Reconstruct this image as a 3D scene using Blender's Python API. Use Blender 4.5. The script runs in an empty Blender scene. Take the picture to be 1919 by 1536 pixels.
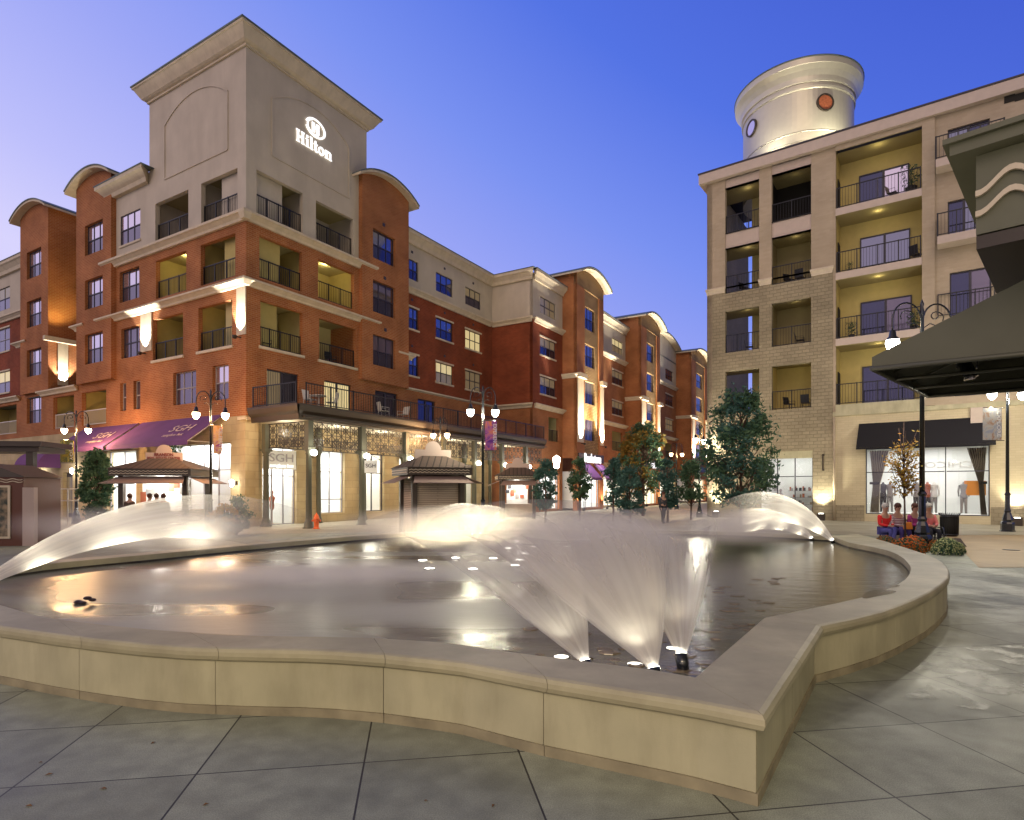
import bpy, bmesh, math, random
from mathutils import Vector, Matrix
import numpy as np
random.seed(7)
rad = math.radians
S = bpy.context.scene
COL = S.collection

# ------------------------------------------------------------------ camera
F, CX, HY, H = 1130.0, 959.5, 916.0, 1.9      # focal length in photo pixels, centre column, horizon row, eye height
cam = bpy.data.cameras.new('camera')
cam.sensor_width = 36.0; cam.lens = 36.0*F/1919.0
cam.shift_x = 0.0; cam.shift_y = (HY-768.0)/1919.0
cam.clip_start = 0.05; cam.clip_end = 2000
camo = bpy.data.objects.new('camera', cam); COL.objects.link(camo)
camo.location = (0, 0, H); camo.rotation_euler = (rad(90), 0, 0)
S.camera = camo

# ------------------------------------------------------------------ dusk sky
def lin(c):
    return tuple(((v/255.0)/12.92 if v <= 10 else ((v/255.0+0.055)/1.055)**2.4) for v in c)
W = bpy.data.worlds.new('World'); S.world = W; W.use_nodes = True
nt = W.node_tree; nt.nodes.clear()
def N(t, typ, **kw):
    n = t.nodes.new(typ)
    for k, v in kw.items():
        if k.startswith('i_'):
            key = k[2:]
            n.inputs[int(key) if key.isdigit() else key.replace('_', ' ')].default_value = v
        else: setattr(n, k, v)
    return n
tc = N(nt, 'ShaderNodeTexCoord')
dot = N(nt, 'ShaderNodeVectorMath', operation='DOT_PRODUCT'); dot.inputs[1].default_value = (-0.72, -0.05, -1.42)
ad = N(nt, 'ShaderNodeMath', operation='ADD'); ad.inputs[1].default_value = 1.43
mr = N(nt, 'ShaderNodeMapRange'); mr.inputs['From Min'].default_value = -0.4; mr.inputs['From Max'].default_value = 1.4
cr = N(nt, 'ShaderNodeValToRGB')
bg = N(nt, 'ShaderNodeBackground'); bg.inputs['Strength'].default_value = 1.0
out = N(nt, 'ShaderNodeOutputWorld')
L = nt.links.new
L(tc.outputs['Generated'], dot.inputs[0]); L(dot.outputs['Value'], ad.inputs[0]); L(ad.outputs[0], mr.inputs['Value'])
L(mr.outputs[0], cr.inputs[0]); L(bg.outputs[0], out.inputs['Surface'])
# towards the zenith and behind the photographer the dusk sky turns to a duller mauve, brighter on the sunset side (left)
d2n = N(nt, 'ShaderNodeVectorMath', operation='DOT_PRODUCT'); d2n.inputs[1].default_value = (0.0, -1.0, 0.75)
r2n = N(nt, 'ShaderNodeMapRange', interpolation_type='SMOOTHSTEP'); r2n.inputs['From Min'].default_value = -0.10; r2n.inputs['From Max'].default_value = 0.55
d3n = N(nt, 'ShaderNodeVectorMath', operation='DOT_PRODUCT'); d3n.inputs[1].default_value = (-1.0, -0.25, -0.35)
r3n = N(nt, 'ShaderNodeMapRange', interpolation_type='SMOOTHSTEP'); r3n.inputs['From Min'].default_value = -0.5; r3n.inputs['From Max'].default_value = 0.8
c3n = N(nt, 'ShaderNodeMix', data_type='RGBA'); c3n.inputs[6].default_value = (0.150, 0.142, 0.138, 1); c3n.inputs[7].default_value = (0.80, 0.68, 0.82, 1)
mxn = N(nt, 'ShaderNodeMix', data_type='RGBA')
L(tc.outputs['Generated'], d2n.inputs[0]); L(d2n.outputs['Value'], r2n.inputs['Value']); L(tc.outputs['Generated'], d3n.inputs[0]); L(d3n.outputs['Value'], r3n.inputs['Value'])
L(r3n.outputs[0], c3n.inputs[0]); L(r2n.outputs[0], mxn.inputs[0]); L(cr.outputs[0], mxn.inputs[6]); L(c3n.outputs[2], mxn.inputs[7]); L(mxn.outputs[2], bg.inputs['Color'])
stops = [(0.0, (38, 52, 150)), (0.30, (62, 88, 205)), (0.48, (84, 116, 228)), (0.62, (122, 146, 241)), (0.76, (158, 168, 246)), (0.90, (190, 192, 252)), (1.0, (216, 212, 254))]
e = cr.color_ramp.elements
while len(e) > 1: e.remove(e[-1])
e[0].position = stops[0][0]; e[0].color = (*lin(stops[0][1]), 1)
for p, c in stops[1:]:
    q = e.new(p); q.color = (*lin(c), 1)

# soft warm fill for the facades, added as a sun behind and left of the camera
sun = bpy.data.lights.new('sun', 'SUN'); sun.energy = 0.62; sun.angle = rad(35); sun.color = (1.0, 0.74, 0.50)
suno = bpy.data.objects.new('sun', sun); COL.objects.link(suno)
suno.rotation_euler = (rad(66), 0, rad(-14))

vs = S.view_settings
vs.view_transform = 'Standard'; vs.look = 'None'; vs.exposure = 0.0; vs.gamma = 1.0; vs.use_curve_mapping = False
cy = S.cycles
cy.use_denoising = True
try: cy.denoiser = 'OPENIMAGEDENOISE'
except Exception: pass
cy.max_bounces = 6; cy.diffuse_bounces = 3; cy.glossy_bounces = 3; cy.transmission_bounces = 4
cy.transparent_max_bounces = 24; cy.volume_bounces = 2; cy.volume_step_rate = 1.0; cy.volume_max_steps = 96
cy.use_light_tree = True; cy.sample_clamp_indirect = 4.0; cy.sample_clamp_direct = 0.0
cy.caustics_reflective = False; cy.caustics_refractive = False

# ------------------------------------------------------------------ pixel helpers (photo pixel -> point in the place)
def rx(px): return (px-CX)/F
def G(px, py, z=0.0):                       # point where the pixel's ray meets the level z
    Y = (H-z)*F/(py-HY)
    return Vector((rx(px)*Y, Y, z))
def at(px, py, Y):                          # point on the pixel's ray at distance Y
    return Vector((rx(px)*Y, Y, H+(HY-py)*Y/F))

# ------------------------------------------------------------------ object helpers
def link(o, parent=None):
    COL.objects.link(o)
    if parent is not None: o.parent = parent
    return o
def tag(o, label=None, cat=None, group=None, kind=None):
    if label: o['label'] = label
    if cat: o['category'] = cat
    if group: o['group'] = group
    if kind: o['kind'] = kind
    return o
def thing(name, loc, label, cat, group=None, rz=0.0):
    o = bpy.data.objects.new(name, None); COL.objects.link(o)
    o.location = loc; o.rotation_euler = (0, 0, rz); o.empty_display_size = 0.3
    return tag(o, label, cat, group)
def dup(root, loc=None, rz=None, label=None, group=None):
    def rec(o, parent):
        c = o.copy(); COL.objects.link(c)
        c.parent = parent
        for ch in list(o.children): rec(ch, c)
        return c
    r = rec(root, None)
    if loc is not None: r.location = loc
    if rz is not None: r.rotation_euler = (0, 0, rz)
    if label: r['label'] = label
    if group: r['group'] = group
    return r

class Fr:                                   # a frame: s along the face, n outward, z up
    def __init__(s, o, d, n):
        s.o = Vector((o[0], o[1], 0)); s.d = Vector((d[0], d[1], 0)).normalized(); s.n = Vector((n[0], n[1], 0)).normalized()
    def p(s, a, *r): n, z = r[-2:]; return s.o + s.d*a + s.n*n + Vector((0, 0, z))
    def off(s, n): return Fr(s.o+s.n*n, s.d, s.n)
    def S(s, px, n=0.0):
        r = rx(px); o = s.o+s.n*n
        return (r*o.y-o.x)/(s.d.x-r*s.d.y)
    def Z(s, px, py, n=0.0):
        a = s.S(px, n); Y = (s.o+s.n*n+s.d*a).y
        return H+(HY-py)*Y/F
IDF = Fr((0, 0), (1, 0), (0, 1))

class MB:
    def __init__(s, fr=None): s.v = []; s.f = []; s.m = []; s.sm = []; s.fr = fr
    def P(s, p):
        p = Vector(p)
        return s.fr.p(p.x, p.y, p.z) if s.fr else p
    def add(s, vs_, fs, mi=0, smooth=False, raw=False):
        b = len(s.v)
        s.v += [Vector(p) if raw else s.P(p) for p in vs_]
        for f in fs: s.f.append([b+i for i in f]); s.m.append(mi); s.sm.append(smooth)
    def quad(s, a, b, c, d, mi=0): s.add([a, b, c, d], [(0, 1, 2, 3)], mi)
    def box(s, x0, y0, z0, x1, y1, z1, mi=0):
        v = [(x0, y0, z0), (x1, y0, z0), (x1, y1, z0), (x0, y1, z0), (x0, y0, z1), (x1, y0, z1), (x1, y1, z1), (x0, y1, z1)]
        s.add(v, [(0, 3, 2, 1), (4, 5, 6, 7), (0, 1, 5, 4), (1, 2, 6, 5), (2, 3, 7, 6), (3, 0, 4, 7)], mi)
    def prism(s, pts, z0, z1, mi=0):        # polygon in plan, extruded up
        n = len(pts)
        s.add([(p[0], p[1], z0) for p in pts]+[(p[0], p[1], z1) for p in pts],
              [tuple(range(n-1, -1, -1)), tuple(range(n, 2*n))]+[(i, (i+1) % n, n+(i+1) % n, n+i) for i in range(n)], mi)
    def slab(s, pts, n0, n1, mi=0):         # polygon in the face plane (s,z), extruded outward
        n = len(pts)
        s.add([(p[0], n0, p[1]) for p in pts]+[(p[0], n1, p[1]) for p in pts],
              [tuple(range(n-1, -1, -1)), tuple(range(n, 2*n))]+[(i, (i+1) % n, n+(i+1) % n, n+i) for i in range(n)], mi)
    def tube(s, pts, r, k=8, mi=0, caps=True, smooth=True):
        pts = [s.P(p) for p in pts]; n = len(pts)
        rs = r if isinstance(r, (list, tuple)) else [r]*n
        b = len(s.v); up = Vector((0, 0, 1)); ref = None
        for i, p in enumerate(pts):
            t = (pts[min(i+1, n-1)]-pts[max(i-1, 0)])
            if t.length < 1e-9: t = Vector((0, 0, 1))
            t.normalize()
            if ref is None: ref = t.orthogonal().normalized()
            else:
                ref = (ref-t*ref.dot(t))
                if ref.length < 1e-6: ref = t.orthogonal()
                ref.normalize()
            w = t.cross(ref)
            for j in range(k):
                a = 2*math.pi*j/k
                s.v.append(p+(ref*math.cos(a)+w*math.sin(a))*rs[i])
        for i in range(n-1):
            for j in range(k):
                s.f.append([b+i*k+j, b+i*k+(j+1) % k, b+(i+1)*k+(j+1) % k, b+(i+1)*k+j]); s.m.append(mi); s.sm.append(smooth)
        if caps:
            s.f.append([b+j for j in range(k-1, -1, -1)]); s.m.append(mi); s.sm.append(False)
            s.f.append([b+(n-1)*k+j for j in range(k)]); s.m.append(mi); s.sm.append(False)
    def lathe(s, prof, c=(0, 0), k=16, mi=0, smooth=True, a0=0.0):
        b = len(s.v); n = len(prof)
        for (r, z) in prof:
            for j in range(k):
                a = a0+2*math.pi*j/k
                s.v.append(s.P((c[0]+r*math.cos(a), c[1]+r*math.sin(a), z)))
        for i in range(n-1):
            for j in range(k):
                s.f.append([b+i*k+j, b+i*k+(j+1) % k, b+(i+1)*k+(j+1) % k, b+(i+1)*k+j]); s.m.append(mi); s.sm.append(smooth)
        if prof[0][0] > 1e-6: s.f.append([b+j for j in range(k-1, -1, -1)]); s.m.append(mi); s.sm.append(False)
        if prof[-1][0] > 1e-6: s.f.append([b+(n-1)*k+j for j in range(k)]); s.m.append(mi); s.sm.append(False)
    def ball(s, c, r, k=12, sc=(1, 1, 1), mi=0):
        n = max(6, k//2+2)
        b = len(s.v)
        for i in range(n+1):
            t = math.pi*i/n
            for j in range(k):
                a = 2*math.pi*j/k
                s.v.append(s.P((c[0]+r*sc[0]*math.sin(t)*math.cos(a), c[1]+r*sc[1]*math.sin(t)*math.sin(a), c[2]-r*sc[2]*math.cos(t))))
        for i in range(n):
            for j in range(k):
                s.f.append([b+i*k+j, b+i*k+(j+1) % k, b+(i+1)*k+(j+1) % k, b+(i+1)*k+j]); s.m.append(mi); s.sm.append(True)
    def build(s, name, mats, parent=None, bevel=0.0, fixn=True):
        me = bpy.data.meshes.new(name)
        inv = None
        if parent is not None:
            M = Matrix.Translation(parent_world(parent)[0]) @ Matrix.Rotation(parent_world(parent)[1], 4, 'Z')
            inv = M.inverted()
        vv = [tuple(inv @ p) if inv else tuple(p) for p in s.v]
        me.from_pydata(vv, [], s.f)
        mats = mats if isinstance(mats, (list, tuple)) else [mats]
        for m in mats: me.materials.append(m)
        me.polygons.foreach_set('material_index', s.m)
        me.polygons.foreach_set('use_smooth', s.sm)
        if fixn and len(s.f) < 6000:
            bm = bmesh.new(); bm.from_mesh(me)
            bmesh.ops.remove_doubles(bm, verts=bm.verts, dist=1e-5)
            bmesh.ops.recalc_face_normals(bm, faces=bm.faces)
            bm.to_mesh(me); bm.free()
        uv = me.uv_layers.new(name='UVMap')
        # metre UVs: along the face and up
        co = [Vector(p.co) for p in me.vertices]
        for poly in me.polygons:
            nn = poly.normal
            if abs(nn.z) > 0.8: tx, ty = Vector((1, 0, 0)), Vector((0, 1, 0))
            else:
                tx = Vector((-nn.y, nn.x, 0)).normalized(); ty = Vector((0, 0, 1))
            for li in poly.loop_indices:
                p = co[me.loops[li].vertex_index]
                uv.data[li].uv = (p.dot(tx), p.dot(ty))
        o = bpy.data.objects.new(name, me)
        link(o, parent)
        if bevel:
            b = o.modifiers.new('bevel', 'BEVEL'); b.width = bevel; b.segments = 2; b.limit_method = 'ANGLE'
        return o
def parent_world(p):
    loc = Vector(p.location); rz = p.rotation_euler.z; q = p.parent
    while q is not None:
        loc = Matrix.Rotation(q.rotation_euler.z, 3, 'Z') @ loc + Vector(q.location); rz += q.rotation_euler.z; q = q.parent
    return loc, rz

# ------------------------------------------------------------------ materials
MATS = {}
def newmat(name):
    m = bpy.data.materials.new(name); m.use_nodes = True; MATS[name] = m
    t = m.node_tree; b = t.nodes['Principled BSDF']; return m, t, b
def mat(name, c, rough=0.7, metal=0.0, emit=None, es=0.0, noise=0.0, nscale=3.0, bump=0.0, bscale=60.0, spec=0.4, coat=0.0):
    m, t, b = newmat(name)
    b.inputs['Base Color'].default_value = (*c, 1); b.inputs['Roughness'].default_value = rough
    b.inputs['Metallic'].default_value = metal; b.inputs['Specular IOR Level'].default_value = spec
    b.inputs['Coat Weight'].default_value = coat
    if emit: b.inputs['Emission Color'].default_value = (*emit, 1); b.inputs['Emission Strength'].default_value = es
    co = None
    if noise or bump: co = N(t, 'ShaderNodeTexCoord')
    if noise:
        n = N(t, 'ShaderNodeTexNoise'); n.inputs['Scale'].default_value = nscale; n.inputs['Detail'].default_value = 5
        r = N(t, 'ShaderNodeMapRange'); r.inputs['From Min'].default_value = 0.3; r.inputs['From Max'].default_value = 0.7
        r.inputs['To Min'].default_value = 1-noise; r.inputs['To Max'].default_value = 1+noise*0.6
        mx = N(t, 'ShaderNodeMix', data_type='RGBA', blend_type='MULTIPLY'); mx.inputs[0].default_value = 1
        mx.inputs[6].default_value = (*c, 1)
        t.links.new(co.outputs['Object'], n.inputs['Vector']); t.links.new(n.outputs['Fac'], r.inputs['Value'])
        t.links.new(r.outputs[0], mx.inputs[7]); t.links.new(mx.outputs[2], b.inputs['Base Color'])
    if bump:
        n2 = N(t, 'ShaderNodeTexNoise'); n2.inputs['Scale'].default_value = bscale; n2.inputs['Detail'].default_value = 3
        bp = N(t, 'ShaderNodeBump'); bp.inputs['Strength'].default_value = bump; bp.inputs['Distance'].default_value = 0.01
        t.links.new(co.outputs['Object'], n2.inputs['Vector']); t.links.new(n2.outputs['Fac'], bp.inputs['Height']); t.links.new(bp.outputs[0], b.inputs['Normal'])
    return m
def stainy(m, base, amt=.35, sc=(5.0, 5.0, .7)):
    """run-down streaks and mineral stains"""
    t = m.node_tree; b = t.nodes['Principled BSDF']; co = N(t, 'ShaderNodeTexCoord'); mp = N(t, 'ShaderNodeMapping'); mp.inputs['Scale'].default_value = sc
    n = N(t, 'ShaderNodeTexNoise'); n.inputs['Scale'].default_value = 1.0; n.inputs['Detail'].default_value = 6; n.inputs['Roughness'].default_value = .65
    r = N(t, 'ShaderNodeMapRange'); r.inputs['From Min'].default_value = .42; r.inputs['From Max'].default_value = .70; r.inputs['To Min'].default_value = 0; r.inputs['To Max'].default_value = amt
    mx = N(t, 'ShaderNodeMix', data_type='RGBA'); mx.inputs[7].default_value = (*base, 1)
    src = b.inputs['Base Color'].links[0].from_socket if b.inputs['Base Color'].links else None
    if src: t.links.new(src, mx.inputs[6])
    else: mx.inputs[6].default_value = b.inputs['Base Color'].default_value
    t.links.new(co.outputs['Object'], mp.inputs['Vector']); t.links.new(mp.outputs[0], n.inputs['Vector']); t.links.new(n.outputs['Fac'], r.inputs['Value']); t.links.new(r.outputs[0], mx.inputs[0]); t.links.new(mx.outputs[2], b.inputs['Base Color'])
def brickmat(name, c1, c2, mortar, bw=0.30, bh=0.10, ms=0.012, bump=0.4, stain=0.25, rough=0.85, offset=0.5):
    m, t, b = newmat(name)
    uvn = N(t, 'ShaderNodeUVMap'); uvn.uv_map = 'UVMap'
    br = N(t, 'ShaderNodeTexBrick'); br.offset = offset; br.inputs['Scale'].default_value = 1.0
    br.inputs['Color1'].default_value = (*c1, 1); br.inputs['Color2'].default_value = (*c2, 1); br.inputs['Mortar'].default_value = (*mortar, 1)
    br.inputs['Brick Width'].default_value = bw; br.inputs['Row Height'].default_value = bh; br.inputs['Mortar Size'].default_value = ms
    br.inputs['Mortar Smooth'].default_value = 0.3
    t.links.new(uvn.outputs[0], br.inputs['Vector'])
    n = N(t, 'ShaderNodeTexNoise'); n.inputs['Scale'].default_value = 0.6; n.inputs['Detail'].default_value = 6
    co = N(t, 'ShaderNodeTexCoord'); t.links.new(co.outputs['Object'], n.inputs['Vector'])
    r = N(t, 'ShaderNodeMapRange'); r.inputs['From Min'].default_value = 0.3; r.inputs['From Max'].default_value = 0.7
    r.inputs['To Min'].default_value = 1-stain; r.inputs['To Max'].default_value = 1+stain*0.5
    mx = N(t, 'ShaderNodeMix', data_type='RGBA', blend_type='MULTIPLY'); mx.inputs[0].default_value = 1
    t.links.new(n.outputs['Fac'], r.inputs['Value']); t.links.new(br.outputs['Color'], mx.inputs[6]); t.links.new(r.outputs[0], mx.inputs[7])
    t.links.new(mx.outputs[2], b.inputs['Base Color'])
    b.inputs['Roughness'].default_value = rough; b.inputs['Specular IOR Level'].default_value = 0.25
    bp = N(t, 'ShaderNodeBump'); bp.inputs['Strength'].default_value = bump; bp.inputs['Distance'].default_value = 0.02; bp.invert = True
    n3 = N(t, 'ShaderNodeTexNoise'); n3.inputs['Scale'].default_value = 14; t.links.new(co.outputs['Object'], n3.inputs['Vector'])
    ma = N(t, 'ShaderNodeMath', operation='MULTIPLY_ADD'); ma.inputs[1].default_value = -0.8
    t.links.new(n3.outputs['Fac'], ma.inputs[0]); t.links.new(br.outputs['Fac'], ma.inputs[2])
    t.links.new(ma.outputs[0], bp.inputs['Height']); t.links.new(bp.outputs[0], b.inputs['Normal'])
    return m
def glassmat(name, c, rough=0.04, metal=0.75, emit=None, es=0.0, stripes=False):
    m, t, b = newmat(name)
    b.inputs['Base Color'].default_value = (*c, 1); b.inputs['Roughness'].default_value = rough; b.inputs['Metallic'].default_value = metal
    if emit:
        b.inputs['Emission Color'].default_value = (*emit, 1); b.inputs['Emission Strength'].default_value = es
        uvn = N(t, 'ShaderNodeUVMap'); uvn.uv_map = 'UVMap'
        w = N(t, 'ShaderNodeTexWave'); w.inputs['Scale'].default_value = 2.2 if stripes else 0.35; w.inputs['Distortion'].default_value = 1.5
        w.inputs['Detail'].default_value = 2
        r = N(t, 'ShaderNodeMapRange'); r.inputs['To Min'].default_value = es*0.35; r.inputs['To Max'].default_value = es*1.2
        t.links.new(uvn.outputs[0], w.inputs['Vector']); t.links.new(w.outputs['Fac'], r.inputs['Value']); t.links.new(r.outputs[0], b.inputs['Emission Strength'])
    return m
M = {}
M['brick'] = brickmat('orange brick', (0.38, 0.135, 0.048), (0.32, 0.10, 0.036), (0.42, 0.24, 0.12), stain=0.3)
M['brickred'] = brickmat('red brick', (0.26, 0.055, 0.020), (0.20, 0.038, 0.014), (0.24, 0.095, 0.05), stain=.3)
M['stucco'] = mat('greige stucco', (0.54, 0.475, 0.39), 0.9, noise=0.10, nscale=0.8, bump=0.15, bscale=30)
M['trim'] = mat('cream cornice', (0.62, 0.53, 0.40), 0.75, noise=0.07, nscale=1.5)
M['stone'] = brickmat('cream split stone', (0.50, 0.40, 0.24), (0.45, 0.35, 0.20), (0.38, 0.30, 0.18), bw=0.8, bh=0.4, ms=0.015, bump=0.5)
M['ledge'] = brickmat('stacked ledge stone', (0.45, 0.30, 0.14), (0.33, 0.20, 0.09), (0.14, 0.09, 0.05), bw=0.5, bh=0.14, ms=0.03, bump=0.9)
M['tan'] = brickmat('tan brick', (0.46, 0.375, 0.27), (0.42, 0.34, 0.24), (0.43, 0.36, 0.26), bw=0.4, bh=0.13, ms=0.01, bump=0.3, stain=0.12)
M['rough'] = brickmat('rough faced block', (0.355, 0.30, 0.20), (0.295, 0.25, 0.165), (0.26, 0.22, 0.14), bw=0.42, bh=0.21, ms=0.016, bump=1.0, stain=0.2)
M['buff'] = brickmat('buff brick', (0.58, 0.50, 0.33), (0.54, 0.46, 0.30), (0.50, 0.43, 0.28), bw=0.4, bh=0.13, ms=0.012, bump=0.3, stain=0.08)
M['siding'] = mat('beige siding', (0.55, 0.455, 0.385), 0.8, noise=0.06)
M['yellow'] = mat('yellow balcony plaster', (0.52, 0.42, 0.16), 0.9, noise=0.06)
M['yellowl'] = mat('pale yellow plaster', (0.50, 0.43, 0.22), 0.9, noise=0.06)
M['soffit'] = mat('soffit board', (0.36, 0.30, 0.15), 0.85)
M['roof'] = mat('standing seam roof', (0.10, 0.13, 0.14), 0.5)
M['frame'] = mat('dark window frame', (0.035, 0.030, 0.045), 0.45)
M['framel'] = mat('pale window frame', (0.30, 0.28, 0.30), 0.5)
M['rail'] = mat('black railing metal', (0.012, 0.012, 0.016), 0.4)
M['railw'] = mat('white railing metal', (0.6, 0.55, 0.5), 0.4)
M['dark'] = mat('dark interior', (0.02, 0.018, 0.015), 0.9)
M['g_sky'] = glassmat('pane with pale blind', (0.80, 0.70, 0.78), 0.08, 0.85)
M['g_scr'] = glassmat('screened pane', (0.20, 0.17, 0.22), 0.12, 0.7)
M['g_dark'] = glassmat('dark pane', (0.085, 0.085, 0.14), 0.05, 0.8)
M['g_dim'] = glassmat('dim lit pane', (0.12, 0.10, 0.08), 0.2, 0.4, (1.0, 0.72, 0.38), 0.16, True)
M['g_lit'] = glassmat('lit pane', (0.2, 0.15, 0.1), 0.3, 0.1, (1.0, 0.80, 0.38), 0.75, True)
M['g_blue'] = glassmat('blue reflecting glass', (0.26, 0.26, 0.33), 0.03, 0.9)
M['curtain'] = mat('vertical blinds', (0.45, 0.42, 0.45), 0.8)
M['bronze'] = mat('dark bronze paint', (0.040, 0.028, 0.020), 0.45, noise=0.1)
M['colpaint'] = mat('grey green column paint', (0.085, 0.085, 0.060), 0.45)
M['concrete'] = mat('cast stone', (0.48, 0.445, 0.285), 0.6, noise=0.16, nscale=1.6, bump=0.10, bscale=90)
stainy(M['concrete'], (.24, .205, .125), .38, (3.5, 3.5, .9)); stainy(M['stucco'], (.36, .31, .25), .35, (.8, .8, .15)); stainy(M['trim'], (.34, .29, .21), .35, (2.5, 2.5, .8))
M['white'] = mat('white plaster', (0.8, 0.8, 0.78), 0.8)
M['awn_p'] = mat('purple awning canvas', (0.16, 0.06, 0.20), 0.85, noise=0.15, nscale=0.7)
M['awn_k'] = mat('black awning canvas', (0.012, 0.011, 0.014), 0.9)
M['awn_g'] = mat('grey green awning canvas', (0.115, 0.115, 0.085), 0.9, noise=0.12, nscale=1.2)
M['greenwall'] = mat('dark green grey panel', (0.13, 0.13, 0.09), 0.7, noise=0.08)
M['silver'] = mat('pale metallic drum paint', (0.56, 0.52, 0.42), 0.38, metal=0.35, noise=0.04)
M['terracotta'] = mat('terracotta tracery', (0.42, 0.12, 0.05), 0.7, noise=0.3, nscale=9)
M['black'] = mat('gloss black iron', (0.008, 0.010, 0.014), 0.25, coat=0.6)
M['greyiron'] = mat('worn bronze iron', (0.06, 0.045, 0.035), 0.4)
M['wood'] = mat('bench wood', (0.10, 0.06, 0.035), 0.6)
def emat(name, c, s):
    m, t, b = newmat(name); b.inputs['Base Color'].default_value = (*c, 1); b.inputs['Emission Color'].default_value = (*c, 1); b.inputs['Emission Strength'].default_value = s; return m
M['e_orange'] = emat('sodium lamp globe', (1.0, 0.72, 0.42), 28)
M['e_white'] = emat('white lamp globe', (1.0, 0.97, 0.84), 28)
M['e_sign'] = emat('lit sign letters', (1.0, 1.0, 1.0), 1.15)
M['e_flood'] = emat('submerged flood lens', (1.0, 0.95, 0.80), 2.2)
M['e_pool'] = emat('pool light lens', (1.0, 0.96, 0.85), 14)
# shop glass: mostly clear with a little reflection
m, t, b = newmat('shop glass'); M['shopglass'] = m
tr = N(t, 'ShaderNodeBsdfTransparent'); gl = N(t, 'ShaderNodeBsdfGlossy'); gl.inputs['Roughness'].default_value = 0.02
mxs = N(t, 'ShaderNodeMixShader'); mxs.inputs[0].default_value = 0.10
t.links.new(tr.outputs[0], mxs.inputs[1]); t.links.new(gl.outputs[0], mxs.inputs[2]); t.links.new(mxs.outputs[0], t.nodes['Material Output'].inputs['Surface'])

# ------------------------------------------------------------------ lights (most belong to a lamp in the place; some bare ones are added)
def light(kind, loc, energy, color, size=0.1, parent=None, rot=None, spot=None, blend=0.5, name=None, target=None):
    l = bpy.data.lights.new(name or kind.lower()+'_light', kind); l.energy = energy; l.color = color
    if kind == 'AREA': l.shape = 'RECTANGLE'; l.size = size[0]; l.size_y = size[1]
    else: l.shadow_soft_size = size
    if kind == 'SPOT': l.spot_size = rad(spot); l.spot_blend = blend
    o = bpy.data.objects.new(l.name, l); COL.objects.link(o)
    o.location = loc
    if target is not None: o.rotation_euler = (Vector(target)-Vector(loc)).to_track_quat('-Z', 'Y').to_euler()
    elif rot: o.rotation_euler = rot
    if parent is not None:
        pl, prz = parent_world(parent)
        Mi = (Matrix.Translation(pl) @ Matrix.Rotation(prz, 4, 'Z')).inverted()
        Mw = Matrix.Translation(o.location) @ o.rotation_euler.to_matrix().to_4x4()
        o.parent = parent; o.matrix_local = Mi @ Mw
    return o
WARM = (1.0, 0.80, 0.52); SOD = (1.0, 0.56, 0.24); WHT = (1.0, 0.93, 0.74)

# ------------------------------------------------------------------ lettering
def text_mesh(txt, size, ext=0.01, bold=0.0, shear=0.0):
    cu = bpy.data.curves.new('t', 'FONT'); cu.body = txt; cu.size = size; cu.extrude = ext; cu.offset = bold; cu.shear = shear
    cu.align_x = 'CENTER'; cu.align_y = 'CENTER'; cu.resolution_u = 3
    o = bpy.data.objects.new('t', cu); COL.objects.link(o)
    bpy.context.view_layer.update()
    me = bpy.data.meshes.new_from_object(o.evaluated_get(bpy.context.evaluated_depsgraph_get()))
    bpy.data.objects.remove(o); bpy.data.curves.remove(cu)
    return me
def letters(name, txt, size, pos, xdir, updir, matl, parent=None, ext=0.012, bold=0.0, shear=0.0, width=None):
    me = text_mesh(txt, size, ext, bold, shear)
    xd = Vector(xdir).normalized(); ud = Vector(updir).normalized(); nd = xd.cross(ud)
    k = 1.0
    if width:
        xs = [v.co.x for v in me.vertices]; k = width/max(1e-6, max(xs)-min(xs))
    R = Matrix((xd*k, ud, nd)).transposed().to_4x4(); R.translation = Vector(pos)
    if parent is not None:
        pl, prz = parent_world(parent)
        R = (Matrix.Translation(pl) @ Matrix.Rotation(prz, 4, 'Z')).inverted() @ R
    me.transform(R)
    me.name = name; me.materials.clear(); me.materials.append(matl)
    o = bpy.data.objects.new(name, me); link(o, parent); return o

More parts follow.
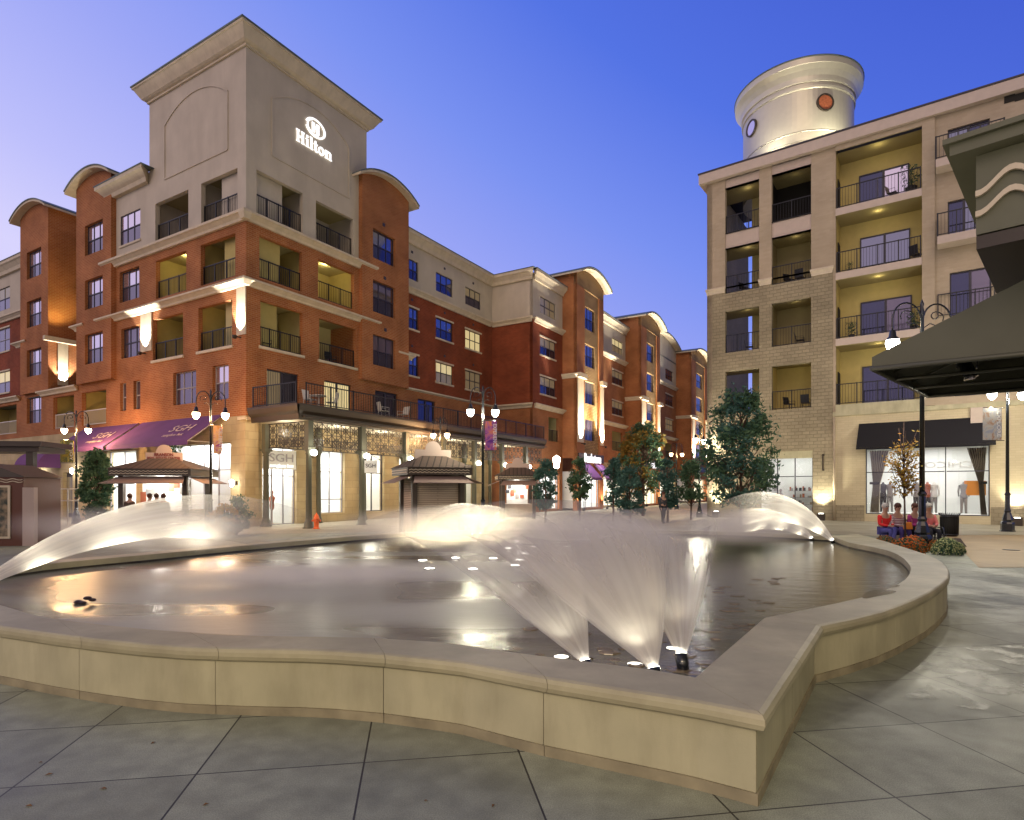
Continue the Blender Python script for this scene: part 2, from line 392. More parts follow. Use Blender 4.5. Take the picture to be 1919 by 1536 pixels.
# ------------------------------------------------------------------ facade kit
def wall(fr, s0, s1, z0, z1, ops, m, parent, n=0.0, t=0.25, name='wall', top=True, ends=True, back=True):
    """wall in the face plane with rectangular openings and their reveals"""
    if s0 > s1: s0, s1 = s1, s0
    ops = [(max(s0, min(a, b)), min(s1, max(a, b)), max(z0, c), min(z1, d)) for a, b, c, d in ops]
    ops = [o for o in ops if o[1]-o[0] > 0.02 and o[3]-o[2] > 0.02]
    S_ = sorted({s0, s1, *[o[0] for o in ops], *[o[1] for o in ops]}); Z_ = sorted({z0, z1, *[o[2] for o in ops], *[o[3] for o in ops]})
    mb = MB(fr)
    for i in range(len(S_)-1):
        j = 0
        while j < len(Z_)-1:
            cs = (S_[i]+S_[i+1])/2
            hole = lambda zz: any(o[0] < cs < o[1] and o[2] < zz < o[3] for o in ops)
            if hole((Z_[j]+Z_[j+1])/2): j += 1; continue
            k = j
            while k+1 < len(Z_)-1 and not hole((Z_[k+1]+Z_[k+2])/2): k += 1
            mb.quad((S_[i], n, Z_[j]), (S_[i+1], n, Z_[j]), (S_[i+1], n, Z_[k+1]), (S_[i], n, Z_[k+1]))
            if back: mb.quad((S_[i], n-t, Z_[j]), (S_[i+1], n-t, Z_[j]), (S_[i+1], n-t, Z_[k+1]), (S_[i], n-t, Z_[k+1]))
            j = k+1
    for a, b, c, d in ops:
        mb.quad((a, n, c), (a, n-t, c), (a, n-t, d), (a, n, d)); mb.quad((b, n, c), (b, n-t, c), (b, n-t, d), (b, n, d))
        mb.quad((a, n, d), (b, n, d), (b, n-t, d), (a, n-t, d))
        if c > z0+1e-6: mb.quad((a, n, c), (b, n, c), (b, n-t, c), (a, n-t, c))
    if top: mb.quad((s0, n, z1), (s1, n, z1), (s1, n-t, z1), (s0, n-t, z1))
    if ends:
        for s in ((s0, s1) if ends is True else (s1,)): mb.quad((s, n, z0), (s, n-t, z0), (s, n-t, z1), (s, n, z1))
    return mb.build(name, m, parent, fixn=False)
def window(fr, s0, s1, z0, z1, parent, n=-0.12, cols=3, up='g_sky', lo='g_scr', sill=False, lintel=False, frame='frame', rows=2):
    if s0 > s1: s0, s1 = s1, s0
    w = 0.045; d = 0.06
    mb = MB(fr)
    mb.box(s0, n-d, z0, s0+w, n, z1); mb.box(s1-w, n-d, z0, s1, n, z1)
    mb.box(s0+w, n-d, z1-w, s1-w, n, z1); mb.box(s0+w, n-d, z0, s1-w, n, z0+w)
    zm = z0+(z1-z0)*0.5
    mb.box(s0+w, n-d, zm-0.03, s1-w, n+0.01, zm+0.03)
    for i in range(1, cols):
        x = s0+(s1-s0)*i/cols
        mb.box(x-0.03, n-d, z0+w, x+0.03, n-0.003, zm-0.03); mb.box(x-0.03, n-d, zm+0.03, x+0.03, n-0.003, z1-w)
    f = mb.build('window', M[frame], parent)
    for (a, b, mm) in ((z0+w, zm-0.03, lo), (zm+0.03, z1-w, up)):
        g = MB(fr); g.quad((s0+w, n-0.03, a), (s1-w, n-0.03, a), (s1-w, n-0.03, b), (s0+w, n-0.03, b)); g.build('pane', M[mm], f, fixn=False)
    if sill:
        q = MB(fr); q.box(s0-0.08, -0.02, z0-0.12, s1+0.08, 0.07, z0-0.001); q.build('sill', M['trim'], f)
    if lintel:
        q = MB(fr); q.box(s0-0.08, -0.02, z1+0.001, s1+0.08, 0.05, z1+0.12); q.build('lintel', M['trim'], f)
    return f
def railing(fr, s0, s1, z0, h, parent, n=-0.05, m='rail', posts=2, step=0.13, name='railing'):
    if s0 > s1: s0, s1 = s1, s0
    mb = MB(fr)
    mb.box(s0, n-0.025, z0+h-0.05, s1, n+0.025, z0+h); mb.box(s0, n-0.02, z0+0.07, s1, n+0.02, z0+0.11)
    k = max(2, int((s1-s0)/step))
    for i in range(k+1):
        x = s0+(s1-s0)*i/k
        mb.box(x-0.008, n-0.008, z0+0.11, x+0.008, n+0.008, z0+h-0.05)
    for i in range(posts+2):
        x = s0+0.025+(s1-s0-0.05)*i/(posts+1)
        mb.box(x-0.025, n-0.026, z0, x+0.025, n+0.026, z0+h+0.02)
    return mb.build(name, M[m], parent, fixn=False)
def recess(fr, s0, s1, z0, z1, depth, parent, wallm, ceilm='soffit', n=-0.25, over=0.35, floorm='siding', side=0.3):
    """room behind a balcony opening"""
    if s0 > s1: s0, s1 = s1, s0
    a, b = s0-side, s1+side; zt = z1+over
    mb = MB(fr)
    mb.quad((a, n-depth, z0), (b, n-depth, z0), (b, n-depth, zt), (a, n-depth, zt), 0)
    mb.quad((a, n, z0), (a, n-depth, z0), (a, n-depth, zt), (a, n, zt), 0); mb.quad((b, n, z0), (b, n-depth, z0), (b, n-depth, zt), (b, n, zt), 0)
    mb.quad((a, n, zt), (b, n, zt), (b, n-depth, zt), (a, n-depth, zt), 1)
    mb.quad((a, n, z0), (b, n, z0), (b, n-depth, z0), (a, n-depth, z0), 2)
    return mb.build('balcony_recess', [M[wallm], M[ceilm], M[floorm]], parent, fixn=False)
def slider(fr, s0, s1, z0, z1, parent, n, left='g_dark', right='g_blue', name='balcony_door'):
    if s0 > s1: s0, s1 = s1, s0
    w = 0.07; mid = (s0+s1)/2
    mb = MB(fr)
    mb.box(s0, n, z0, s0+w, n+0.08, z1); mb.box(s1-w, n, z0, s1, n+0.08, z1); mb.box(s0+w, n, z1-w, s1-w, n+0.08, z1)
    mb.box(s0+w, n, z0, s1-w, n+0.08, z0+w); mb.box(mid-0.06, n, z0+w, mid+0.06, n+0.09, z1-w)
    f = mb.build(name, M['frame'], parent)
    for (a, b, mm) in ((s0+w, mid-0.06, left), (mid+0.06, s1-w, right)):
        g = MB(fr); g.quad((a, n+0.03, z0+w), (b, n+0.03, z0+w), (b, n+0.03, z1-w), (a, n+0.03, z1-w)); g.build('pane', M[mm], f, fixn=False)
    return f
def band(fr, s0, s1, z0, z1, parent, n=0.0, proj=0.22, m='trim', name='cornice', cap=None):
    """moulded string course, mitred end returns"""
    if s0 > s1: s0, s1 = s1, s0
    h = z1-z0
    prof = [(0, z0), (proj*0.35, z0), (proj*0.45, z0+h*0.3), (proj*0.8, z0+h*0.62), (proj, z0+h*0.72), (proj, z1), (0, z1)]
    mb = MB(fr); k = len(prof)
    vsx = []
    for s, sg in ((s0, -1), (s1, 1)):
        for (p, z) in prof: vsx.append((s+sg*p*0.8, n+p-0.003, z))
    mb.add(vsx, [tuple(range(k)), tuple(range(2*k-1, k-1, -1))]+[(i, (i+1) % k, k+(i+1) % k, k+i) for i in range(k)])
    o = mb.build(name, M[m], parent)
    if cap:
        q = MB(fr); q.box(s0-proj*0.8-0.04, n-0.02, z1+0.001, s1+proj*0.8+0.04, n+proj+0.04, z1+0.05); q.build('flashing', M[cap], o)
    return o
def arch_pts(s0, s1, zs, rise, k=14):
    w = abs(s1-s0)/2; c = (s0+s1)/2; R = (w*w+rise*rise)/(2*rise); zc = zs+rise-R
    a = math.asin(min(1, w/R))
    return [(c+R*math.sin(-a+2*a*i/k), zc+R*math.cos(-a+2*a*i/k)) for i in range(k+1)]
def curved_roof(fr, s0, s1, zs, rise, n_front, n_back, parent, over=0.40, th=0.14):
    """barrel roof that overhangs a bay"""
    if s0 > s1: s0, s1 = s1, s0
    P = arch_pts(s0-over, s1+over, zs, rise); k = len(P)
    mb = MB(fr)
    lo = P; hi = [(x, z+th) for x, z in P]
    v = [(x, n_front, z) for x, z in lo]+[(x, n_front, z) for x, z in hi]+[(x, n_back, z) for x, z in lo]+[(x, n_back, z) for x, z in hi]
    f = []
    for i in range(k-1):
        f += [(i, i+1, k+i+1, k+i), (2*k+i, 2*k+i+1, 3*k+i+1, 3*k+i), (i, i+1, 2*k+i+1, 2*k+i)]
    f += [(0, k, 3*k, 2*k), (k-1, 2*k-1, 4*k-1, 3*k-1)]
    mb.add(v, f, 0)
    o = mb.build('curved_roof', M['trim'], parent)
    q = MB(fr); h2 = [(x, z+th+0.004) for x, z in P]; h3 = [(x, z+th+0.07) for x, z in P]
    v = [(x, n_front+0.05, z) for x, z in h2]+[(x, n_front+0.05, z) for x, z in h3]+[(x, n_back, z) for x, z in h2]+[(x, n_back, z) for x, z in h3]
    f = []
    for i in range(k-1):
        f += [(i, i+1, k+i+1, k+i), (2*k+i, 2*k+i+1, 3*k+i+1, 3*k+i), (i, i+1, 2*k+i+1, 2*k+i), (k+i, k+i+1, 3*k+i+1, 3*k+i)]
    f += [(0, k, 3*k, 2*k), (k-1, 2*k-1, 4*k-1, 3*k-1)]
    q.add(v, f, 0); q.build('roof_sheet', M['roof'], o)
    return o
def arch_fill(fr, s0, s1, z0, zs, rise, n, t, m, parent, over=0.45, name='wall'):
    """wall head under a barrel roof"""
    if s0 > s1: s0, s1 = s1, s0
    P = arch_pts(s0-over, s1+over, zs, rise, 20)
    pts = [(x, z) for x, z in P if s0 <= x <= s1]
    def zat(s):
        for (x0, a0), (x1, a1) in zip(P, P[1:]):
            if x0 <= s <= x1: return a0+(a1-a0)*(s-x0)/(x1-x0)
        return zs
    pts = [(s0, zat(s0))]+pts+[(s1, zat(s1))]
    poly = [(s0, z0)]+[(s1, z0)]+[(x, z-0.004) for x, z in reversed(pts)]
    mb = MB(fr); mb.slab(poly, n-t, n); return mb.build(name, m, parent)
def strip(fr, s, w, z0, z1, parent, n=0.0, pr=0.06):
    """pale raised strip added to show the uplight beam as a bright bar"""
    mb = MB(fr); mb.box(s-w/2, n+.001, z0, s+w/2, n+pr, z1); return mb.build('beam_strip', M['trim'], parent)  # pale colour gives the beam its sharp edges against the brick
def uplight(fr, s, z, parent, n=0.0, e=60.0, up=3.0, col=(1.0, 0.93, 0.78)):
    mb = MB(fr); mb.box(s-0.05, n, z-0.05, s+0.05, n+0.30, z); mb.lathe([(0.0, z-0.16), (0.09, z-0.14), (0.12, z+0.02), (0.10, z+0.02)], (s, n+0.34), 10)
    f = mb.build('uplight', M['bronze'], parent)
    light('SPOT', fr.p(s, n+0.30, z+0.06), e, col, 0.05, f, target=fr.p(s, n+0.10, z+up), spot=75, blend=0.35)
    return f
# ================================================================== ground
def sheet(name, pts, z, m, kind='structure', th=0.0):
    mb = MB(); mb.add([(p[0], p[1], z) for p in pts], [tuple(range(len(pts)))])
    o = mb.build(name, m, None); tag(o, kind=kind); return o
# plaza concrete with saw-cut joints on the measured 1.0 x 0.93 m grid, turned 9.3 degrees
m, t, b = newmat('plaza concrete'); M['plaza'] = m
tc_ = N(t, 'ShaderNodeTexCoord'); mp = N(t, 'ShaderNodeMapping'); mp.vector_type = 'TEXTURE'
og = G(1558, 1281); mp.inputs['Location'].default_value = (og.x, og.y, 0); mp.inputs['Rotation'].default_value = (0, 0, rad(9.2))
t.links.new(tc_.outputs['Object'], mp.inputs['Vector'])
sx = N(t, 'ShaderNodeSeparateXYZ'); t.links.new(mp.outputs[0], sx.inputs[0])
def joint(axis, step):
    a = N(t, 'ShaderNodeMath', operation='DIVIDE'); a.inputs[1].default_value = step; t.links.new(sx.outputs[axis], a.inputs[0])
    w = N(t, 'ShaderNodeMath', operation='PINGPONG'); w.inputs[1].default_value = 0.5; t.links.new(a.outputs[0], w.inputs[0])
    l = N(t, 'ShaderNodeMath', operation='LESS_THAN'); l.inputs[1].default_value = 0.0058; t.links.new(w.outputs[0], l.inputs[0]); return l
jx, jy = joint(0, 1.09), joint(1, 1.01)
mxm = N(t, 'ShaderNodeMath', operation='MAXIMUM'); t.links.new(jx.outputs[0], mxm.inputs[0]); t.links.new(jy.outputs[0], mxm.inputs[1])
n1 = N(t, 'ShaderNodeTexNoise'); n1.inputs['Scale'].default_value = 0.55; n1.inputs['Detail'].default_value = 7; n1.inputs['Roughness'].default_value = 0.65
n2 = N(t, 'ShaderNodeTexNoise'); n2.inputs['Scale'].default_value = 120; n2.inputs['Detail'].default_value = 2
n3 = N(t, 'ShaderNodeTexNoise'); n3.inputs['Scale'].default_value = 5; n3.inputs['Detail'].default_value = 6
for q in (n1, n2, n3): t.links.new(tc_.outputs['Object'], q.inputs['Vector'])
cr1 = N(t, 'ShaderNodeValToRGB'); cr1.color_ramp.elements[0].position = 0.32; cr1.color_ramp.elements[1].position = 0.68
cr1.color_ramp.elements[0].color = (0.20, 0.215, 0.160, 1); cr1.color_ramp.elements[1].color = (0.35, 0.365, 0.275, 1)
t.links.new(n1.outputs['Fac'], cr1.inputs[0])
sp = N(t, 'ShaderNodeMapRange'); sp.inputs['From Min'].default_value = 0.35; sp.inputs['From Max'].default_value = 0.65; sp.inputs['To Min'].default_value = 0.80; sp.inputs['To Max'].default_value = 1.2
t.links.new(n2.outputs['Fac'], sp.inputs['Value'])
sp3 = N(t, 'ShaderNodeMapRange'); sp3.inputs['From Min'].default_value = 0.35; sp3.inputs['From Max'].default_value = 0.7; sp3.inputs['To Min'].default_value = 0.82; sp3.inputs['To Max'].default_value = 1.12
t.links.new(n3.outputs['Fac'], sp3.inputs['Value'])
mm1 = N(t, 'ShaderNodeMath', operation='MULTIPLY'); t.links.new(sp.outputs[0], mm1.inputs[0]); t.links.new(sp3.outputs[0], mm1.inputs[1])
mu = N(t, 'ShaderNodeMix', data_type='RGBA', blend_type='MULTIPLY'); mu.inputs[0].default_value = 1
t.links.new(cr1.outputs[0], mu.inputs[6]); t.links.new(mm1.outputs[0], mu.inputs[7])
fx = []
for ax_, st_ in ((0, 1.09), (1, 1.01)):
    a = N(t, 'ShaderNodeMath', operation='DIVIDE'); a.inputs[1].default_value = st_; t.links.new(sx.outputs[ax_], a.inputs[0]); a2 = N(t, 'ShaderNodeMath', operation='FLOOR'); t.links.new(a.outputs[0], a2.inputs[0]); fx.append(a2)
cxy = N(t, 'ShaderNodeCombineXYZ'); t.links.new(fx[0].outputs[0], cxy.inputs[0]); t.links.new(fx[1].outputs[0], cxy.inputs[1])
wn = N(t, 'ShaderNodeTexWhiteNoise'); wn.noise_dimensions = '3D'; t.links.new(cxy.outputs[0], wn.inputs['Vector'])
wr = N(t, 'ShaderNodeMapRange'); wr.inputs['To Min'].default_value = .86; wr.inputs['To Max'].default_value = 1.10; t.links.new(wn.outputs['Value'], wr.inputs['Value'])
m2_ = N(t, 'ShaderNodeMath', operation='MULTIPLY'); t.links.new(mm1.outputs[0], m2_.inputs[0]); t.links.new(wr.outputs[0], m2_.inputs[1]); t.links.new(m2_.outputs[0], mu.inputs[7])
mj = N(t, 'ShaderNodeMix', data_type='RGBA'); mj.inputs[7].default_value = (0.028, 0.026, 0.022, 1)
t.links.new(mxm.outputs[0], mj.inputs[0]); t.links.new(mu.outputs[2], mj.inputs[6]); t.links.new(mj.outputs[2], b.inputs['Base Color'])
rr = N(t, 'ShaderNodeMapRange'); rr.inputs['From Min'].default_value = 0.35; rr.inputs['From Max'].default_value = 0.65; rr.inputs['To Min'].default_value = 0.38; rr.inputs['To Max'].default_value = 0.75
t.links.new(n1.outputs['Fac'], rr.inputs['Value']); t.links.new(rr.outputs[0], b.inputs['Roughness'])
bp = N(t, 'ShaderNodeBump'); bp.inputs['Strength'].default_value = 0.25; bp.inputs['Distance'].default_value = 0.006
sb = N(t, 'ShaderNodeMath', operation='SUBTRACT'); t.links.new(n2.outputs['Fac'], sb.inputs[0]); t.links.new(mxm.outputs[0], sb.inputs[1])
t.links.new(sb.outputs[0], bp.inputs['Height']); t.links.new(bp.outputs[0], b.inputs['Normal'])

M['walk'] = brickmat('pale pavement', (0.36, 0.33, 0.25), (0.33, 0.30, 0.22), (0.20, 0.18, 0.14), bw=1.5, bh=1.5, ms=0.02, bump=0.2, stain=0.2, rough=0.6, offset=0.0)
M['walktan'] = brickmat('tan pavement', (0.36, 0.25, 0.13), (0.33, 0.23, 0.12), (0.20, 0.14, 0.08), bw=3, bh=3, ms=0.02, bump=0.2, stain=0.2, rough=0.55, offset=0.0)
M['road'] = mat('asphalt', (0.07, 0.065, 0.06), 0.5, noise=0.2, nscale=2)
M['soil'] = mat('bark mulch', (0.035, 0.02, 0.012), 0.95, noise=0.5, nscale=25, bump=0.8, bscale=40)
gm = MB(); gm.add([(-300, -60, 0), (300, -60, 0), (300, 420, 0), (-300, 420, 0)], [(0, 1, 2, 3)]); tag(gm.build('ground', M['plaza']), kind='structure')

# ================================================================== hotel
C0 = at(461, 916, 1.0); Yc = 2147.0/71.0
C = (rx(461)*Yc, Yc)
dR = Vector((1640-CX, F)).normalized(); dL = Vector((-dR.y, dR.x))      # right face runs away to the right, left face to the left
FR = Fr(C, dR, -dL); FL = Fr(C, dL, -dR)
f2, f3, f4, f5 = 5.9, 9.22, 12.45, 15.76
hotel = thing('hotel_building', (C[0], C[1], 0), 'tall brick hotel with a cream corner tower that carries a white lit sign', 'hotel')
hb = hotel
bT, bT2 = FL.S(280), FL.S(208)            # tower edge high up, stucco edge below
b2a, b2b = FL.S(208, 0.3), FL.S(143, 0.3)
b1a, b1b = FL.S(90, 0.3), FL.S(38, 0.3)
aT = FR.S(687); a3a, a3b = FR.S(679, 0.3), FR.S(766, 0.3)
zc = 24.2
# --- tower left face (upper stucco)
def ops_left(rows): return rows
L5 = [(FL.S(291), FL.S(353), 16.0, 18.2), (FL.S(377), FL.S(445), 16.0, 18.2)]
L4 = [(FL.S(292), FL.S(349), 12.75, 14.92), (FL.S(376), FL.S(441), 12.75, 14.92)]
L3 = [(FL.S(286.4), FL.S(343), 9.25, 11.6), (FL.S(371.5), FL.S(435), 9.25, 11.6)]
W5 = (FL.S(226), FL.S(263), 16.55, 18.35); W4 = (FL.S(224), FL.S(261), 13.15, 15.0); W3 = (FL.S(227), FL.S(262), 9.75, 11.55)
wall(FL, 0, bT, 15.6, zc, L5, M['stucco'], hb, ends='far')
wall(FL, bT, bT2, 15.6, 20.2, [W5], M['stucco'], hb)
N2 = [(FL.S(225), FL.S(236.6), 6.6, 8.3), (FL.S(250), FL.S(263), 6.6, 8.3)]
W2 = [(FL.S(324.5), FL.S(367.5), 6.55, 8.35), (FL.S(398), FL.S(428.5), 6.55, 8.35)]
O2 = [(FL.S(99.6), FL.S(138.5), 5.95, 8.1), (FL.S(153), FL.S(199), 5.95, 8.1), (FL.S(-40), FL.S(31), 5.95, 8.1)]
wall(FL, 0, bT2, 8.6, 15.6, L4+L3+[W4, W3], M['brick'], hb, ends='far')
B1lo = (FL.S(50), FL.S(77), 6.55, 8.4)
wall(FL, 0, FL.S(-60), 5.6, 8.6, N2+W2+O2+[B1lo], M['brick'], hb, ends='far')
# ground floor left: stone with shop windows
SH = [(FL.S(200), FL.S(255), 0.35, 4.2), (FL.S(300), FL.S(432), 0.35, 4.3)]
DR = [(FL.S(70), FL.S(92), 0, 3.0), (FL.S(118), FL.S(136), 0, 3.0)]
wall(FL, 0, FL.S(-60), 0, 5.6, SH+DR, M['stone'], hb, t=0.4, ends='far')
# --- right face
R5 = [(FR.S(480.8), FR.S(567.3), 16.0, 18.2), (FR.S(592), FR.S(662), 16.0, 18.2)]
R4 = [(FR.S(486), FR.S(566), 12.75, 14.92), (FR.S(596), FR.S(663), 12.75, 14.92)]
R3 = [(FR.S(488), FR.S(567), 9.25, 11.6), (FR.S(598), FR.S(667), 9.25, 11.6)]
R2 = [(FR.S(500), FR.S(560), 5.95, 8.15), (FR.S(608), FR.S(658.5), 5.95, 8.15), (FR.S(703), FR.S(745), 5.95, 8.15), (FR.S(783), FR.S(816), 5.95, 8.15)]
wall(FR, 0, aT, 15.6, zc, R5, M['stucco'], hb, ends='far')
wall(FR, 0, a3a, 8.6, 15.6, R4+R3, M['brick'], hb, ends='far')
aEnd = FR.S(1018, 0.0)
wall(FR, 0, FR.S(922, 0.0), 5.6, 8.6, R2, M['brick'], hb, ends='far')
RS = [(FR.S(492), FR.S(556), 0, 4.1), (FR.S(597), FR.S(646), 0.5, 4.1), (FR.S(681), FR.S(720), 0.5, 4.1), (FR.S(748), FR.S(775), 0.4, 4.0), (FR.S(822), FR.S(850), 0.0, 3.6), (FR.S(872), FR.S(890), 0.4, 3.8)]
wall(FR, 0, FR.S(922, 0.0), 0, 5.6, RS, M['stone'], hb, t=0.4, ends='far')
# corner stone pier (left of the arcade)
mb = MB(FR); mb.box(-0.15, -0.30, 0, 0.62, 0.16, 5.35); mb.build('corner_pier', M['stone'], hb)
mb = MB(FR); mb.box(-0.28, -0.3, 5.352, 0.75, 0.30, 5.5); mb.build('pier_cap', M['trim'], hb)
# roof slabs and back walls
def roofslab(pts, z, nm='roof', m='roof', th=0.25):
    mb = MB(); mb.prism(pts, z-th, z); return mb.build(nm, M[m], hb)
pw = lambda fr, s, n: (lambda p: (p.x, p.y))(fr.p(s, 0, n, 0))
T_far = FR.p(aT, 0, 0, 0)
P = lambda a, b_: (lambda p: (p.x, p.y))(Vector((C[0], C[1], 0))+Vector((*dR, 0))*a+Vector((*dL, 0))*b_)
roofslab([P(0.26, 0.26), P(aT, 0.26), P(aT, bT), P(0.26, bT)], zc-0.3)
mb = MB()
for (p, q) in ((P(aT-.01, 0.0), P(aT-.01, bT)), (P(0.0, bT-.01), P(aT, bT-.01))):
    mb.quad((*p, 15.6), (*q, 15.6), (*q, zc), (*p, zc))
mb.build('wall', M['stucco'], hb, fixn=False)
# tower cornice: flared, all the way round
def ring_cornice(a0, a1, b0, b1, z0, z1, o, name='tower_cornice'):
    prof = [(0.0, z0), (0.10, z0), (0.10, z0+0.10), (0.20, z0+0.13), (0.30, z0+0.2), (o*0.9, z1-0.12), (o, z1-0.10), (o, z1)]
    mb = MB(); k = len(prof); v = []
    for (p, z) in prof:
        for (a, b_) in ((a0-p, b0-p), (a1+p, b0-p), (a1+p, b1+p), (a0-p, b1+p)): v.append((*P(a, b_), z))
    f = [tuple(range((k-1)*4, k*4))]
    for i in range(k-1):
        for j in range(4): f.append((i*4+j, i*4+(j+1) % 4, (i+1)*4+(j+1) % 4, (i+1)*4+j))
    mb.add(v, f); o_ = mb.build(name, M['trim'], hb)
    q = MB(); o2 = o+0.05; q.prism([P(a0-o2, b0-o2), P(a1+o2, b0-o2), P(a1+o2, b1+o2), P(a0-o2, b1+o2)], z1+0.002, z1+0.07); q.build('flashing', M['roof'], o_)
ring_cornice(0, aT, 0, bT, zc-0.1, 24.9, 0.66)
# arched panel mouldings on the two tower faces
def panel(fr, s0, s1, z0, zs, rise, parent, over=0):
    if s0 > s1: s0, s1 = s1, s0
    A = arch_pts(s0, s1, zs, rise, 16); mb = MB(fr)
    path = [(s0, z0)]+A+[(s1, z0), (s0, z0)]
    for (x0, za), (x1, zb) in zip(path, path[1:]):
        d = Vector((x1-x0, zb-za)); l = d.length
        if l < 1e-4: continue
        d /= l; nn = Vector((-d.y, d.x))*0.045
        pts = [(x0+nn.x, za+nn.y), (x1+nn.x, zb+nn.y), (x1-nn.x, zb-nn.y), (x0-nn.x, za-nn.y)]
        mb.slab(pts, 0.001, 0.05)
    return mb.build('panel_moulding', M['stucco'], parent)
panel(FL, FL.S(309), FL.S(427), 19.35, 22.35, 1.0, hb)
panel(FR, FR.S(510), FR.S(654), 19.35, 22.35, 1.0, hb)
# mouldings / string courses
band(FL, 0.05, bT2+0.35, 15.36, 15.78, hb, proj=0.42)
band(FR, 0.05, FR.S(694), 15.36, 15.78, hb, proj=0.42)
band(FL, 0.05, FL.S(193), 12.08, 12.42, hb, proj=0.40)
band(FR, 0.05, FR.S(700), 12.08, 12.42, hb, proj=0.40)
for za, zb2, zz in ((15.36, 15.655, 15.78), (12.08, 12.315, 12.42)):      # mitred corner blocks
    mb = MB(); o1, o2 = .30, .42; q = [P(.04, .04), P(-o1, .04), P(-o1, -o1), P(.04, -o1)]; q2 = [P(.04, .04), P(-o2, .04), P(-o2, -o2), P(.04, -o2)]
    mb.add([(*p, za) for p in q]+[(*p, zb2) for p in q2]+[(*p, zz) for p in q2], [(3, 2, 1, 0), (8, 9, 10, 11)]+[(r*4+k_, r*4+(k_+1) % 4, r*4+4+(k_+1) % 4, r*4+4+k_) for r in (0, 1) for k_ in range(4)])
    mb.build('cornice_corner', M['trim'], hb)
band(FL, bT+0.1, bT2-0.02, 19.55, 20.25, hb, proj=0.7, cap='roof')
roofslab([P(0.3, bT), P(9, bT), P(9, bT2), P(0.3, bT2)], 20.1)
# windows / balconies on the left face
for w in (W5, W4, W3): window(FL, *w, hb, n=(-0.03 if w is W5 else -0.18), sill=(w is W5), up=('g_sky' if w is not W3 else 'g_scr'), lo='g_scr')
for w in N2: window(FL, *w, hb, n=-0.18, cols=1, up='g_scr', lo='g_scr', frame='framel')
window(FL, *W2[0], hb, n=-0.18, cols=3, up='g_scr', lo='g_scr', frame='framel')
window(FL, *W2[1], hb, n=-0.18, cols=2, up='g_sky', lo='g_scr', frame='framel')
window(FL, *B1lo, hb, n=-0.18)
for (ops, wm, cm) in ((L5, 'stucco', 'soffit'), (L4, 'yellow', 'yellowl'), (L3, 'yellow', 'soffit')):
    for i, o in enumerate(ops):
        recess(FL, *o, 2.2, hb, wm, cm)
        railing(FL, o[0], o[1], o[2], 1.05, hb, n=-0.18, posts=2)
        if i == 1: slider(FL, o[0]-0.2, o[0]+1.5, o[2], o[2]+1.95, hb, -2.4, 'g_dark', 'g_lit' if ops is L3 else 'g_dark')
for o in O2:
    recess(FL, *o, 1.8, hb, 'yellow', 'yellow'); railing(FL, o[0], o[1], o[2], 1.0, hb, n=-0.15, m='railw', posts=0)
# right face balconies
for (ops, wm, cm) in ((R5, 'stucco', 'soffit'), (R4, 'yellow', 'yellowl'), (R3, 'yellowl', 'soffit')):
    for i, o in enumerate(ops):
        recess(FR, *o, 2.2, hb, wm, cm)
        railing(FR, o[0], o[1], o[2], 1.05, hb, n=-0.18, posts=(2 if i else 3))
        m_ = (o[0]+o[1])/2
        if i == 0: slider(FR, m_, o[1]+0.1, o[2], o[2]+1.95, hb, -2.4, 'g_lit' if ops is R3 else 'g_dark', 'g_lit' if ops in (R3,) else 'g_dim' if ops is R4 else 'g_dark')
for i, o in enumerate(R2):
    slider(FR, *o, hb, -0.2, 'g_lit' if i == 1 else 'g_dim' if i == 0 else 'g_dark', 'g_lit' if i == 1 else 'g_dark')
for ops in (L5, L4, L3):       # thin stone sills under the openings
    pass
for fr, ops in ((FL, L3), (FR, R3)):
    mb = None
    for o in ops:
        a, b_ = min(o[0], o[1]), max(o[0], o[1])
        mb = MB(fr); mb.box(a-0.1, -0.2, o[2]-0.14, b_+0.1, 0.08, o[2]-0.002); mb.build('sill', M['trim'], hb)
# shallow lit lamps in the L4 balconies (the photo shows them glowing yellow)
for fr, ops in ((FL, L4), (FR, R4)):
    for o in ops:
        c = fr.p((o[0]+o[1])/2, 0, -1.0, o[3]+0.22)
        light('POINT', c, 34, (1.0, 0.85, 0.40), 0.12, hb)
for fr, ops in ((FL, L3), (FR, R3)):
    for o in ops: light('POINT', fr.p((o[0]+o[1])/2, 0, -1.0, o[3]+0.22), 4, (1.0, 0.85, 0.45), 0.12, hb)
# --- projecting brick bays under barrel roofs
def bay(fr, s0, s1, z0, zs, rise, par, m='brick', n=0.3, wins=(), over=0.55, depth=4.0, wn=None, rows=True, front=None, rover=None, side=True, roofn=None):
    if s0 > s1: s0, s1 = s1, s0
    wall(fr, s0, s1, z0, zs-0.8, list(wins), M[m], par, n=n, t=0.3)
    arch_fill(fr, s0, s1, zs-0.8, zs, rise, n, 0.3, M[m], par, over)
    mb = MB(fr)
    P_ = arch_pts(s0-over, s1+over, zs, rise, 20)
    def zat(s):
        for (x0, a0), (x1, a1) in zip(P_, P_[1:]):
            if x0 <= s <= x1: return a0+(a1-a0)*(s-x0)/(x1-x0)
    for s in (s0+0.002, s1-0.002): mb.quad((s, n, z0), (s, n-depth, z0), (s, n-depth, zat(s)-0.01), (s, n, zat(s)-0.01))
    mb.build('wall', M[front or m], par, fixn=False)
    curved_roof(fr, s0, s1, zs, rise, n+(roofn or 0.45), n-depth-1.0, par, over)
bw = [(FL.S(159, .3), FL.S(192.5, .3), a, b_) for a, b_ in ((16.6, 18.5), (13.2, 15.05), (9.75, 11.62))]
bay(FL, b2a, b2b, 8.6, 20.75, 0.8, hb, wins=bw, depth=4.2)
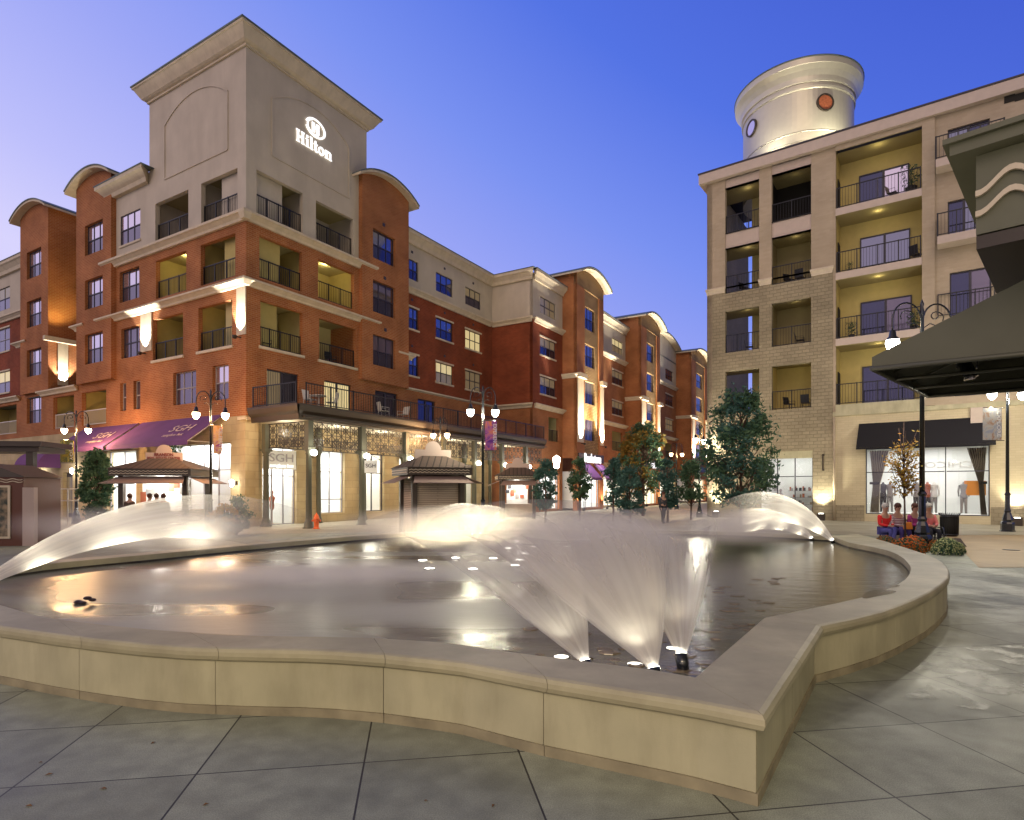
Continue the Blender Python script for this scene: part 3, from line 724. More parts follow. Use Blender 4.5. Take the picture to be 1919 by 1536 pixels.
for w in bw: window(FL, *w, hb, n=0.12, up='g_sky', lo='g_scr')
bw1 = [(FL.S(50, .3), FL.S(77, .3), a, b_) for a, b_ in ((16.6, 18.5), (13.2, 15.05), (9.75, 11.62))]
bay(FL, b1a, b1b, 8.6, 20.75, 0.8, hb, wins=bw1, depth=4.2)
for w in bw1: window(FL, *w, hb, n=0.12, up='g_sky', lo='g_scr')
bw3 = [(FR.S(699, .3), FR.S(741, .3), a, b_) for a, b_ in ((16.3, 18.15), (12.95, 14.95), (9.65, 11.55))]
bay(FR, a3a, a3b, 8.6, 20.75, 0.85, hb, wins=bw3, depth=3.0)
for i, w in enumerate(bw3): window(FR, *w, hb, n=0.12, up=('g_blue', 'g_blue', 'g_scr')[i], lo='g_dark')
# recessed wall between the two left bays and beyond them
FLr = FL.off(-3.4)
wall(FLr, b2b-1, FL.S(90, 0.0)+0.5, 8.6, 15.5, [], M['brick'], hb)
wall(FLr, b2b-1, FL.S(90, 0.0)+0.5, 15.5, 19.6, [], M['stucco'], hb)
band(FLr, b2b-1, FL.S(90, 0.0)+0.4, 19.3, 19.9, hb, proj=0.6, cap='roof')
band(FLr, b2b-1, FL.S(90, 0.0)+0.4, 12.1, 12.45, hb, proj=0.4)
band(FLr, b2b-1, FL.S(90, 0.0)+0.4, 15.4, 15.76, hb, proj=0.4)
FL0 = FL.off(-1.6)
sB = FL.S(38, 0.0); sE = FL.S(-90, 0.0)
wl = [(FL0.S(-14), FL0.S(18.5), a, b_) for a, b_ in ((16.4, 18.2), (13.05, 14.9), (9.7, 11.4))]
wall(FL0, sB-0.6, sE, 8.6, 15.5, wl[1:], M['brickred'], hb)
wall(FL0, sB-0.6, sE, 15.5, 19.4, wl[:1], M['stucco'], hb)
band(FL0, sB-0.3, sE, 19.1, 19.9, hb, proj=0.6, cap='roof')
band(FL0, sB-0.3, sE, 15.36, 15.76, hb, proj=0.4)
for i, w in enumerate(wl): window(FL0, *w, hb, n=-0.05, up=('g_dim', 'g_scr', 'g_lit')[i], lo='g_scr', frame=('frame', 'framel', 'framel')[i], sill=i > 0, lintel=i > 0)
roofslab([pw(FL0, sB-0.6, -0.2), pw(FL0, sE, -0.2), pw(FL0, sE, -9), pw(FL0, sB-0.6, -9)], 19.3)
roofslab([P(0.05, bT2), P(3.3, bT2), P(3.3, sE), P(0.05, sE)], 8.62)
roofslab([pw(FLr, b2b-1, -0.1), pw(FLr, b1a, -0.1), pw(FLr, b1a, -6), pw(FLr, b2b-1, -6)], 19.5)
# short ledges at third floor level
for px0, px1 in ((146, 80),): band(FL, FL.S(px0), FL.S(px1), 8.3, 8.62, hb, proj=0.35)
band(FL, FL.S(38), FL.S(-60), 8.3, 8.62, hb, proj=0.35)
band(FL, FL.S(45, 0.3), FL.S(26, 0.3), 12.1, 12.42, hb, proj=0.4, n=0.0)
band(FL, FL.S(152, .3), FL.S(136, .3), 12.1, 12.42, hb, proj=0.4, n=0.0)
band(FR, FR.S(752, .3), FR.S(774, .3), 10.6, 10.95, hb, proj=0.35, n=0.0)
# capped ledge over the left light streak, on the side of bay one
FSd = Fr(FL.p(b1a, 0, 0.3, 0).xy, (dR.x, dR.y), (-dL.x, -dL.y))
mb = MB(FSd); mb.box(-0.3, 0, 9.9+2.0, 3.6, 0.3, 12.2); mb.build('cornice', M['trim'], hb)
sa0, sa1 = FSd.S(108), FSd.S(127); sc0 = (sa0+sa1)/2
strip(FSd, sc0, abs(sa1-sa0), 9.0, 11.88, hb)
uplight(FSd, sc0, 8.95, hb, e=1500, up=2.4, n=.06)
light('SPOT', FSd.p(sc0-.4, 0, 1.1, 12.5), 420, (1.0, 0.80, 0.28), 0.2, hb, target=FSd.p(sc0-.6, 0, .3, 17.0), spot=110, blend=.8)
# uplights on the piers of the left face
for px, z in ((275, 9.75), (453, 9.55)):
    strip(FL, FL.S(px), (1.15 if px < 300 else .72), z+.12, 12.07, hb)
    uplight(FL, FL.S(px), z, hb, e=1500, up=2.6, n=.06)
# --- right wing, set slightly back, dark red brick with a stucco top floor
a1 = FR.S(922, -0.4); FW = FR.off(-0.4)
cols = [(FW.S(760), FW.S(784)), (FW.S(817), FW.S(848.5)), (FW.S(872), FW.S(901))]
rows = [(16.38, 17.75), (12.97, 14.43), (9.75, 11.2)]
allw = [[(c[0], c[1], r[0], r[1]) for c in cols] for r in rows]
wall(FW, a3b-0.3, a1, 15.6, 19.3, allw[0], M['stucco'], hb)
wall(FW, a3b-0.3, a1, 8.6, 15.6, allw[1]+allw[2], M['brickred'], hb)
lit = {(1, 2): ('g_lit', 'g_lit'), (2, 1): ('g_lit', 'g_dim'), (2, 2): ('g_dim', 'g_dim'), (0, 2): ('g_dim', 'g_dark')}
for r in range(3):
    for c in range(3):
        u, l = lit.get((r, c), ('g_blue', 'g_dark'))
        window(FW, *allw[r][c], hb, n=-0.08, up=u, lo=l, sill=r > 0, lintel=r > 0)
band(FW, a3b-0.1, a1-0.4, 15.36, 15.76, hb, proj=0.35)
band(FW, a3b-0.1, a1-0.4, 8.45, 8.8, hb, proj=0.4)
band(FW, a3b-0.1, a1-0.5, 18.75, 19.5, hb, proj=0.55, cap='roof')
roofslab([pw(FW, a3b-0.3, -0.1), pw(FW, a1, -0.1), pw(FW, a1, -9), pw(FW, a3b-0.3, -9)], 19.2)
# vent dots
mb = MB(FW)
for c in cols:
    for z in (18.2, 14.9, 11.7): mb.box((c[0]+c[1])/2-.09, 0, z, (c[0]+c[1])/2+.09, 0.03, z+.16)
mb.build('vent', M['frame'], hb)
for px, py in ((719, 421), (721, 521), (722, 618)):
    q = MB(FR.off(0.3)); s = FR.S(px, .3); z = FR.Z(px, py, .3); q.box(s-.1, 0, z-.1, s+.1, 0.03, z+.1); q.build('vent', M['frame'], hb)
# --- lit sign on the tower
sgn = bpy.data.objects.new('tower_sign', None); link(sgn, hb); sgn.location = (0, 0, 0)
def slabtxt(fr, s, z, h, w, glyph):
    """slab-serif letters drawn with strokes"""
    mb = MB(fr)
    def R(x0, y0, x1, y1): mb.box(s+x0*w, 0.05, z+y0*h, s+x1*w, 0.09, z+y1*h)
    for g in glyph: R(*g)
    return mb.build('letter', M['e_sign'], sgn, fixn=False)
s0, s1 = FR.S(553), FR.S(625)
zb = FR.Z(588, 285); zb = (FR.Z(556, 266)+FR.Z(622, 303))/2; hh = FR.Z(556, 243)-FR.Z(556, 266)
Wd = s1-s0; U = Wd/5.35
def ringpts(fr, cx, cz, r0x, r0z, r1x, r1z, k=28, a0=0, a1=2*math.pi, mb=None, n0=.05, n1=.09):
    for i in range(k):
        A, B_ = a0+(a1-a0)*i/k, a0+(a1-a0)*(i+1)/k
        pts = [(cx+r0x*math.cos(A), cz+r0z*math.sin(A)), (cx+r1x*math.cos(A), cz+r1z*math.sin(A)), (cx+r1x*math.cos(B_), cz+r1z*math.sin(B_)), (cx+r0x*math.cos(B_), cz+r0z*math.sin(B_))]
        mb.slab(pts, n0, n1)
x = s0
slabtxt(FR, x, zb, hh, U, [(0.05, 0, .5, .09), (.7, 0, 1.15, .09), (.05, .91, .5, 1), (.7, .91, 1.15, 1), (.14, .09, .40, .91), (.79, .09, 1.05, .91), (.40, .44, .79, .56)])
x += 1.3*U; slabtxt(FR, x, zb, hh, U, [(0, 0, .45, .08), (.1, .08, .34, .66), (.0, .60, .1, .68), (.1, .78, .34, .98)])
x += .56*U; slabtxt(FR, x, zb, hh, U, [(0, 0, .45, .08), (.1, .08, .34, 1.02), (.0, .95, .1, 1.02)])
x += .55*U; slabtxt(FR, x, zb, hh, U, [(.12, .1, .34, .9), (0, .58, .52, .68), (.2, 0, .52, .12)])
x += .62*U
mb = MB(FR); ringpts(FR, x+.42*U, zb+.34*hh, .22*U, .22*hh, .44*U, .36*hh, mb=mb); mb.build('letter', M['e_sign'], sgn, fixn=False)
x += .95*U; slabtxt(FR, x, zb, hh, U, [(0, 0, .45, .08), (.1, .08, .34, .68), (0, .60, .1, .68), (.34, .56, .75, .68), (.66, .08, .90, .60), (.56, 0, 1.0, .08)])
cx_, cz_ = FR.S(590), FR.Z(590, 241)
mb = MB(FR)
rxx = (FR.S(609)-FR.S(571))/2; rzz = hh*0.78
ringpts(FR, cx_, cz_, rxx*.82, rzz*.84, rxx, rzz, a0=rad(-165), a1=rad(165), mb=mb, k=26)
ringpts(FR, cx_-rxx*.1, cz_, rxx*.62, rzz*.70, rxx*.74, rzz*.84, a0=rad(110), a1=rad(300), mb=mb, k=14)
mb.build('emblem_ring', M['e_sign'], sgn, fixn=False)
mb = MB(FR)
for x0, x1, y0, y1 in ((-.36, -.08, -.5, .5), (.06, .36, -.55, .5), (-.08, .06, -.08, .14)): mb.box(cx_+x0*rxx, .05, cz_+y0*rzz, cx_+x1*rxx, .09, cz_+y1*rzz)
mb.build('emblem_letter', M['e_sign'], sgn, fixn=False)

# --- shop interiors behind the glass
M['shopwall'] = mat('shop wall', (0.75, 0.76, 0.74), 0.8)
M['e_ceil'] = emat('shop ceiling light', (1.0, 0.98, 0.9), 7.0)
def shop(fr, s0, s1, z0, z1, par, n=-0.4, depth=3.2, e=1.0, panes=3, trans=None, display=True, col=(1, 1, .95), frame='framel', seed=0, wallm='shopwall', marg=0.4):
    if s0 > s1: s0, s1 = s1, s0
    r_ = random.Random(seed); mb = MB(fr); a, b_ = s0-marg, s1+marg; zt = z1+0.15
    mb.quad((a, n-depth, z0), (b_, n-depth, z0), (b_, n-depth, zt), (a, n-depth, zt)); mb.quad((a, n, z0), (a, n-depth, z0), (a, n-depth, zt), (a, n, zt))
    mb.quad((b_, n, z0), (b_, n-depth, z0), (b_, n-depth, zt), (b_, n, zt)); mb.quad((a, n, zt), (b_, n, zt), (b_, n-depth, zt), (a, n-depth, zt)); mb.quad((a, n, z0), (b_, n, z0), (b_, n-depth, z0), (a, n-depth, z0))
    it = mb.build('shop_interior', M[wallm], par, fixn=False)
    c = fr.p((s0+s1)/2, 0, n-depth*0.45, z1+0.08)
    ar = light('AREA', c, 62*e*(s1-s0), col, ((s1-s0)*0.8, depth*0.6), it, rot=(0, 0, math.atan2(fr.d.y, fr.d.x)))
    if display:
        k = int((s1-s0)/0.55); dm = [M['dsp%d' % j] for j in range(5)]
        for i in range(k):
            x = s0+0.3+(s1-s0-0.6)*(i+r_.random()*0.5)/max(1, k)
            mb = MB(fr); h = r_.uniform(0.8, 1.9)
            if r_.random() < 0.5:
                nn = n-depth+0.35
                for q in range(4): mb.box(x-.3, nn-.15, z0+.3+q*.45, x+.3, nn+.15, z0+.33+q*.45)
                for q in range(12): xx = x-.26+r_.random()*.46; zz = z0+.335+r_.randrange(4)*.45; mb.box(xx, nn-.1, zz, xx+r_.uniform(.05, .12), nn+.1, zz+r_.uniform(.1, .3), 1+r_.randrange(4))
                mb.build('display_shelf', dm, it)
            else:
                nn = n-r_.uniform(0.7, 1.6)
                mb.lathe([(.16, z0+.0), (.03, z0+.03), (.03, z0+.75), (.10, z0+.8), (.13, z0+1.0), (.10, z0+1.15), (.17, z0+1.42), (.08, z0+1.52), (.045, z0+1.6), (.08, z0+1.68), (.07, z0+1.78), (0.0, z0+1.82)], (x, nn), 10, 1+r_.randrange(4))
                mb.build('mannequin', dm, it)
    w = 0.05; mb = MB(fr); nf = n+0.12
    mb.box(s0, nf, z0, s0+w, nf+.08, z1); mb.box(s1-w, nf, z0, s1, nf+.08, z1); mb.box(s0+w, nf, z1-w, s1-w, nf+.08, z1); mb.box(s0+w, nf, z0, s1-w, nf+.08, z0+w)
    for i in range(1, panes): x = s0+(s1-s0)*i/panes; mb.box(x-.025, nf, z0+w, x+.025, nf+.078, z1-w)
    for tz in (trans or []):
        for i in range(panes): mb.box(s0+(s1-s0)*i/panes+.051, nf, tz-.025, s0+(s1-s0)*(i+1)/panes-.051, nf+.074, tz+.025)
    fo = mb.build('shop_window', M[frame], par)
    g = MB(fr); g.quad((s0+w, nf+.04, z0+w), (s1-w, nf+.04, z0+w), (s1-w, nf+.04, z1-w), (s0+w, nf+.04, z1-w)); g.build('pane', M['shopglass'], fo, fixn=False)
    return it
for j, c in enumerate(((0.3, .3, .3), (0.05, .05, .06), (0.25, .18, .10), (.30, .28, .27), (.35, .10, .05))): M['dsp%d' % j] = mat('display goods %d' % j, c, 0.7)
shop(FL, *SH[0], hb, panes=2, trans=[2.9], e=2.2, seed=1); shop(FL, *SH[1], hb, panes=5, trans=[2.9], e=1.3, seed=2, depth=.74, n=-.38, display=False)
shop(FR, *RS[0], hb, panes=3, trans=[2.6], e=2.8, seed=3, marg=.02); shop(FR, *RS[1], hb, panes=2, trans=[1.3, 2.9], e=2.8, seed=4)
shop(FR, *RS[2], hb, panes=2, trans=[2.9], e=1.8, seed=5, frame='frame', col=(1, .9, .75)); shop(FR, *RS[3], hb, panes=2, trans=[2.9], e=1.8, seed=6, frame='frame', col=(1, .9, .7))
shop(FR, *RS[4], hb, panes=2, e=0.8, seed=7, frame='frame', col=(1, .88, .6), wallm='yellowl'); shop(FR, *RS[5], hb, panes=1, e=0.8, seed=8, frame='frame', col=(1, .9, .7))
for d_ in DR:
    mb = MB(FL); a, b_ = sorted(d_[:2]); mb.box(a+.02, -0.3, 0.01, b_-.02, -0.22, 2.96)
    for x in (a+.1, (a+b_)/2+.05): mb.box(x, -0.219, 0.3, x+(b_-a)/2-.15, -0.2, 2.7, 1)
    mb.build('door', [M['frame'], M['g_dim']], hb)
# shop sign over the corner door
sp_ = FR.p((RS[0][0]+RS[0][1])/2+0.1, 0, 0.02, 3.35)
mb = MB(FR); a, b_ = sorted(RS[0][:2]); mb.box(a+.02, -0.15, 2.95, b_-.02, -0.02, 3.95); sb_ = mb.build('sign_panel', M['white'], hb)
letters('sign_lettering', 'SGH', 0.62, sp_+Vector((0, 0, .18)), FR.d, (0, 0, 1), M['curtain'], sb_, width=1.5)
letters('sign_lettering', 'sunglass hut', 0.24, sp_+Vector((0, 0, -.22)), FR.d, (0, 0, 1), M['e_sign'], sb_, width=1.5)
# ================================================================== far brick block with three barrel-roofed towers
far = thing('apartment_building', (0, 0, 0), 'long brick block with a row of uplit barrel-roofed stone towers beyond the hotel', 'building')
F2 = FR.off(3.5)
bn = 3.5
mb = None
s_in = FR.S(922, -0.4)
# step side facing left
FS1 = Fr(FR.p(s_in, 0, bn, 0).xy, (dL.x, dL.y), (-dR.x, -dR.y))
wall(FS1, 0, bn+0.4, 15.6, 19.3, [], M['stucco'], far, ends=False)
wall(FS1, 0, bn+0.4, 8.6, 15.6, [], M['brickred'], far, ends=False)
wall(FS1, 0, bn+0.4, 0, 8.6, [], M['brick'], far, ends=False)
band(FS1, 0.1, bn+.2, 15.36, 15.76, far, proj=0.35); band(FS1, 0.1, bn+.2, 8.45, 8.8, far, proj=0.4); band(FS1, 0.1, bn+.2, 18.75, 19.5, far, proj=0.55, cap='roof')
segs = [(998, 1054, 1079, 1131, 4.9), (1132, 1172, 1208, 1237, 5.3), (1237, 1267, 1298, 1326, 5.6)]
rws = [(16.38, 17.75), (12.97, 14.43), (9.75, 11.2)]
s_prev = s_in
wp = [(1012, 1041), (1147, 1167), (1247, 1261)]
litf = {(0, 0): ('g_dim', 'g_dim'), (0, 1): ('g_dim', 'g_dark'), (0, 2): ('g_dim', 'g_dark'), (1, 0): ('g_lit', 'g_dim'), (1, 1): ('g_dim', 'g_dark'), (2, 2): ('g_dim', 'g_dim'), (1, 2): ('g_dim', 'g_dark')}
for k, (pa, pb, pc, pd, pn) in enumerate(segs):
    sa, sb_ = s_prev, F2.S(pb)
    w0, w1 = F2.S(wp[k][0]), F2.S(wp[k][1])
    ws = [(w0, w1, a, b_) for a, b_ in rws]
    zt = 19.3
    wall(F2, sa, sb_, 15.6, zt if k < 2 else 18.5, ws[:1], M['stucco'], far)
    wall(F2, sa, sb_, 8.6 if k else 8.6, 15.6, ws[1:], M['brickred' if k == 0 else 'brick'], far)
    for i, w in enumerate(ws):
        u, l = litf.get((k, i), ('g_scr', 'g_dark')); window(F2, *w, far, n=-0.08, up=u, lo=l, sill=i > 0, lintel=i > 0)
    bal = (F2.S(1041+0), F2.S(1066), 5.95, 8.0) if k == 0 else (w0, w1, 5.95, 8.0)
    if k == 0: bal = (F2.S(1028), F2.S(1047), 5.95, 8.0)
    wall(F2, sa, sb_, 4.6, 8.6, [bal], M['brick'], far); recess(F2, *bal, 1.8, far, 'yellowl'); railing(F2, bal[0], bal[1], bal[2], 1.0, far, n=-0.15, posts=1)
    slider(F2, (bal[0]+bal[1])/2, bal[1], bal[2], bal[2]+1.9, far, -2.0, 'g_dim', 'g_dark')
    band(F2, sa+.2, sb_-0.2, 15.36, 15.76, far, proj=0.35); band(F2, sa+.2, sb_-.2, 8.45, 8.8, far, proj=0.4)
    if k < 2: band(F2, sa+.2, sb_-.25, 18.75, 19.5, far, proj=0.5, cap='roof')
    else:
        arch_fill(F2, sa+.3, sb_+1, 18.45, 19.6, 2.2, 0, 0.3, M['stucco'], far, over=1.0); curved_roof(F2, sa+.3, sb_+1, 19.6, 2.2, 0.8, -6, far, over=1.0)
    # ground floor shop
    so = (sa+1.0, sb_-0.6, 0.2, 3.2)
    wall(F2, sa, sb_, 0, 4.6, [so], M['stone' if k else 'brick'], far, t=0.4)
    shop(F2, *so, far, panes=3, trans=[2.5], e=1.6, seed=20+k, col=(1, .93, .75) if k else (1, 1, .95))
    # tower
    fT = FR.off(pn); t0 = sb_; t1 = fT.S(pd)
    c0, c1 = t0+(t1-t0)*0.27, t0+(t1-t0)*0.82
    q0, q1 = t0+(t1-t0)*0.33, t0+(t1-t0)*0.70
    tz = [(16.3, 18.3), (12.95, 14.95), (9.6, 11.6), (6.3, 8.2)]
    tw = [(q0, q1, a, b_) for a, b_ in tz]
    zs = 20.5; rise = .95
    for (x0, x1, mm, nn) in ((t0, c0, 'brick', 0), (c0, c1, 'ledge', -0.12), (c1, t1, 'brick', 0)):
        wall(fT, x0, x1, 8.6, zs-0.8, [w for w in tw if x0 < w[0] < x1], M[mm], far, n=nn, t=0.3)
        wall(fT, x0, x1, 4.6, 8.6, [w for w in tw if x0 < w[0] < x1], M['ledge' if mm == 'ledge' else 'brick'], far, n=nn, t=0.3)
    arch_fill(fT, t0, t1, zs-0.8, zs, rise, -0.02, 0.3, M['ledge'], far, 0.5)
    curved_roof(fT, t0, t1, zs, rise, 0.7, -6, far, 0.5)
    for i, w in enumerate(tw): window(fT, *w, far, n=-0.25, up=('g_blue', 'g_blue', 'g_dim', 'g_scr')[i], lo='g_dark', sill=False)
    fs = Fr(fT.p(t0, 0, 0, 0).xy, (dL.x, dL.y), (-dR.x, -dR.y))
    mb = MB(fs); mb.quad((0, 0, 4.6), (6, 0, 4.6), (6, 0, zs+0.3), (0, 0, zs+0.3)); mb.build('wall', M['brick'], far, fixn=False)
    fs2 = Fr(fT.p(t1, 0, 0, 0).xy, (dL.x, dL.y), (dR.x, dR.y))
    mb = MB(fs2); mb.quad((0, 0, 0), (6, 0, 0), (6, 0, zs+0.3), (0, 0, zs+0.3)); mb.build('wall', M['brick'], far, fixn=False)
    band(fs, 0.05, pn-bn+0.0, 11.55, 11.95, far, proj=0.25)
    for x0, x1 in ((t0-0.1, c0-.1), (c1+.1, t1+.1)):
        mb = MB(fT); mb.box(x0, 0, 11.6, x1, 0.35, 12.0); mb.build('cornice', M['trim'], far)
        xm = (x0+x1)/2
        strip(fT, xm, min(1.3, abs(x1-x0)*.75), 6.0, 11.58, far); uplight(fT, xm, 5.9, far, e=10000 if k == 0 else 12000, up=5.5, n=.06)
    light('SPOT', fT.p((t0+t1)/2, 0, 1.3, 5.4), 5200, (1, .74, .36), .2, far, target=fT.p((t0+t1)/2, 0, .0, 12.5), spot=85, blend=.9)
    so = (t0+(t1-t0)*0.15, t1-(t1-t0)*0.15, 0.2, 3.3)
    wall(fT, t0, t1, 0, 4.6, [so], M['brick'], far, t=0.4)
    shop(fT, *so, far, panes=3, trans=[2.6], e=1.6, seed=30+k, col=(1, 1, .95) if k < 1 else (1, .85, .55))
    mb = MB(fT); mb.box(t0+.2, 0.0, 4.3, t1-.2, 0.12, 5.05); sg = mb.build('shop_fascia', M['bronze'], far)
    if k == 0: letters('sign_lettering', 'Bookstore', 1.15, fT.p((t0+t1)/2, 0, .2, 4.62), fT.d, (0, 0, 1), M['e_sign'], sg, ext=.03, bold=.02, width=(t1-t0)*0.62)
    if k == 1: letters('sign_lettering', 'Books', 1.15, fT.p((t0+t1)/2, 0, .2, 4.62), fT.d, (0, 0, 1), M['e_sign'], sg, ext=.03, bold=.02, width=(t1-t0)*0.4)
    # warm uplights at pavement level
    for x in (t0+0.3, t1-0.3):
        mb = MB(fT); mb.lathe([(.12, 0.0), (.15, .25), (.10, .26)], (x, 0.5), 10); u = mb.build('uplight', M['bronze'], far)
        light('SPOT', fT.p(x, .45, .35), 500, (1, .8, .5), 0.06, u, target=fT.p(x, 0.1, 3.5), spot=80)
    s_prev = t1
    for (x0, x1) in ((sa, sb_), (t0, t1)):
        mb = MB(FR); mb.prism([(x0, bn), (x1, bn), (x1, -8), (x0, -8)], 19.0, 19.2); mb.build('roof', M['roof'], far)
# purple awnings of the far shop
def awning(fr, s0, s1, z0, z1, proj, m, name, label, cat='awning', group=None, n0=0.05, cut=0.0, val=0.22):
    if s0 > s1: s0, s1 = s1, s0
    c = fr.p((s0+s1)/2, 0, 0, 0); t_ = thing(name, (c.x, c.y, 0), label, cat, group)
    mb = MB(fr)
    A = [(s0, n0, z1), (s1, n0, z1), (s1+cut, n0+proj, z0), (s0-cut, n0+proj, z0)]
    B_ = [(x, y, z-0.02) for x, y, z in A]
    mb.add(A+B_, [(0, 1, 2, 3), (7, 6, 5, 4), (0, 3, 7, 4), (1, 0, 4, 5), (2, 1, 5, 6), (3, 2, 6, 7)])
    mb.build('canvas', M[m], t_)
    if val:
        q = MB(fr); q.box(s0-cut, n0+proj-.012, z0-val, s1+cut, n0+proj+.012, z0-.022); q.build('valance', M[m], t_)
    q = MB(fr)
    for x in (s0+.03, (s0+s1)/2, s1-.03):
        q.tube([(x, n0, z0-.03), (x, n0+proj-.03, z0-.03)], .018, 6); q.tube([(x, n0, z1-.06), (x, n0+proj-.03, z0-.05)], .018, 6)
    q.build('frame', M['railw'], t_)
    return t_
fT = FR.off(4.9); t0 = F2.S(1054); t1 = fT.S(1131)
awning(fT, t0+.4, t0+2.6, 2.9, 4.2, 1.2, 'awn_p', 'shop_awning', 'small purple awning under the lit bookstore letters, left one of the two', group='small purple awnings of the far shop')
awning(fT, t1-2.4, t1-.3, 2.9, 4.2, 1.2, 'awn_p', 'shop_awning', 'small purple awning under the lit bookstore letters, right one of the two', group='small purple awnings of the far shop')
for s in (t0+1.5, t1-1.3):
    light('SPOT', fT.p(s, 1.0, 5.3), 260, (1, 1, .95), .08, far, target=fT.p(s, .8, 3.2), spot=90)
# hanging lantern on the pier
mb = MB(); p = at(1043, 866, 48); mb.lathe([(.02, p.z+.55), (.28, p.z+.35), (.28, p.z+.3), (.20, p.z-.4), (.05, p.z-.5)], (p.x, p.y), 8); lt = mb.build('hanging_lantern', M['e_white']); tag(lt, 'glowing white lantern hung on the brick pier left of the bookstore letters', 'lantern')

# ================================================================== arcade in front of the hotel's right face
arc = thing('arcade_canopy', (*FR.p(0.8, 0, 3.7, 0).xy, 0), 'long bronze arcade canopy with tracery panels and a balcony above, along the hotel shops', 'arcade')
AN = 3.72
cs = [0.8+3.5*i for i in range(7)]; aend = 24.6
mb = MB(FR)
mb.box(0.25, 0.0, 5.3, aend, AN+0.35, 5.36); mb.box(0.25, 0.42, 5.36, aend-.2, AN-.05, 5.88)
mb.build('deck', M['bronze'], arc)
prof_f = [(0, 5.20), (0.12, 5.20), (0.16, 5.45), (0.30, 5.58), (0.36, 5.80), (0.36, 5.92), (0, 5.92)]
mb = MB(FR); k = len(prof_f)
mb.add([(0.2-(p_*0.8), AN+p_, z) for p_, z in prof_f]+[(aend, AN+p_, z) for p_, z in prof_f], [tuple(range(k)), tuple(range(2*k-1, k-1, -1))]+[(i, (i+1) % k, k+(i+1) % k, k+i) for i in range(k)])
mb.build('fascia', M['bronze'], arc)
FA = Fr(FR.p(0.2, 0, AN, 0).xy, (dL.x, dL.y), (-dR.x, -dR.y))
mb = MB(FA); mb.add([(-p_*0.8+0.0, p_, z) for p_, z in prof_f]+[(AN-0.31, p_, z) for p_, z in prof_f], [tuple(range(k)), tuple(range(2*k-1, k-1, -1))]+[(i, (i+1) % k, k+(i+1) % k, k+i) for i in range(k)])
mb.build('fascia', M['bronze'], arc)
mb = MB(FR); mb.quad((0.3, 0.02, 5.295), (aend, 0.02, 5.295), (aend, AN, 5.295), (0.3, AN, 5.295)); mb.build('soffit', M['trim'], arc, fixn=False)
def arc_col(s, n):
    mb = MB(FR); mb.box(s-.15, n-.15, 3.92, s+.15, n+.15, 5.19); mb.box(s-.22, n-.22, 3.80, s+.22, n+.22, 3.918)
    mb.lathe([(.30, 0), (.30, .05), (.24, .08), (.22, .28), (.17, .36), (.155, .5), (.135, 3.55), (.17, 3.60), (.14, 3.66), (.22, 3.78), (.22, 3.799)], (s, n), 14)
    return mb.build('column', M['colpaint'], arc)
for s in cs: arc_col(s, AN-.05)
arc_col(0.75, 0.55); arc_col(0.8, 1.9) if False else None
for s in cs[1:]:
    mb = MB(FR); mb.lathe([(.24, 0), (.20, .1), (.135, .4), (.12, 3.8), (.2, 3.95), (.2, 5.28)], (s, 0.35), 10); mb.build('pilaster_column', M['colpaint'], arc)
def lattice(fr, s0, s1, n, par, z0=3.95, z1=5.19, rows=2):
    """pierced tracery: square cells with a star and ring"""
    if s0 > s1: s0, s1 = s1, s0
    h = (z1-z0-0.1)/rows; kx = max(1, round((s1-s0-0.1)/(h))); w = (s1-s0-0.1)/kx
    mb = MB(fr); t_ = .018
    def seg(x0, a0, x1, a1, r=.014):
        d = Vector((x1-x0, a1-a0)); l = d.length; d /= l; q = Vector((-d.y, d.x))*r
        mb.slab([(x0+q.x, a0+q.y), (x1+q.x, a1+q.y), (x1-q.x, a1-q.y), (x0-q.x, a0-q.y)], n-.012, n+.012)
    mb.box(s0, n-.03, z0, s1, n+.03, z0+.05); mb.box(s0, n-.03, z1-.05, s1, n+.03, z1)
    for i in range(kx+1): seg(s0+.05+i*w, z0+.05, s0+.05+i*w, z1-.05, .02)
    for j in range(1, rows): seg(s0+.05, z0+.05+j*h, s1-.05, z0+.05+j*h, .016)
    for i in range(kx):
        for j in range(rows):
            cx, cz = s0+.05+(i+.5)*w, z0+.05+(j+.5)*h
            for a in range(8):
                an = math.pi*a/4; R_ = .46*w if a % 2 == 0 else .62*w
                seg(cx, cz, cx+R_*math.cos(an), cz+R_*math.sin(an)*h/w, .013)
            for a in range(8):
                a0_, a1_ = math.pi*a/4, math.pi*(a+1)/4
                seg(cx+.27*w*math.cos(a0_), cz+.27*h*math.sin(a0_), cx+.27*w*math.cos(a1_), cz+.27*h*math.sin(a1_), .014)
    return mb.build('tracery_panel', M['bronze'], par, fixn=False)
for s0_, s1_ in zip(cs, cs[1:]+[aend]): lattice(FR, s0_+.16, s1_-.16, AN-.05, arc)
FA2 = Fr(FR.p(0.8, 0, AN-.05, 0).xy, (dL.x, dL.y), (-dR.x, -dR.y))
lattice(FA2, .16, AN-.6-.16, 0, arc)
for s0_, s1_ in zip(cs[:3], cs[1:4]): lattice(FR, s0_+.3, s1_-.3, 1.1, arc, z0=3.95, z1=4.6, rows=1)
# terrace railing with a bowed stretch
railing(FR, 0.5, 9.6, 5.93, 1.05, arc, n=AN+.1, posts=5, step=.17); railing(FR, 9.7, aend, 5.93, 1.05, arc, n=AN+.1, posts=9, step=.17)
railing(FA, 0.1, AN-.4, 5.93, 1.05, arc, n=.1, posts=2, step=.17)
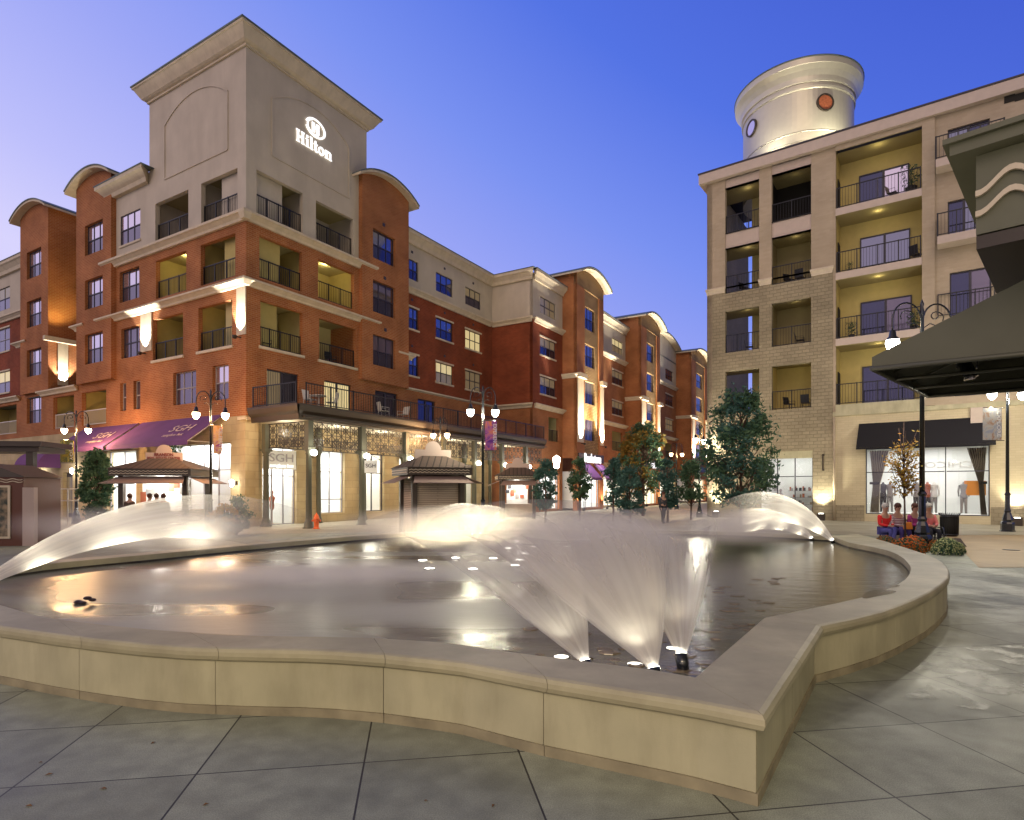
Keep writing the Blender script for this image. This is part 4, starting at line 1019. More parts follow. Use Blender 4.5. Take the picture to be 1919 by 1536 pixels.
# globe lamps on the columns
gl_ = []
names = ['globe lamp on the corner column of the arcade, by the orange hydrant', 'globe lamp on the arcade column just left of the shuttered kiosk', 'globe lamp on the arcade column above the left eave of the shuttered kiosk', 'globe lamp on the arcade column right of the shuttered kiosk roof', 'globe lamp on the arcade column left of the tall white street lamp', 'globe lamp on the arcade column right of the tall white street lamp', 'globe lamp on the last arcade column, near the dark conifer']
for i, s in enumerate(cs):
    p = FR.p(s, 0, AN+.32, 3.62); t_ = thing('globe_lamp', (p.x, p.y, 0), names[i], 'lamp', 'globe lamps on the arcade columns')
    mb = MB(FR); mb.tube([(s, AN+.05, 3.5), (s, AN+.2, 3.42), (s, AN+.32, 3.45)], .02, 6); mb.lathe([(.05, 3.43), (.07, 3.46), (.06, 3.5)], (s, AN+.32), 10); mb.build('bracket', M['bronze'], t_)
    mb = MB(FR); mb.ball((s, AN+.32, 3.64), .15, 14); mb.build('globe', M['e_white'], t_)
    light('POINT', FR.p(s, AN+.55, 3.62), 80, WHT, .12, t_)
    light('POINT', FR.p(s, 1.8, 4.7), 95, (1, .92, .72), .25, t_)
# hanging shop sign under the arcade
p = at(695, 872, 31.5); t_ = thing('hanging_sign', (p.x, p.y, 0), 'square white shop sign hung from an iron bracket under the arcade', 'sign')
mb = MB(Fr((p.x, p.y), (1, 0.15), (.15, -1))); mb.box(-.32, -.03, p.z-.38, .32, .03, p.z+.26); mb.build('board', M['white'], t_)
mb = MB(Fr((p.x, p.y), (1, 0.15), (.15, -1))); mb.box(-.34, -.02, p.z+.28, .5, .02, p.z+.31); mb.tube([(-.5, 0, p.z+.8), (.5, 0, p.z+.3)], .012, 6); mb.box(.48, -.02, p.z-.4, .5, .02, p.z+.28); mb.build('bracket', M['rail'], t_)
letters('sign_lettering', 'SGH', .3, (p.x, p.y-.05, p.z-.02), (1, .15, 0), (0, 0, 1), M['frame'], t_, width=.5)
# terrace furniture seen through the railing
def patio_chair(loc, rz, label, m='railw', group=None):
    t_ = thing('patio_chair', (0, 0, 0), label, 'chair', group)
    mb = MB(); mb.box(-.24, -.22, .40, .24, .24, .43); mb.build('seat', M[m], t_, bevel=.01)
    mb = MB(); mb.add([(-.24, .24, .43), (.24, .24, .43), (.24, .34, .92), (-.24, .34, .92), (-.24, .26, .43), (.24, .26, .43), (.24, .36, .92), (-.24, .36, .92)], [(0, 1, 2, 3), (7, 6, 5, 4), (0, 3, 7, 4), (1, 5, 6, 2), (3, 2, 6, 7), (0, 4, 5, 1)]); mb.build('backrest', M[m], t_)
    for sx_, sy_ in ((-.22, -.2), (.22, -.2), (-.22, .24), (.22, .24)):
        mb = MB(); mb.tube([(sx_, sy_, .42), (sx_*1.1, sy_*1.1, 0)], .014, 6); mb.build('leg', M[m], t_)
    for sx_ in (-.24, .24):
        mb = MB(); mb.tube([(sx_, -.2, .42), (sx_, -.2, .62), (sx_, .3, .64)], .012, 6); mb.build('armrest', M[m], t_)
    t_.location = loc; t_.rotation_euler = (0, 0, rz); return t_
pc = patio_chair(FR.p(1.4, 0, 3.1, 5.90), 1.2, 'white metal patio chair at the corner of the arcade terrace, nearest the terrace corner', group='patio chairs on the arcade terrace')
for s, n, rz, lb in ((2.6, 3.2, -1.6, 'white metal patio chair on the arcade terrace, second from the terrace corner'), (6.6, 3.1, 2.2, 'patio chair on the arcade terrace in front of the left half of the lit blinds'), (8.3, 3.0, -.6, 'patio chair on the arcade terrace in front of the right half of the lit blinds')):
    dup(pc, FR.p(s, 0, n, 5.90), rz, lb)
t_ = thing('patio_table', (*FR.p(2.0, 0, 3.0, 0).xy, 5.885), 'round white patio table on the arcade terrace between two chairs', 'table')
mb = MB(); o_ = FR.p(2.0, 0, 3.0, 0); mb.lathe([(.38, 6.58), (.38, 6.61), (0, 6.612)], (o_.x, o_.y), 16); mb.build('tabletop', M['railw'], t_)
mb = MB(); mb.lathe([(.22, 5.89), (.03, 5.93), (.03, 6.575)], (o_.x, o_.y), 8); mb.build('stem', M['railw'], t_)

# ================================================================== purple shop awnings on the left face
def logo(fr, s, z0, z1, proj, par, txt, sub, w, q=0.5):
    up = (Vector((0, 0, z1-z0)) - fr.n*proj).normalized()
    p = fr.p(s, 0, 0.06+proj*q, z1+(z0-z1)*q)+(fr.n*(z1-z0)+Vector((0, 0, proj))).normalized()*0.03
    letters('awning_lettering', txt, .85, p, -fr.d, up, M['logo'], par, ext=.004, width=w)
    letters('awning_lettering', sub, .34, p-up*.62, -fr.d, up, M['logo'], par, ext=.004, width=w*.95)
M['logo'] = mat('silver lettering', (0.75, 0.55, 0.50), 0.6)
A1 = awning(FL, FL.S(268), FL.S(420), 4.3, 5.75, 1.9, 'awn_p', 'storefront_awning', 'large purple awning with silver script on the shop nearest the hotel corner', group='large purple awnings with silver script')
A1s = FL.S(342, 1.0); logo(FL, A1s, 4.3, 5.75, 1.9, A1, 'SGH', 'sunglass hut', 1.9)
A2 = awning(FL, FL.S(160), FL.S(262), 4.3, 5.75, 1.9, 'awn_p', 'storefront_awning', 'large purple awning with silver script, further left behind the slim conifer', group='large purple awnings with silver script')
logo(FL, FL.S(195, 1.0), 4.3, 5.75, 1.9, A2, 'SGH', 'sunglass hut', 1.9)
# domed purple awning over the far left door
c_ = FL.p(FL.S(95), 0, 0, 0); t_ = thing('dome_awning', (c_.x, c_.y, 0), 'small rounded purple awning over the doorway left of the street lamp', 'awning')
sa_, sb2 = sorted((FL.S(115), FL.S(70))); mb = MB(FL); k = 8; v = []; f = []
for i in range(k+1):
    a = math.pi/2*i/k
    for s in (sa_, sb2): v.append((s, 0.05+1.3*math.sin(a), 3.3+1.2*math.cos(a)))
for i in range(k): f.append((2*i, 2*i+1, 2*i+3, 2*i+2))
mb.add(v, f, 0, True); mb.add([(sa_, .05, 3.3)]+[v[2*i] for i in range(k+1)], [tuple(range(k+2))]); mb.add([(sb2, .05, 3.3)]+[v[2*i+1] for i in range(k+1)], [tuple(range(k+2))]); mb.build('canvas', M['awn_p'], t_, fixn=False)
# wall lanterns on the left ground floor
for i, (px, py, lb) in enumerate(((75, 884, 'bright wall lantern left of the rounded purple awning'), (137, 882, 'bright wall lantern beside the door behind the left street lamp'), (437, 905, 'bright wall lantern on the stone corner pier of the hotel'))):
    s = FL.S(px, .2); z = FL.Z(px, py, .2); p = FL.p(s, 0, .2, z); t_ = thing('wall_lantern', (p.x, p.y, z), lb, 'lantern', 'wall lanterns of the hotel ground floor')
    mb = MB(FL); mb.lathe([(.03, z-.2), (.09, z-.12), (.11, z+.1), (.02, z+.18)], (s, .28), 8); mb.build('glass', M['e_white'], t_)
    mb = MB(FL); mb.box(s-.06, 0, z-.1, s+.06, .12, z+.1); mb.build('backplate', M['bronze'], t_)
    light('POINT', FL.p(s, .5, z), 30, WHT, .1, t_)

# ================================================================== right-hand building (cream and block, drum turret)
dA = Vector((-600-CX, F)).normalized()
XB = rx(1325)*(2147/52.8); YB = 2147/52.8
FB = Fr((XB, YB), -dA, (-dA.y, dA.x) if False else (dA.y*-1, dA.x))
nB = Vector((-dA.y, dA.x)); nB = nB if nB.y < 0 else -nB
FB = Fr((XB, YB), (-dA.x, -dA.y), (nB.x, nB.y))
rb = thing('apartment_building', (XB, YB, 0), 'pale tan balcony building on the right with a round drum turret on its roof', 'building')
ZB = lambda px, py, n=0.0: FB.Z(px, py, n)
zr0, zr1 = ZB(1325, 345), ZB(1325, 331)
SB = FB.S
oL = (SB(1359), SB(1422.7)); oR = (SB(1446), SB(1520))
rowz = [(ZB(1446, 416.7), ZB(1446, 328)), (ZB(1446, 534), ZB(1446, 446)), (ZB(1447, 650), ZB(1447, 569)), (ZB(1450, 768), ZB(1450, 686))]
zst = ZB(1325, 553)
EB = SB(1561)
up_ops = [(*o, *r) for r in rowz[:2] for o in (oL, oR)]+[(*o, a_, b_) for o in (oL, oR) for a_, b_ in ((rowz[0][1], ZB(1325, 346)), (rowz[1][1], rowz[0][0]))]; lo_ops = [(*o, *r) for r in rowz[2:] for o in (oL, oR)]
zroof = ZB(1325, 346)
wall(FB, 0, EB, zst+0.3, zroof, [(a, b_, c, d) for a, b_, c, d in up_ops], M['tan'], rb, t=0.35)
zsh = ZB(1480, 845)
shB = (SB(1424), SB(1523), 0.1, zsh)
wall(FB, 0, EB, zst-1.9 if False else 0, zst+0.3, lo_ops+[(oL[0], oL[1], rowz[1][0], zst+0.3), (oR[0], oR[1], rowz[1][0], zst+.3), shB], M['rough'], rb, t=0.35)
for (x0, x1) in ((-0.02, oL[0]), (oL[1], oR[0]), (oR[1], EB)): band(FB, x0+.06, x1-.06, zst-.06, zst+.34, rb, proj=0.14)
for o in (oL, oR):          # siding spandrels between the openings
    for z0, z1 in ((rowz[0][1], zroof), (rowz[1][1], rowz[0][0])):
        mb = MB(FB); mb.box(o[0], -.32, z0+.003, o[1], -.1, z1-.003); k = int((o[1]-o[0])/.16)
        for i in range(k): x = o[0]+(i+.5)*(o[1]-o[0])/k; mb.box(x-.012, -.1, z0+.01, x+.012, -.085, z1-.12)
        mb.build('siding_panel', M['siding'], rb, fixn=False)
    
for ri, r in enumerate(rowz):
    for oi, o in enumerate((oL, oR)):
        a, b_ = o
        if oi == 1:
            recess(FB, a, b_, r[0], r[1], 2.6, rb, ('dark', 'soffit', 'soffit', 'yellow')[ri], 'soffit', over=.3)  # darker wall colours stand in for the shade inside the upper recesses
        else:                                     # corner balcony: open to the side, sky shows through
            mb = MB(FB); d_ = 3.2
            mb.quad((0.4, -.35, r[0]), (b_+.3, -.35, r[0]), (b_+.3, -d_, r[0]), (0.4, -d_, r[0]), 2); mb.quad((0.05, -.35, r[1]+.3), (b_+.3, -.35, r[1]+.3), (b_+.3, -d_, r[1]+.3), (0.05, -d_, r[1]+.3), 1)
            mb.quad((b_+.3, -.35, r[0]), (b_+.3, -d_, r[0]), (b_+.3, -d_, r[1]+.3), (b_+.3, -.35, r[1]+.3), 0); mb.quad((a+.9, -d_, r[0]), (b_+.3, -d_, r[0]), (b_+.3, -d_, r[1]+.3), (a+.9, -d_, r[1]+.3), 0)
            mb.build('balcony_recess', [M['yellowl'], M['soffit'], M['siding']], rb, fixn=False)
        railing(FB, a, b_, r[0], 1.2, rb, n=-.2, posts=1 if oi else 2, step=.16)
        light('POINT', FB.p((a+b_)/2, 0, -1.4, r[1]+.1), (7, 2, 2, 0.5)[3-ri] if oi else (5, 3, 3, 3)[3-ri], (1, .85, .5), .1, rb)
# left return wall of the corner (seen through the balconies) and end gable
FBs = Fr(FB.p(0, 0, 0, 0).xy, (-FB.n.x, -FB.n.y), (-FB.d.x, -FB.d.y))
sops = [(1.5, 2.1, r[0]+.0, r[0]+1.7) for r in rowz]
wall(FBs, 0, 9, 0, zroof, sops, M['tan'], rb, t=.35)
# balcony bay between the piers
e0, e1 = SB(1566), SB(1728); e2 = SB(1752)
slabs = [ZB(1566, 392.3), ZB(1566, 512.4), ZB(1566, 635.7), ZB(1568, 758.8)]
bk = -1.9
mb = MB(FB)
mb.quad((e0-.5, bk, slabs[3]), (e1+.6, bk, slabs[3]), (e1+.6, bk, zroof), (e0-.5, bk, zroof))
mb.quad((e0, -.3, slabs[3]), (e0, bk, slabs[3]), (e0, bk, zroof), (e0, -.3, zroof)); mb.quad((e1, 0, slabs[3]), (e1, bk, slabs[3]), (e1, bk, zroof), (e1, 0, zroof))
mb.build('wall', M['yellow'], rb, fixn=False)
mb = MB(FB); mb.quad((e0-.3, -.3, zroof-.3), (e1+.3, -.3, zroof-.3), (e1+.3, bk, zroof-.3), (e0-.3, bk, zroof-.3)); mb.build('soffit', M['soffit'], rb, fixn=False)
bdp = [(1610, 1704), (1612, 1706), (1613, 1709), (1616, 1714)]
for i, z in enumerate(slabs):
    mb = MB(FB); mb.box(e0+.01, bk+.01, z-.42, e1-.01, .10, z); sl = mb.build('balcony_slab', M['siding'] if i < 3 else M['concrete'], rb)
    q = MB(FB); q.quad((e0+.02, bk+.02, z-.424), (e1-.02, bk+.02, z-.424), (e1-.02, .09, z-.424), (e0+.02, .09, z-.424)); q.build('soffit', M['soffit'], sl, fixn=False)
    railing(FB, e0+.05, e1-.05, z, 1.25, rb, n=.0, posts=3, step=.15)
    d0, d1 = FB.S(bdp[i][0], bk), FB.S(bdp[i][1], bk)
    slider(FB, d0, d1, z+.02, z+2.45, rb, bk+.02, ('g_dark', 'g_blue', 'g_dark', 'g_dark')[i], ('g_sky', 'g_blue', 'g_scr', 'g_dark')[i])
    mb = MB(FB); mb.box(e0+.02, bk+.4, z, e0+.06, bk+1.2, z+2.1); mb.build('side_door', M['dark'], rb)
    light('POINT', FB.p((e0+e1)/2, 0, -.6, (slabs[i-1] if i else zroof)-.62), 7, (1, .85, .42), .1, rb)
# pier and the right bay
mb = MB(FB); mb.box(EB-.02, -.40, slabs[3]-.5, e0-.002, -.02, zroof); mb.build('jamb', M['tan'], rb)
mb = MB(FB); mb.box(e1+.001, -.5, slabs[3]-.41, e2, .14, zroof); mb.build('pier', M['tan'], rb)
EE = SB(1919)+6.0
dps = [(1776, 1855, ZB(1776, 314), ZB(1776, 243)), (1776, 1838, ZB(1776, 448), ZB(1776, 378)), (1779.6, 1858, ZB(1779, 590), ZB(1779, 511.4)), (1790, 1850, slabs[3], slabs[3]+2.4)]
dsp_ = [(SB(a), SB(b_), c, d) for a, b_, c, d in dps]
dsp_[0] = (*dsp_[0][:2], ZB(1753, 314), dsp_[0][3]); dsp_[1] = (*dsp_[1][:2], ZB(1756, 454.5), dsp_[1][3]); dsp_[2] = (*dsp_[2][:2], ZB(1757, 595.5), dsp_[2][3])
wall(FB, e2, EE, slabs[3]-.5, zroof, dsp_, M['tan'], rb)
for i, d_ in enumerate(dsp_):
    slider(FB, *d_, rb, -.2, ('g_blue', 'g_dark', 'g_dark', 'g_dark')[i], ('g_dark', 'g_blue', 'g_scr', 'g_dark')[i])
    z = d_[2]; x0, x1 = (SB(1754), SB(1880)) if i < 1 else (SB(1757), SB(1865))
    if i < 3:
        if i < 2: mb = MB(FB); mb.box(x0, 0.003, z-.42, x1, 1.0, z); mb.build('balcony_slab', M['siding'], rb)
        nn = .95 if i < 2 else .12
        railing(FB, x0, x1, z, 1.25, rb, n=nn, posts=2, step=.16)
        if i < 2:
            for xx in (x0, x1): railing(Fr(FB.p(xx, 0, 0.0, 0).xy, FB.n.xy, FB.d.xy), 0.0, nn, z, 1.25, rb, n=0, posts=0, step=.16)
# fascia and roof edge
mb = MB(FB); mb.box(-.45, 0.001, zroof+.0, EE, .35, zroof+.62); mb.box(-.45, -9, zroof+.0, -.002, 0.0, zroof+.62); mb.build('roof_fascia', M['siding'], rb)
mb = MB(FB); mb.box(-.5, -9, zroof+.63, EE, .40, zroof+.72); mb.build('roof', M['frame'], rb)
mb = MB(FB); mb.box(e0, 0.0, zroof-.3, e1, .12, zroof-.002); mb.build('beam', M['tan'], rb)
mb = MB(FB)
for px, py in ((1892, 185), (1912, 181)): s = SB(px, .02); z = ZB(px, py); mb.box(s-.22, .002, z-.18, s+.22, .04, z+.18)
mb.build('vent', M['dark'], rb)
# ground floor of the right part: buff brick with a big display window
zg = slabs[3]-.42
wB = (SB(1622), SB(1855), ZB(1622, 975), ZB(1700, 838))
wB = (wB[0], wB[1], 0.45, wB[3])
wall(FB, EB+.0, EE, 0, zg, [wB], M['buff'], rb, t=.35)
mb = MB(FB); mb.box(EB+.01, .002, zg-.25, EE, .10, zg-.002) ; mb.build('string_course', M['concrete'], rb)
mb = MB(FB); mb.box(EB, .001, 0, SB(1620), .06, .95); mb.build('plinth', M['rough'], rb); mb = MB(FB); mb.box(SB(1857), .001, 0, EE, .06, .95); mb.build('plinth', M['rough'], rb)
shop(FB, *wB, rb, n=-.35, depth=3.4, panes=3, trans=[ZB(1622, 885)], e=.5, seed=41, frame='frame', display=False)
shop(FB, *shB, rb, n=-.35, depth=3.4, panes=3, trans=[ZB(1450, 893)], e=.5, seed=43, frame='frame')
mb = MB(FB); mb.box(min(shB[:2]), -.32, zsh-.45, max(shB[:2]), -.05, zsh-.002); mb.build('door_head', M['concrete'], rb)
# curtains in the display window
for (pa, pb, tie) in ((1630, 1668, 1648), (1812, 1850, 1838)):
    x0, x1 = SB(pa, -.7), SB(pb, -.7); xt = SB(tie, -.7); zt = wB[3]-.1; zm = ZB(1640, 905); mb = MB(FB)
    cols_ = 16; prev = None
    left = pa < 1700
    for i in range(cols_+1):
        u = i/cols_; amp = .06*math.sin(i*math.pi)
        xa = x0+(x1-x0)*u; xb = (x0+.15+(xt-x0)*u*.8) if left else (x1-.15-(x1-xt)*(1-u)*.8); xc = (x0+(xt-x0)*u) if left else (xt+(x1-xt)*u)
        ny = -.7+(.07 if i % 2 else -.07)
        cur = [(xa, ny, zt), (xb, ny, zm), (xc, ny, .5)]
        if prev:
            for j in range(2): mb.quad(prev[j], cur[j], cur[j+1], prev[j+1], i % 2)
        prev = cur
    c_ = mb.build('curtain', [mat('curtain cream', (.5, .45, .36), .9), mat('curtain brown', (.10, .07, .05), .9)], rb, fixn=False)
    q = MB(FB); q.box(min(xt, (x0 if left else x1))+.0, -.8, zm-.07, max(xt, (x0 if left else x1)), -.6, zm+.07); q.build('curtain_tie', M['dark'], c_)
def mannequin(fr, s, n, z, h, mm, tm, par):
    k = h/1.5; mb = MB(fr)
    mb.tube([(s-.09*k, n, z), (s-.08*k, n, z+.4*k), (s-.06*k, n, z+.82*k)], [.045*k, .06*k, .09*k], 8, 1); mb.tube([(s+.09*k, n, z), (s+.08*k, n, z+.4*k), (s+.06*k, n, z+.82*k)], [.045*k, .06*k, .09*k], 8, 1)
    mb.lathe([(.13*k, z+.75*k), (.15*k, z+.85*k), (.11*k, z+1.02*k), (.15*k, z+1.25*k), (.17*k, z+1.36*k), (.06*k, z+1.42*k), (.04*k, z+1.5*k)], (s, n), 12, 0)
    for sg in (-1, 1): mb.tube([(s+sg*.16*k, n, z+1.34*k), (s+sg*.21*k, n, z+1.05*k), (s+sg*.19*k, n+.05, z+.80*k)], [.045*k, .04*k, .03*k], 6, 0)
    return mb.build('mannequin', [M[tm], M[mm]], par)
for px, tm, mm in ((1655, 'dsp1', 'dsp1'), (1668, 'dsp3', 'dsp0'), (1718, 'dsp3', 'dsp1'), (1738, 'dsp4', 'dsp1'), (1750, 'white', 'dsp0'), (1806, 'dsp0', 'dsp3')):
    mannequin(FB, SB(px, -1.1), -1.1, .55, 1.75, mm, tm, rb)
mb = MB(FB); s = SB(1826, -1.1); mb.box(s-.45, -1.5, 1.55, s+.5, -1.0, 2.35); mb.build('display_box', mat('orange display', (.75, .30, .06), .8), rb)
M['glet'] = mat('reflected sign letters', (.76, .77, .75), .7)
for z, w_, h_, tx in ((ZB(1770, 871), 2.6, .75, "CHICO'S"),):
    p = FB.p(SB(1768, -.5), 0, -.5, z); letters('reflected_lettering', tx, .5, p, -FB.d, (0, 0, 1), M['glet'], rb, ext=.01, width=w_)  # mirrored letters built as mesh to stand in for a sign's reflection
# downpipe, electrical box, wall sign bracket, wall uplights
mb = MB(FB); s = SB(1564); mb.tube([(s, .12, 0), (s, .12, zg-.3)], .07, 8); mb.build('downpipe', M['tan'], rb)
s = SB(1545); mb = MB(FB); mb.box(s-.06, 0, 3.0, s+.0, .45, 3.1); mb.box(s-.06, .0, 3.9, s+0, .45, 4.0); mb.box(s-.06, .30, 3.1, s, .45, 3.9); mb.build('sign_bracket', M['bronze'], rb)
s = SB(1834); mb = MB(FB); mb.box(s-.35, 0.0, zg-1.1, s+.35, .3, zg-.28); mb.build('service_box', M['siding'], rb)
for px, e_ in ((1541, 900), (1346, 1300), (1905, 420)):
    s = SB(px); mb = MB(FB); mb.box(s-.2, .28, .0, s+.2, .62, .42); mb.box(s-.12, .34, .421, s+.12, .56, .44, 1); u = mb.build('uplight', [M['bronze'], M['e_pool']], rb)
    light('SPOT', FB.p(s, .45, .6), e_, (1, .93, .72), .08, u, target=FB.p(s, .12, 3.6), spot=95, blend=.8)
# black shop awning
zA0, zA1 = ZB(1608, 840, .9), ZB(1612, 794)
awning(FB, SB(1610), SB(1862), zA0+.05, zA1, 1.0, 'awn_k', 'shop_awning', 'long black canvas awning over the display window with the striped curtains', cut=.05, val=.12)
# round drum turret
tc0 = FB.p(SB(1493, -5.6), 0, -5.6, 0); dr_ = 102*tc0.y/F*0.92
tur = thing('drum_turret', (tc0.x, tc0.y, 0), 'round uplit drum turret with a flared rim and porthole windows above the roof', 'turret')
R_ = dr_; zb_ = zroof+.4; zt_ = at(1545, 105, tc0.y+2.5).z
zt_ = H+(HY-181)*tc0.y/F
prof = [(R_, zb_-.6), (R_, zb_+.9), (R_+.03, zb_+.92), (R_, zb_+.96), (R_, zb_+1.7), (R_+.03, zb_+1.72), (R_, zb_+1.77), (R_, zb_+2.3), (R_+.04, zb_+2.33), (R_, zb_+2.4), (R_, zt_-1.72), (R_+.08, zt_-1.68), (R_+.10, zt_-1.55), (R_+.03, zt_-1.5), (R_+.03, zt_-1.32), (R_+.12, zt_-1.28), (R_+.14, zt_-1.18), (R_+.16, zt_-.95), (R_+.32, zt_-.65), (R_+.52, zt_-.40), (R_+.55, zt_-.38), (R_+.56, zt_), (0, zt_+.1)]
mb = MB(); mb.lathe([(r, z) for r, z in prof], (tc0.x, tc0.y), 72, smooth=False); 
o_ = mb.build('drum_wall', M['silver'], tur)
mb = MB(); mb.lathe([(R_+.60, zt_+.002), (R_+.60, zt_+.07), (0, zt_+.17)], (tc0.x, tc0.y), 72); mb.build('roof_sheet', M['roof'], tur)
for px, py, mm in ((1546, 192, 'terracotta'), (1409, 240, 'g_sky')):
    # on the drum surface facing the pixel
    d = Vector((rx(px), 1)); c2 = Vector((tc0.x, tc0.y)); dd = d.dot(d); bb = d.dot(c2); disc = bb*bb-dd*(c2.dot(c2)-R_*R_); tt = (bb-math.sqrt(max(0, disc)))/dd
    pp = d*tt; z = H+(HY-py)*pp.y/F; nn = (pp-c2).normalized(); fr = Fr(pp, (-nn.y, nn.x), (nn.x, nn.y))
    mb = MB(fr); k = 24; mb.slab([(.48*math.cos(2*math.pi*i/k), z+.48*math.sin(2*math.pi*i/k)) for i in range(k)], -.1, .06); f_ = mb.build('porthole', M[mm], tur)
    mb = MB(fr); ringpts(fr, 0, z, .46, .46, .56, .56, mb=mb, n0=-.05, n1=.10); mb.build('porthole_frame', M['bronze'], f_)
for px, e_ in ((1452, 520), (1592, 800), (1520, 240)):
    q = FB.p(SB(px, -2.0), 0, -2.0, 0); dv = (Vector((tc0.x, tc0.y, 0))-q).normalized(); q = Vector((tc0.x, tc0.y, 0))-dv*(R_+1.0)
    mb = MB(); mb.box(q.x-.15, q.y-.15, zroof+.72, q.x+.15, q.y+.15, zroof+.95); u = mb.build('uplight', M['bronze'], tur)
    light('SPOT', (q.x, q.y, zroof+1.05), e_, (1, .95, .72), .1, u, target=q+dv*.75+Vector((0, 0, zroof+4.5)), spot=110, blend=.8)
# ================================================================== green-grey corner building and its awning on the far right
d1 = Vector((.725, -.69)).normalized(); d2 = Vector((.62, .785)).normalized(); d2 = Vector((-d1.y, d1.x))
k1 = 478/F; 
Bc = Vector((rx(1829)*6.9, 6.9)); zq = lambda py, Y: H+(HY-py)*Y/F
FG = Fr(Bc, d1, (-d2.x, -d2.y)); FGs = Fr(Bc, d2, (-d1.x, -d1.y))
gb = thing('restaurant_building', (Bc.x, Bc.y, 0), 'dark grey green building corner with two raised pale waves, cut by the right edge', 'building')
zlo, zhi = zq(440, 6.9), zq(292, 6.9); ztop = zq(262, 6.9)
mb = MB(FG); mb.box(0, -2.45, zlo, 7, 0, zhi-.003); mb.build('parapet_box', M['greenwall'], gb)
mb = MB(FG); mb.box(-.22, -2.6, zhi, 7, .2, ztop-.06); mb.box(-.28, -2.6, ztop-.06, 7, .26, ztop); mb.build('cornice', M['greenwall'], gb)
mb = MB(FG); mb.box(.9, -7, 0, 7, -1.6, zlo-.01); mb.build('wall', M['greenwall'], gb)
mb = MB(FG); mb.box(0.001, -2.44, zlo-.16, 7, -.02, zlo-.012); mb.build('soffit', M['bronze'], gb)
for py0 in (350, 388):
    zc_ = zq(py0, 6.9); mb = MB(FG); pts = []; amp, per = .10, .62
    for i in range(60): s = i*.05; pts.append((s, zc_+amp*math.sin(2*math.pi*(s/per-.28))))
    for (x0, a0), (x1, a1_) in zip(pts, pts[1:]):
        mb.slab([(x0, a0-.032), (x1, a1_-.032), (x1, a1_+.032), (x0, a0+.032)], 0.012, .055)
    mb.build('wave_moulding', M['trim'], gb, fixn=False)
aw = thing('canvas_awning', (Bc.x, Bc.y, 0), 'big grey green canvas awning jutting from the right edge above the plaza', 'awning')
Y1 = (3.45-H)*F/(HY-691); Y1 = 1.66*F/225.0; z1_ = H+1.66
A_ = Vector((rx(1634)*Y1, Y1)); Yf = 1.66*F/174.0; B2 = Vector((rx(1738)*Yf, Yf))
dd = (B2-A_); L_ = dd.length; dd.normalize(); ee = Vector((dd.y, -dd.x))
zf = H+(HY-669)*Y1/F
e_r = Vector((rx(1919)*(1.66*F/253.0), 1.66*F/253.0))-A_; e_r.normalize()
Wd = 2.9; rise = 1.35
mb = MB()
def p3(v, z): return (v.x, v.y, z)
Aw, Bw = A_+e_r*Wd, B2+e_r*Wd
mb.add([p3(A_, zf), p3(B2, zf), p3(Bw, zf+rise), p3(Aw, zf+rise)], [(0, 1, 2, 3)])
mb.add([p3(A_, zf-.02), p3(B2, zf-.02), p3(Bw, zf+rise-.02), p3(Aw, zf+rise-.02)], [(3, 2, 1, 0)])
mb.add([p3(A_, zf), p3(Aw, zf+rise), p3(Aw, z1_), p3(A_, z1_)], [(0, 1, 2, 3)]); mb.add([p3(A_, zf), p3(B2, zf), p3(B2, z1_), p3(A_, z1_)], [(0, 1, 2, 3)])
mb.add([p3(B2, zf), p3(Bw, zf+rise), p3(Bw, z1_), p3(B2, z1_)], [(0, 1, 2, 3)])
mb.build('canvas', M['awn_g'], aw, fixn=False)
mb = MB()
def bar(a, b_, za, zb2, r=.035): mb.tube([(a.x, a.y, za), (b_.x, b_.y, zb2)], r, 6)
bar(A_, B2, z1_, z1_); bar(B2, Bw, z1_, z1_); bar(A_, Aw, z1_, z1_)
for u in (.33, .66): q = A_.lerp(B2, u); bar(q, q+e_r*Wd, z1_, z1_+.02, .025); bar(q, q+e_r*Wd, zf-.05, zf+rise-.05, .025)
mb.build('frame', M['colpaint'], aw)
for u in (.2, .4, .6, .8):
    q = A_.lerp(B2, u); mb = MB(); mb.tube([(q.x, q.y, z1_+.02), (q.x, q.y, zf+.004), (*(q+e_r*Wd*.5), zf+rise*.5+.004), (*(q+e_r*Wd), zf+rise+.004)], .012, 5); mb.build('seam', M['awn_g'], aw)
sp0 = at(1812, 690, 9.0); t_ = thing('spotlight', (sp0.x, sp0.y, sp0.z), 'black can spotlight clamped under the grey green awning', 'spotlight')
mb = MB(); ax = Vector((.25, -.2, -.95)).normalized(); mb.tube([sp0-ax*.16, sp0-ax*.1, sp0+ax*.12, sp0+ax*.16], [.05, .085, .085, .10], 12); mb.build('can', M['black'], t_)
mb = MB(); mb.tube([sp0+Vector((-.15, 0, 0)), sp0+Vector((-.15, 0, .25)), sp0+Vector((.15, 0, .25)), sp0+Vector((.15, 0, 0))], .012, 6); mb.tube([sp0+Vector((0, 0, .25)), sp0+Vector((0.2, .1, .5))], .015, 6); mb.build('bracket', M['black'], t_)
mb = MB(); mb.ball(tuple(sp0+ax*.155), .06, 10, (1, 1, .4)); mb.build('lens', M['g_sky'], t_)
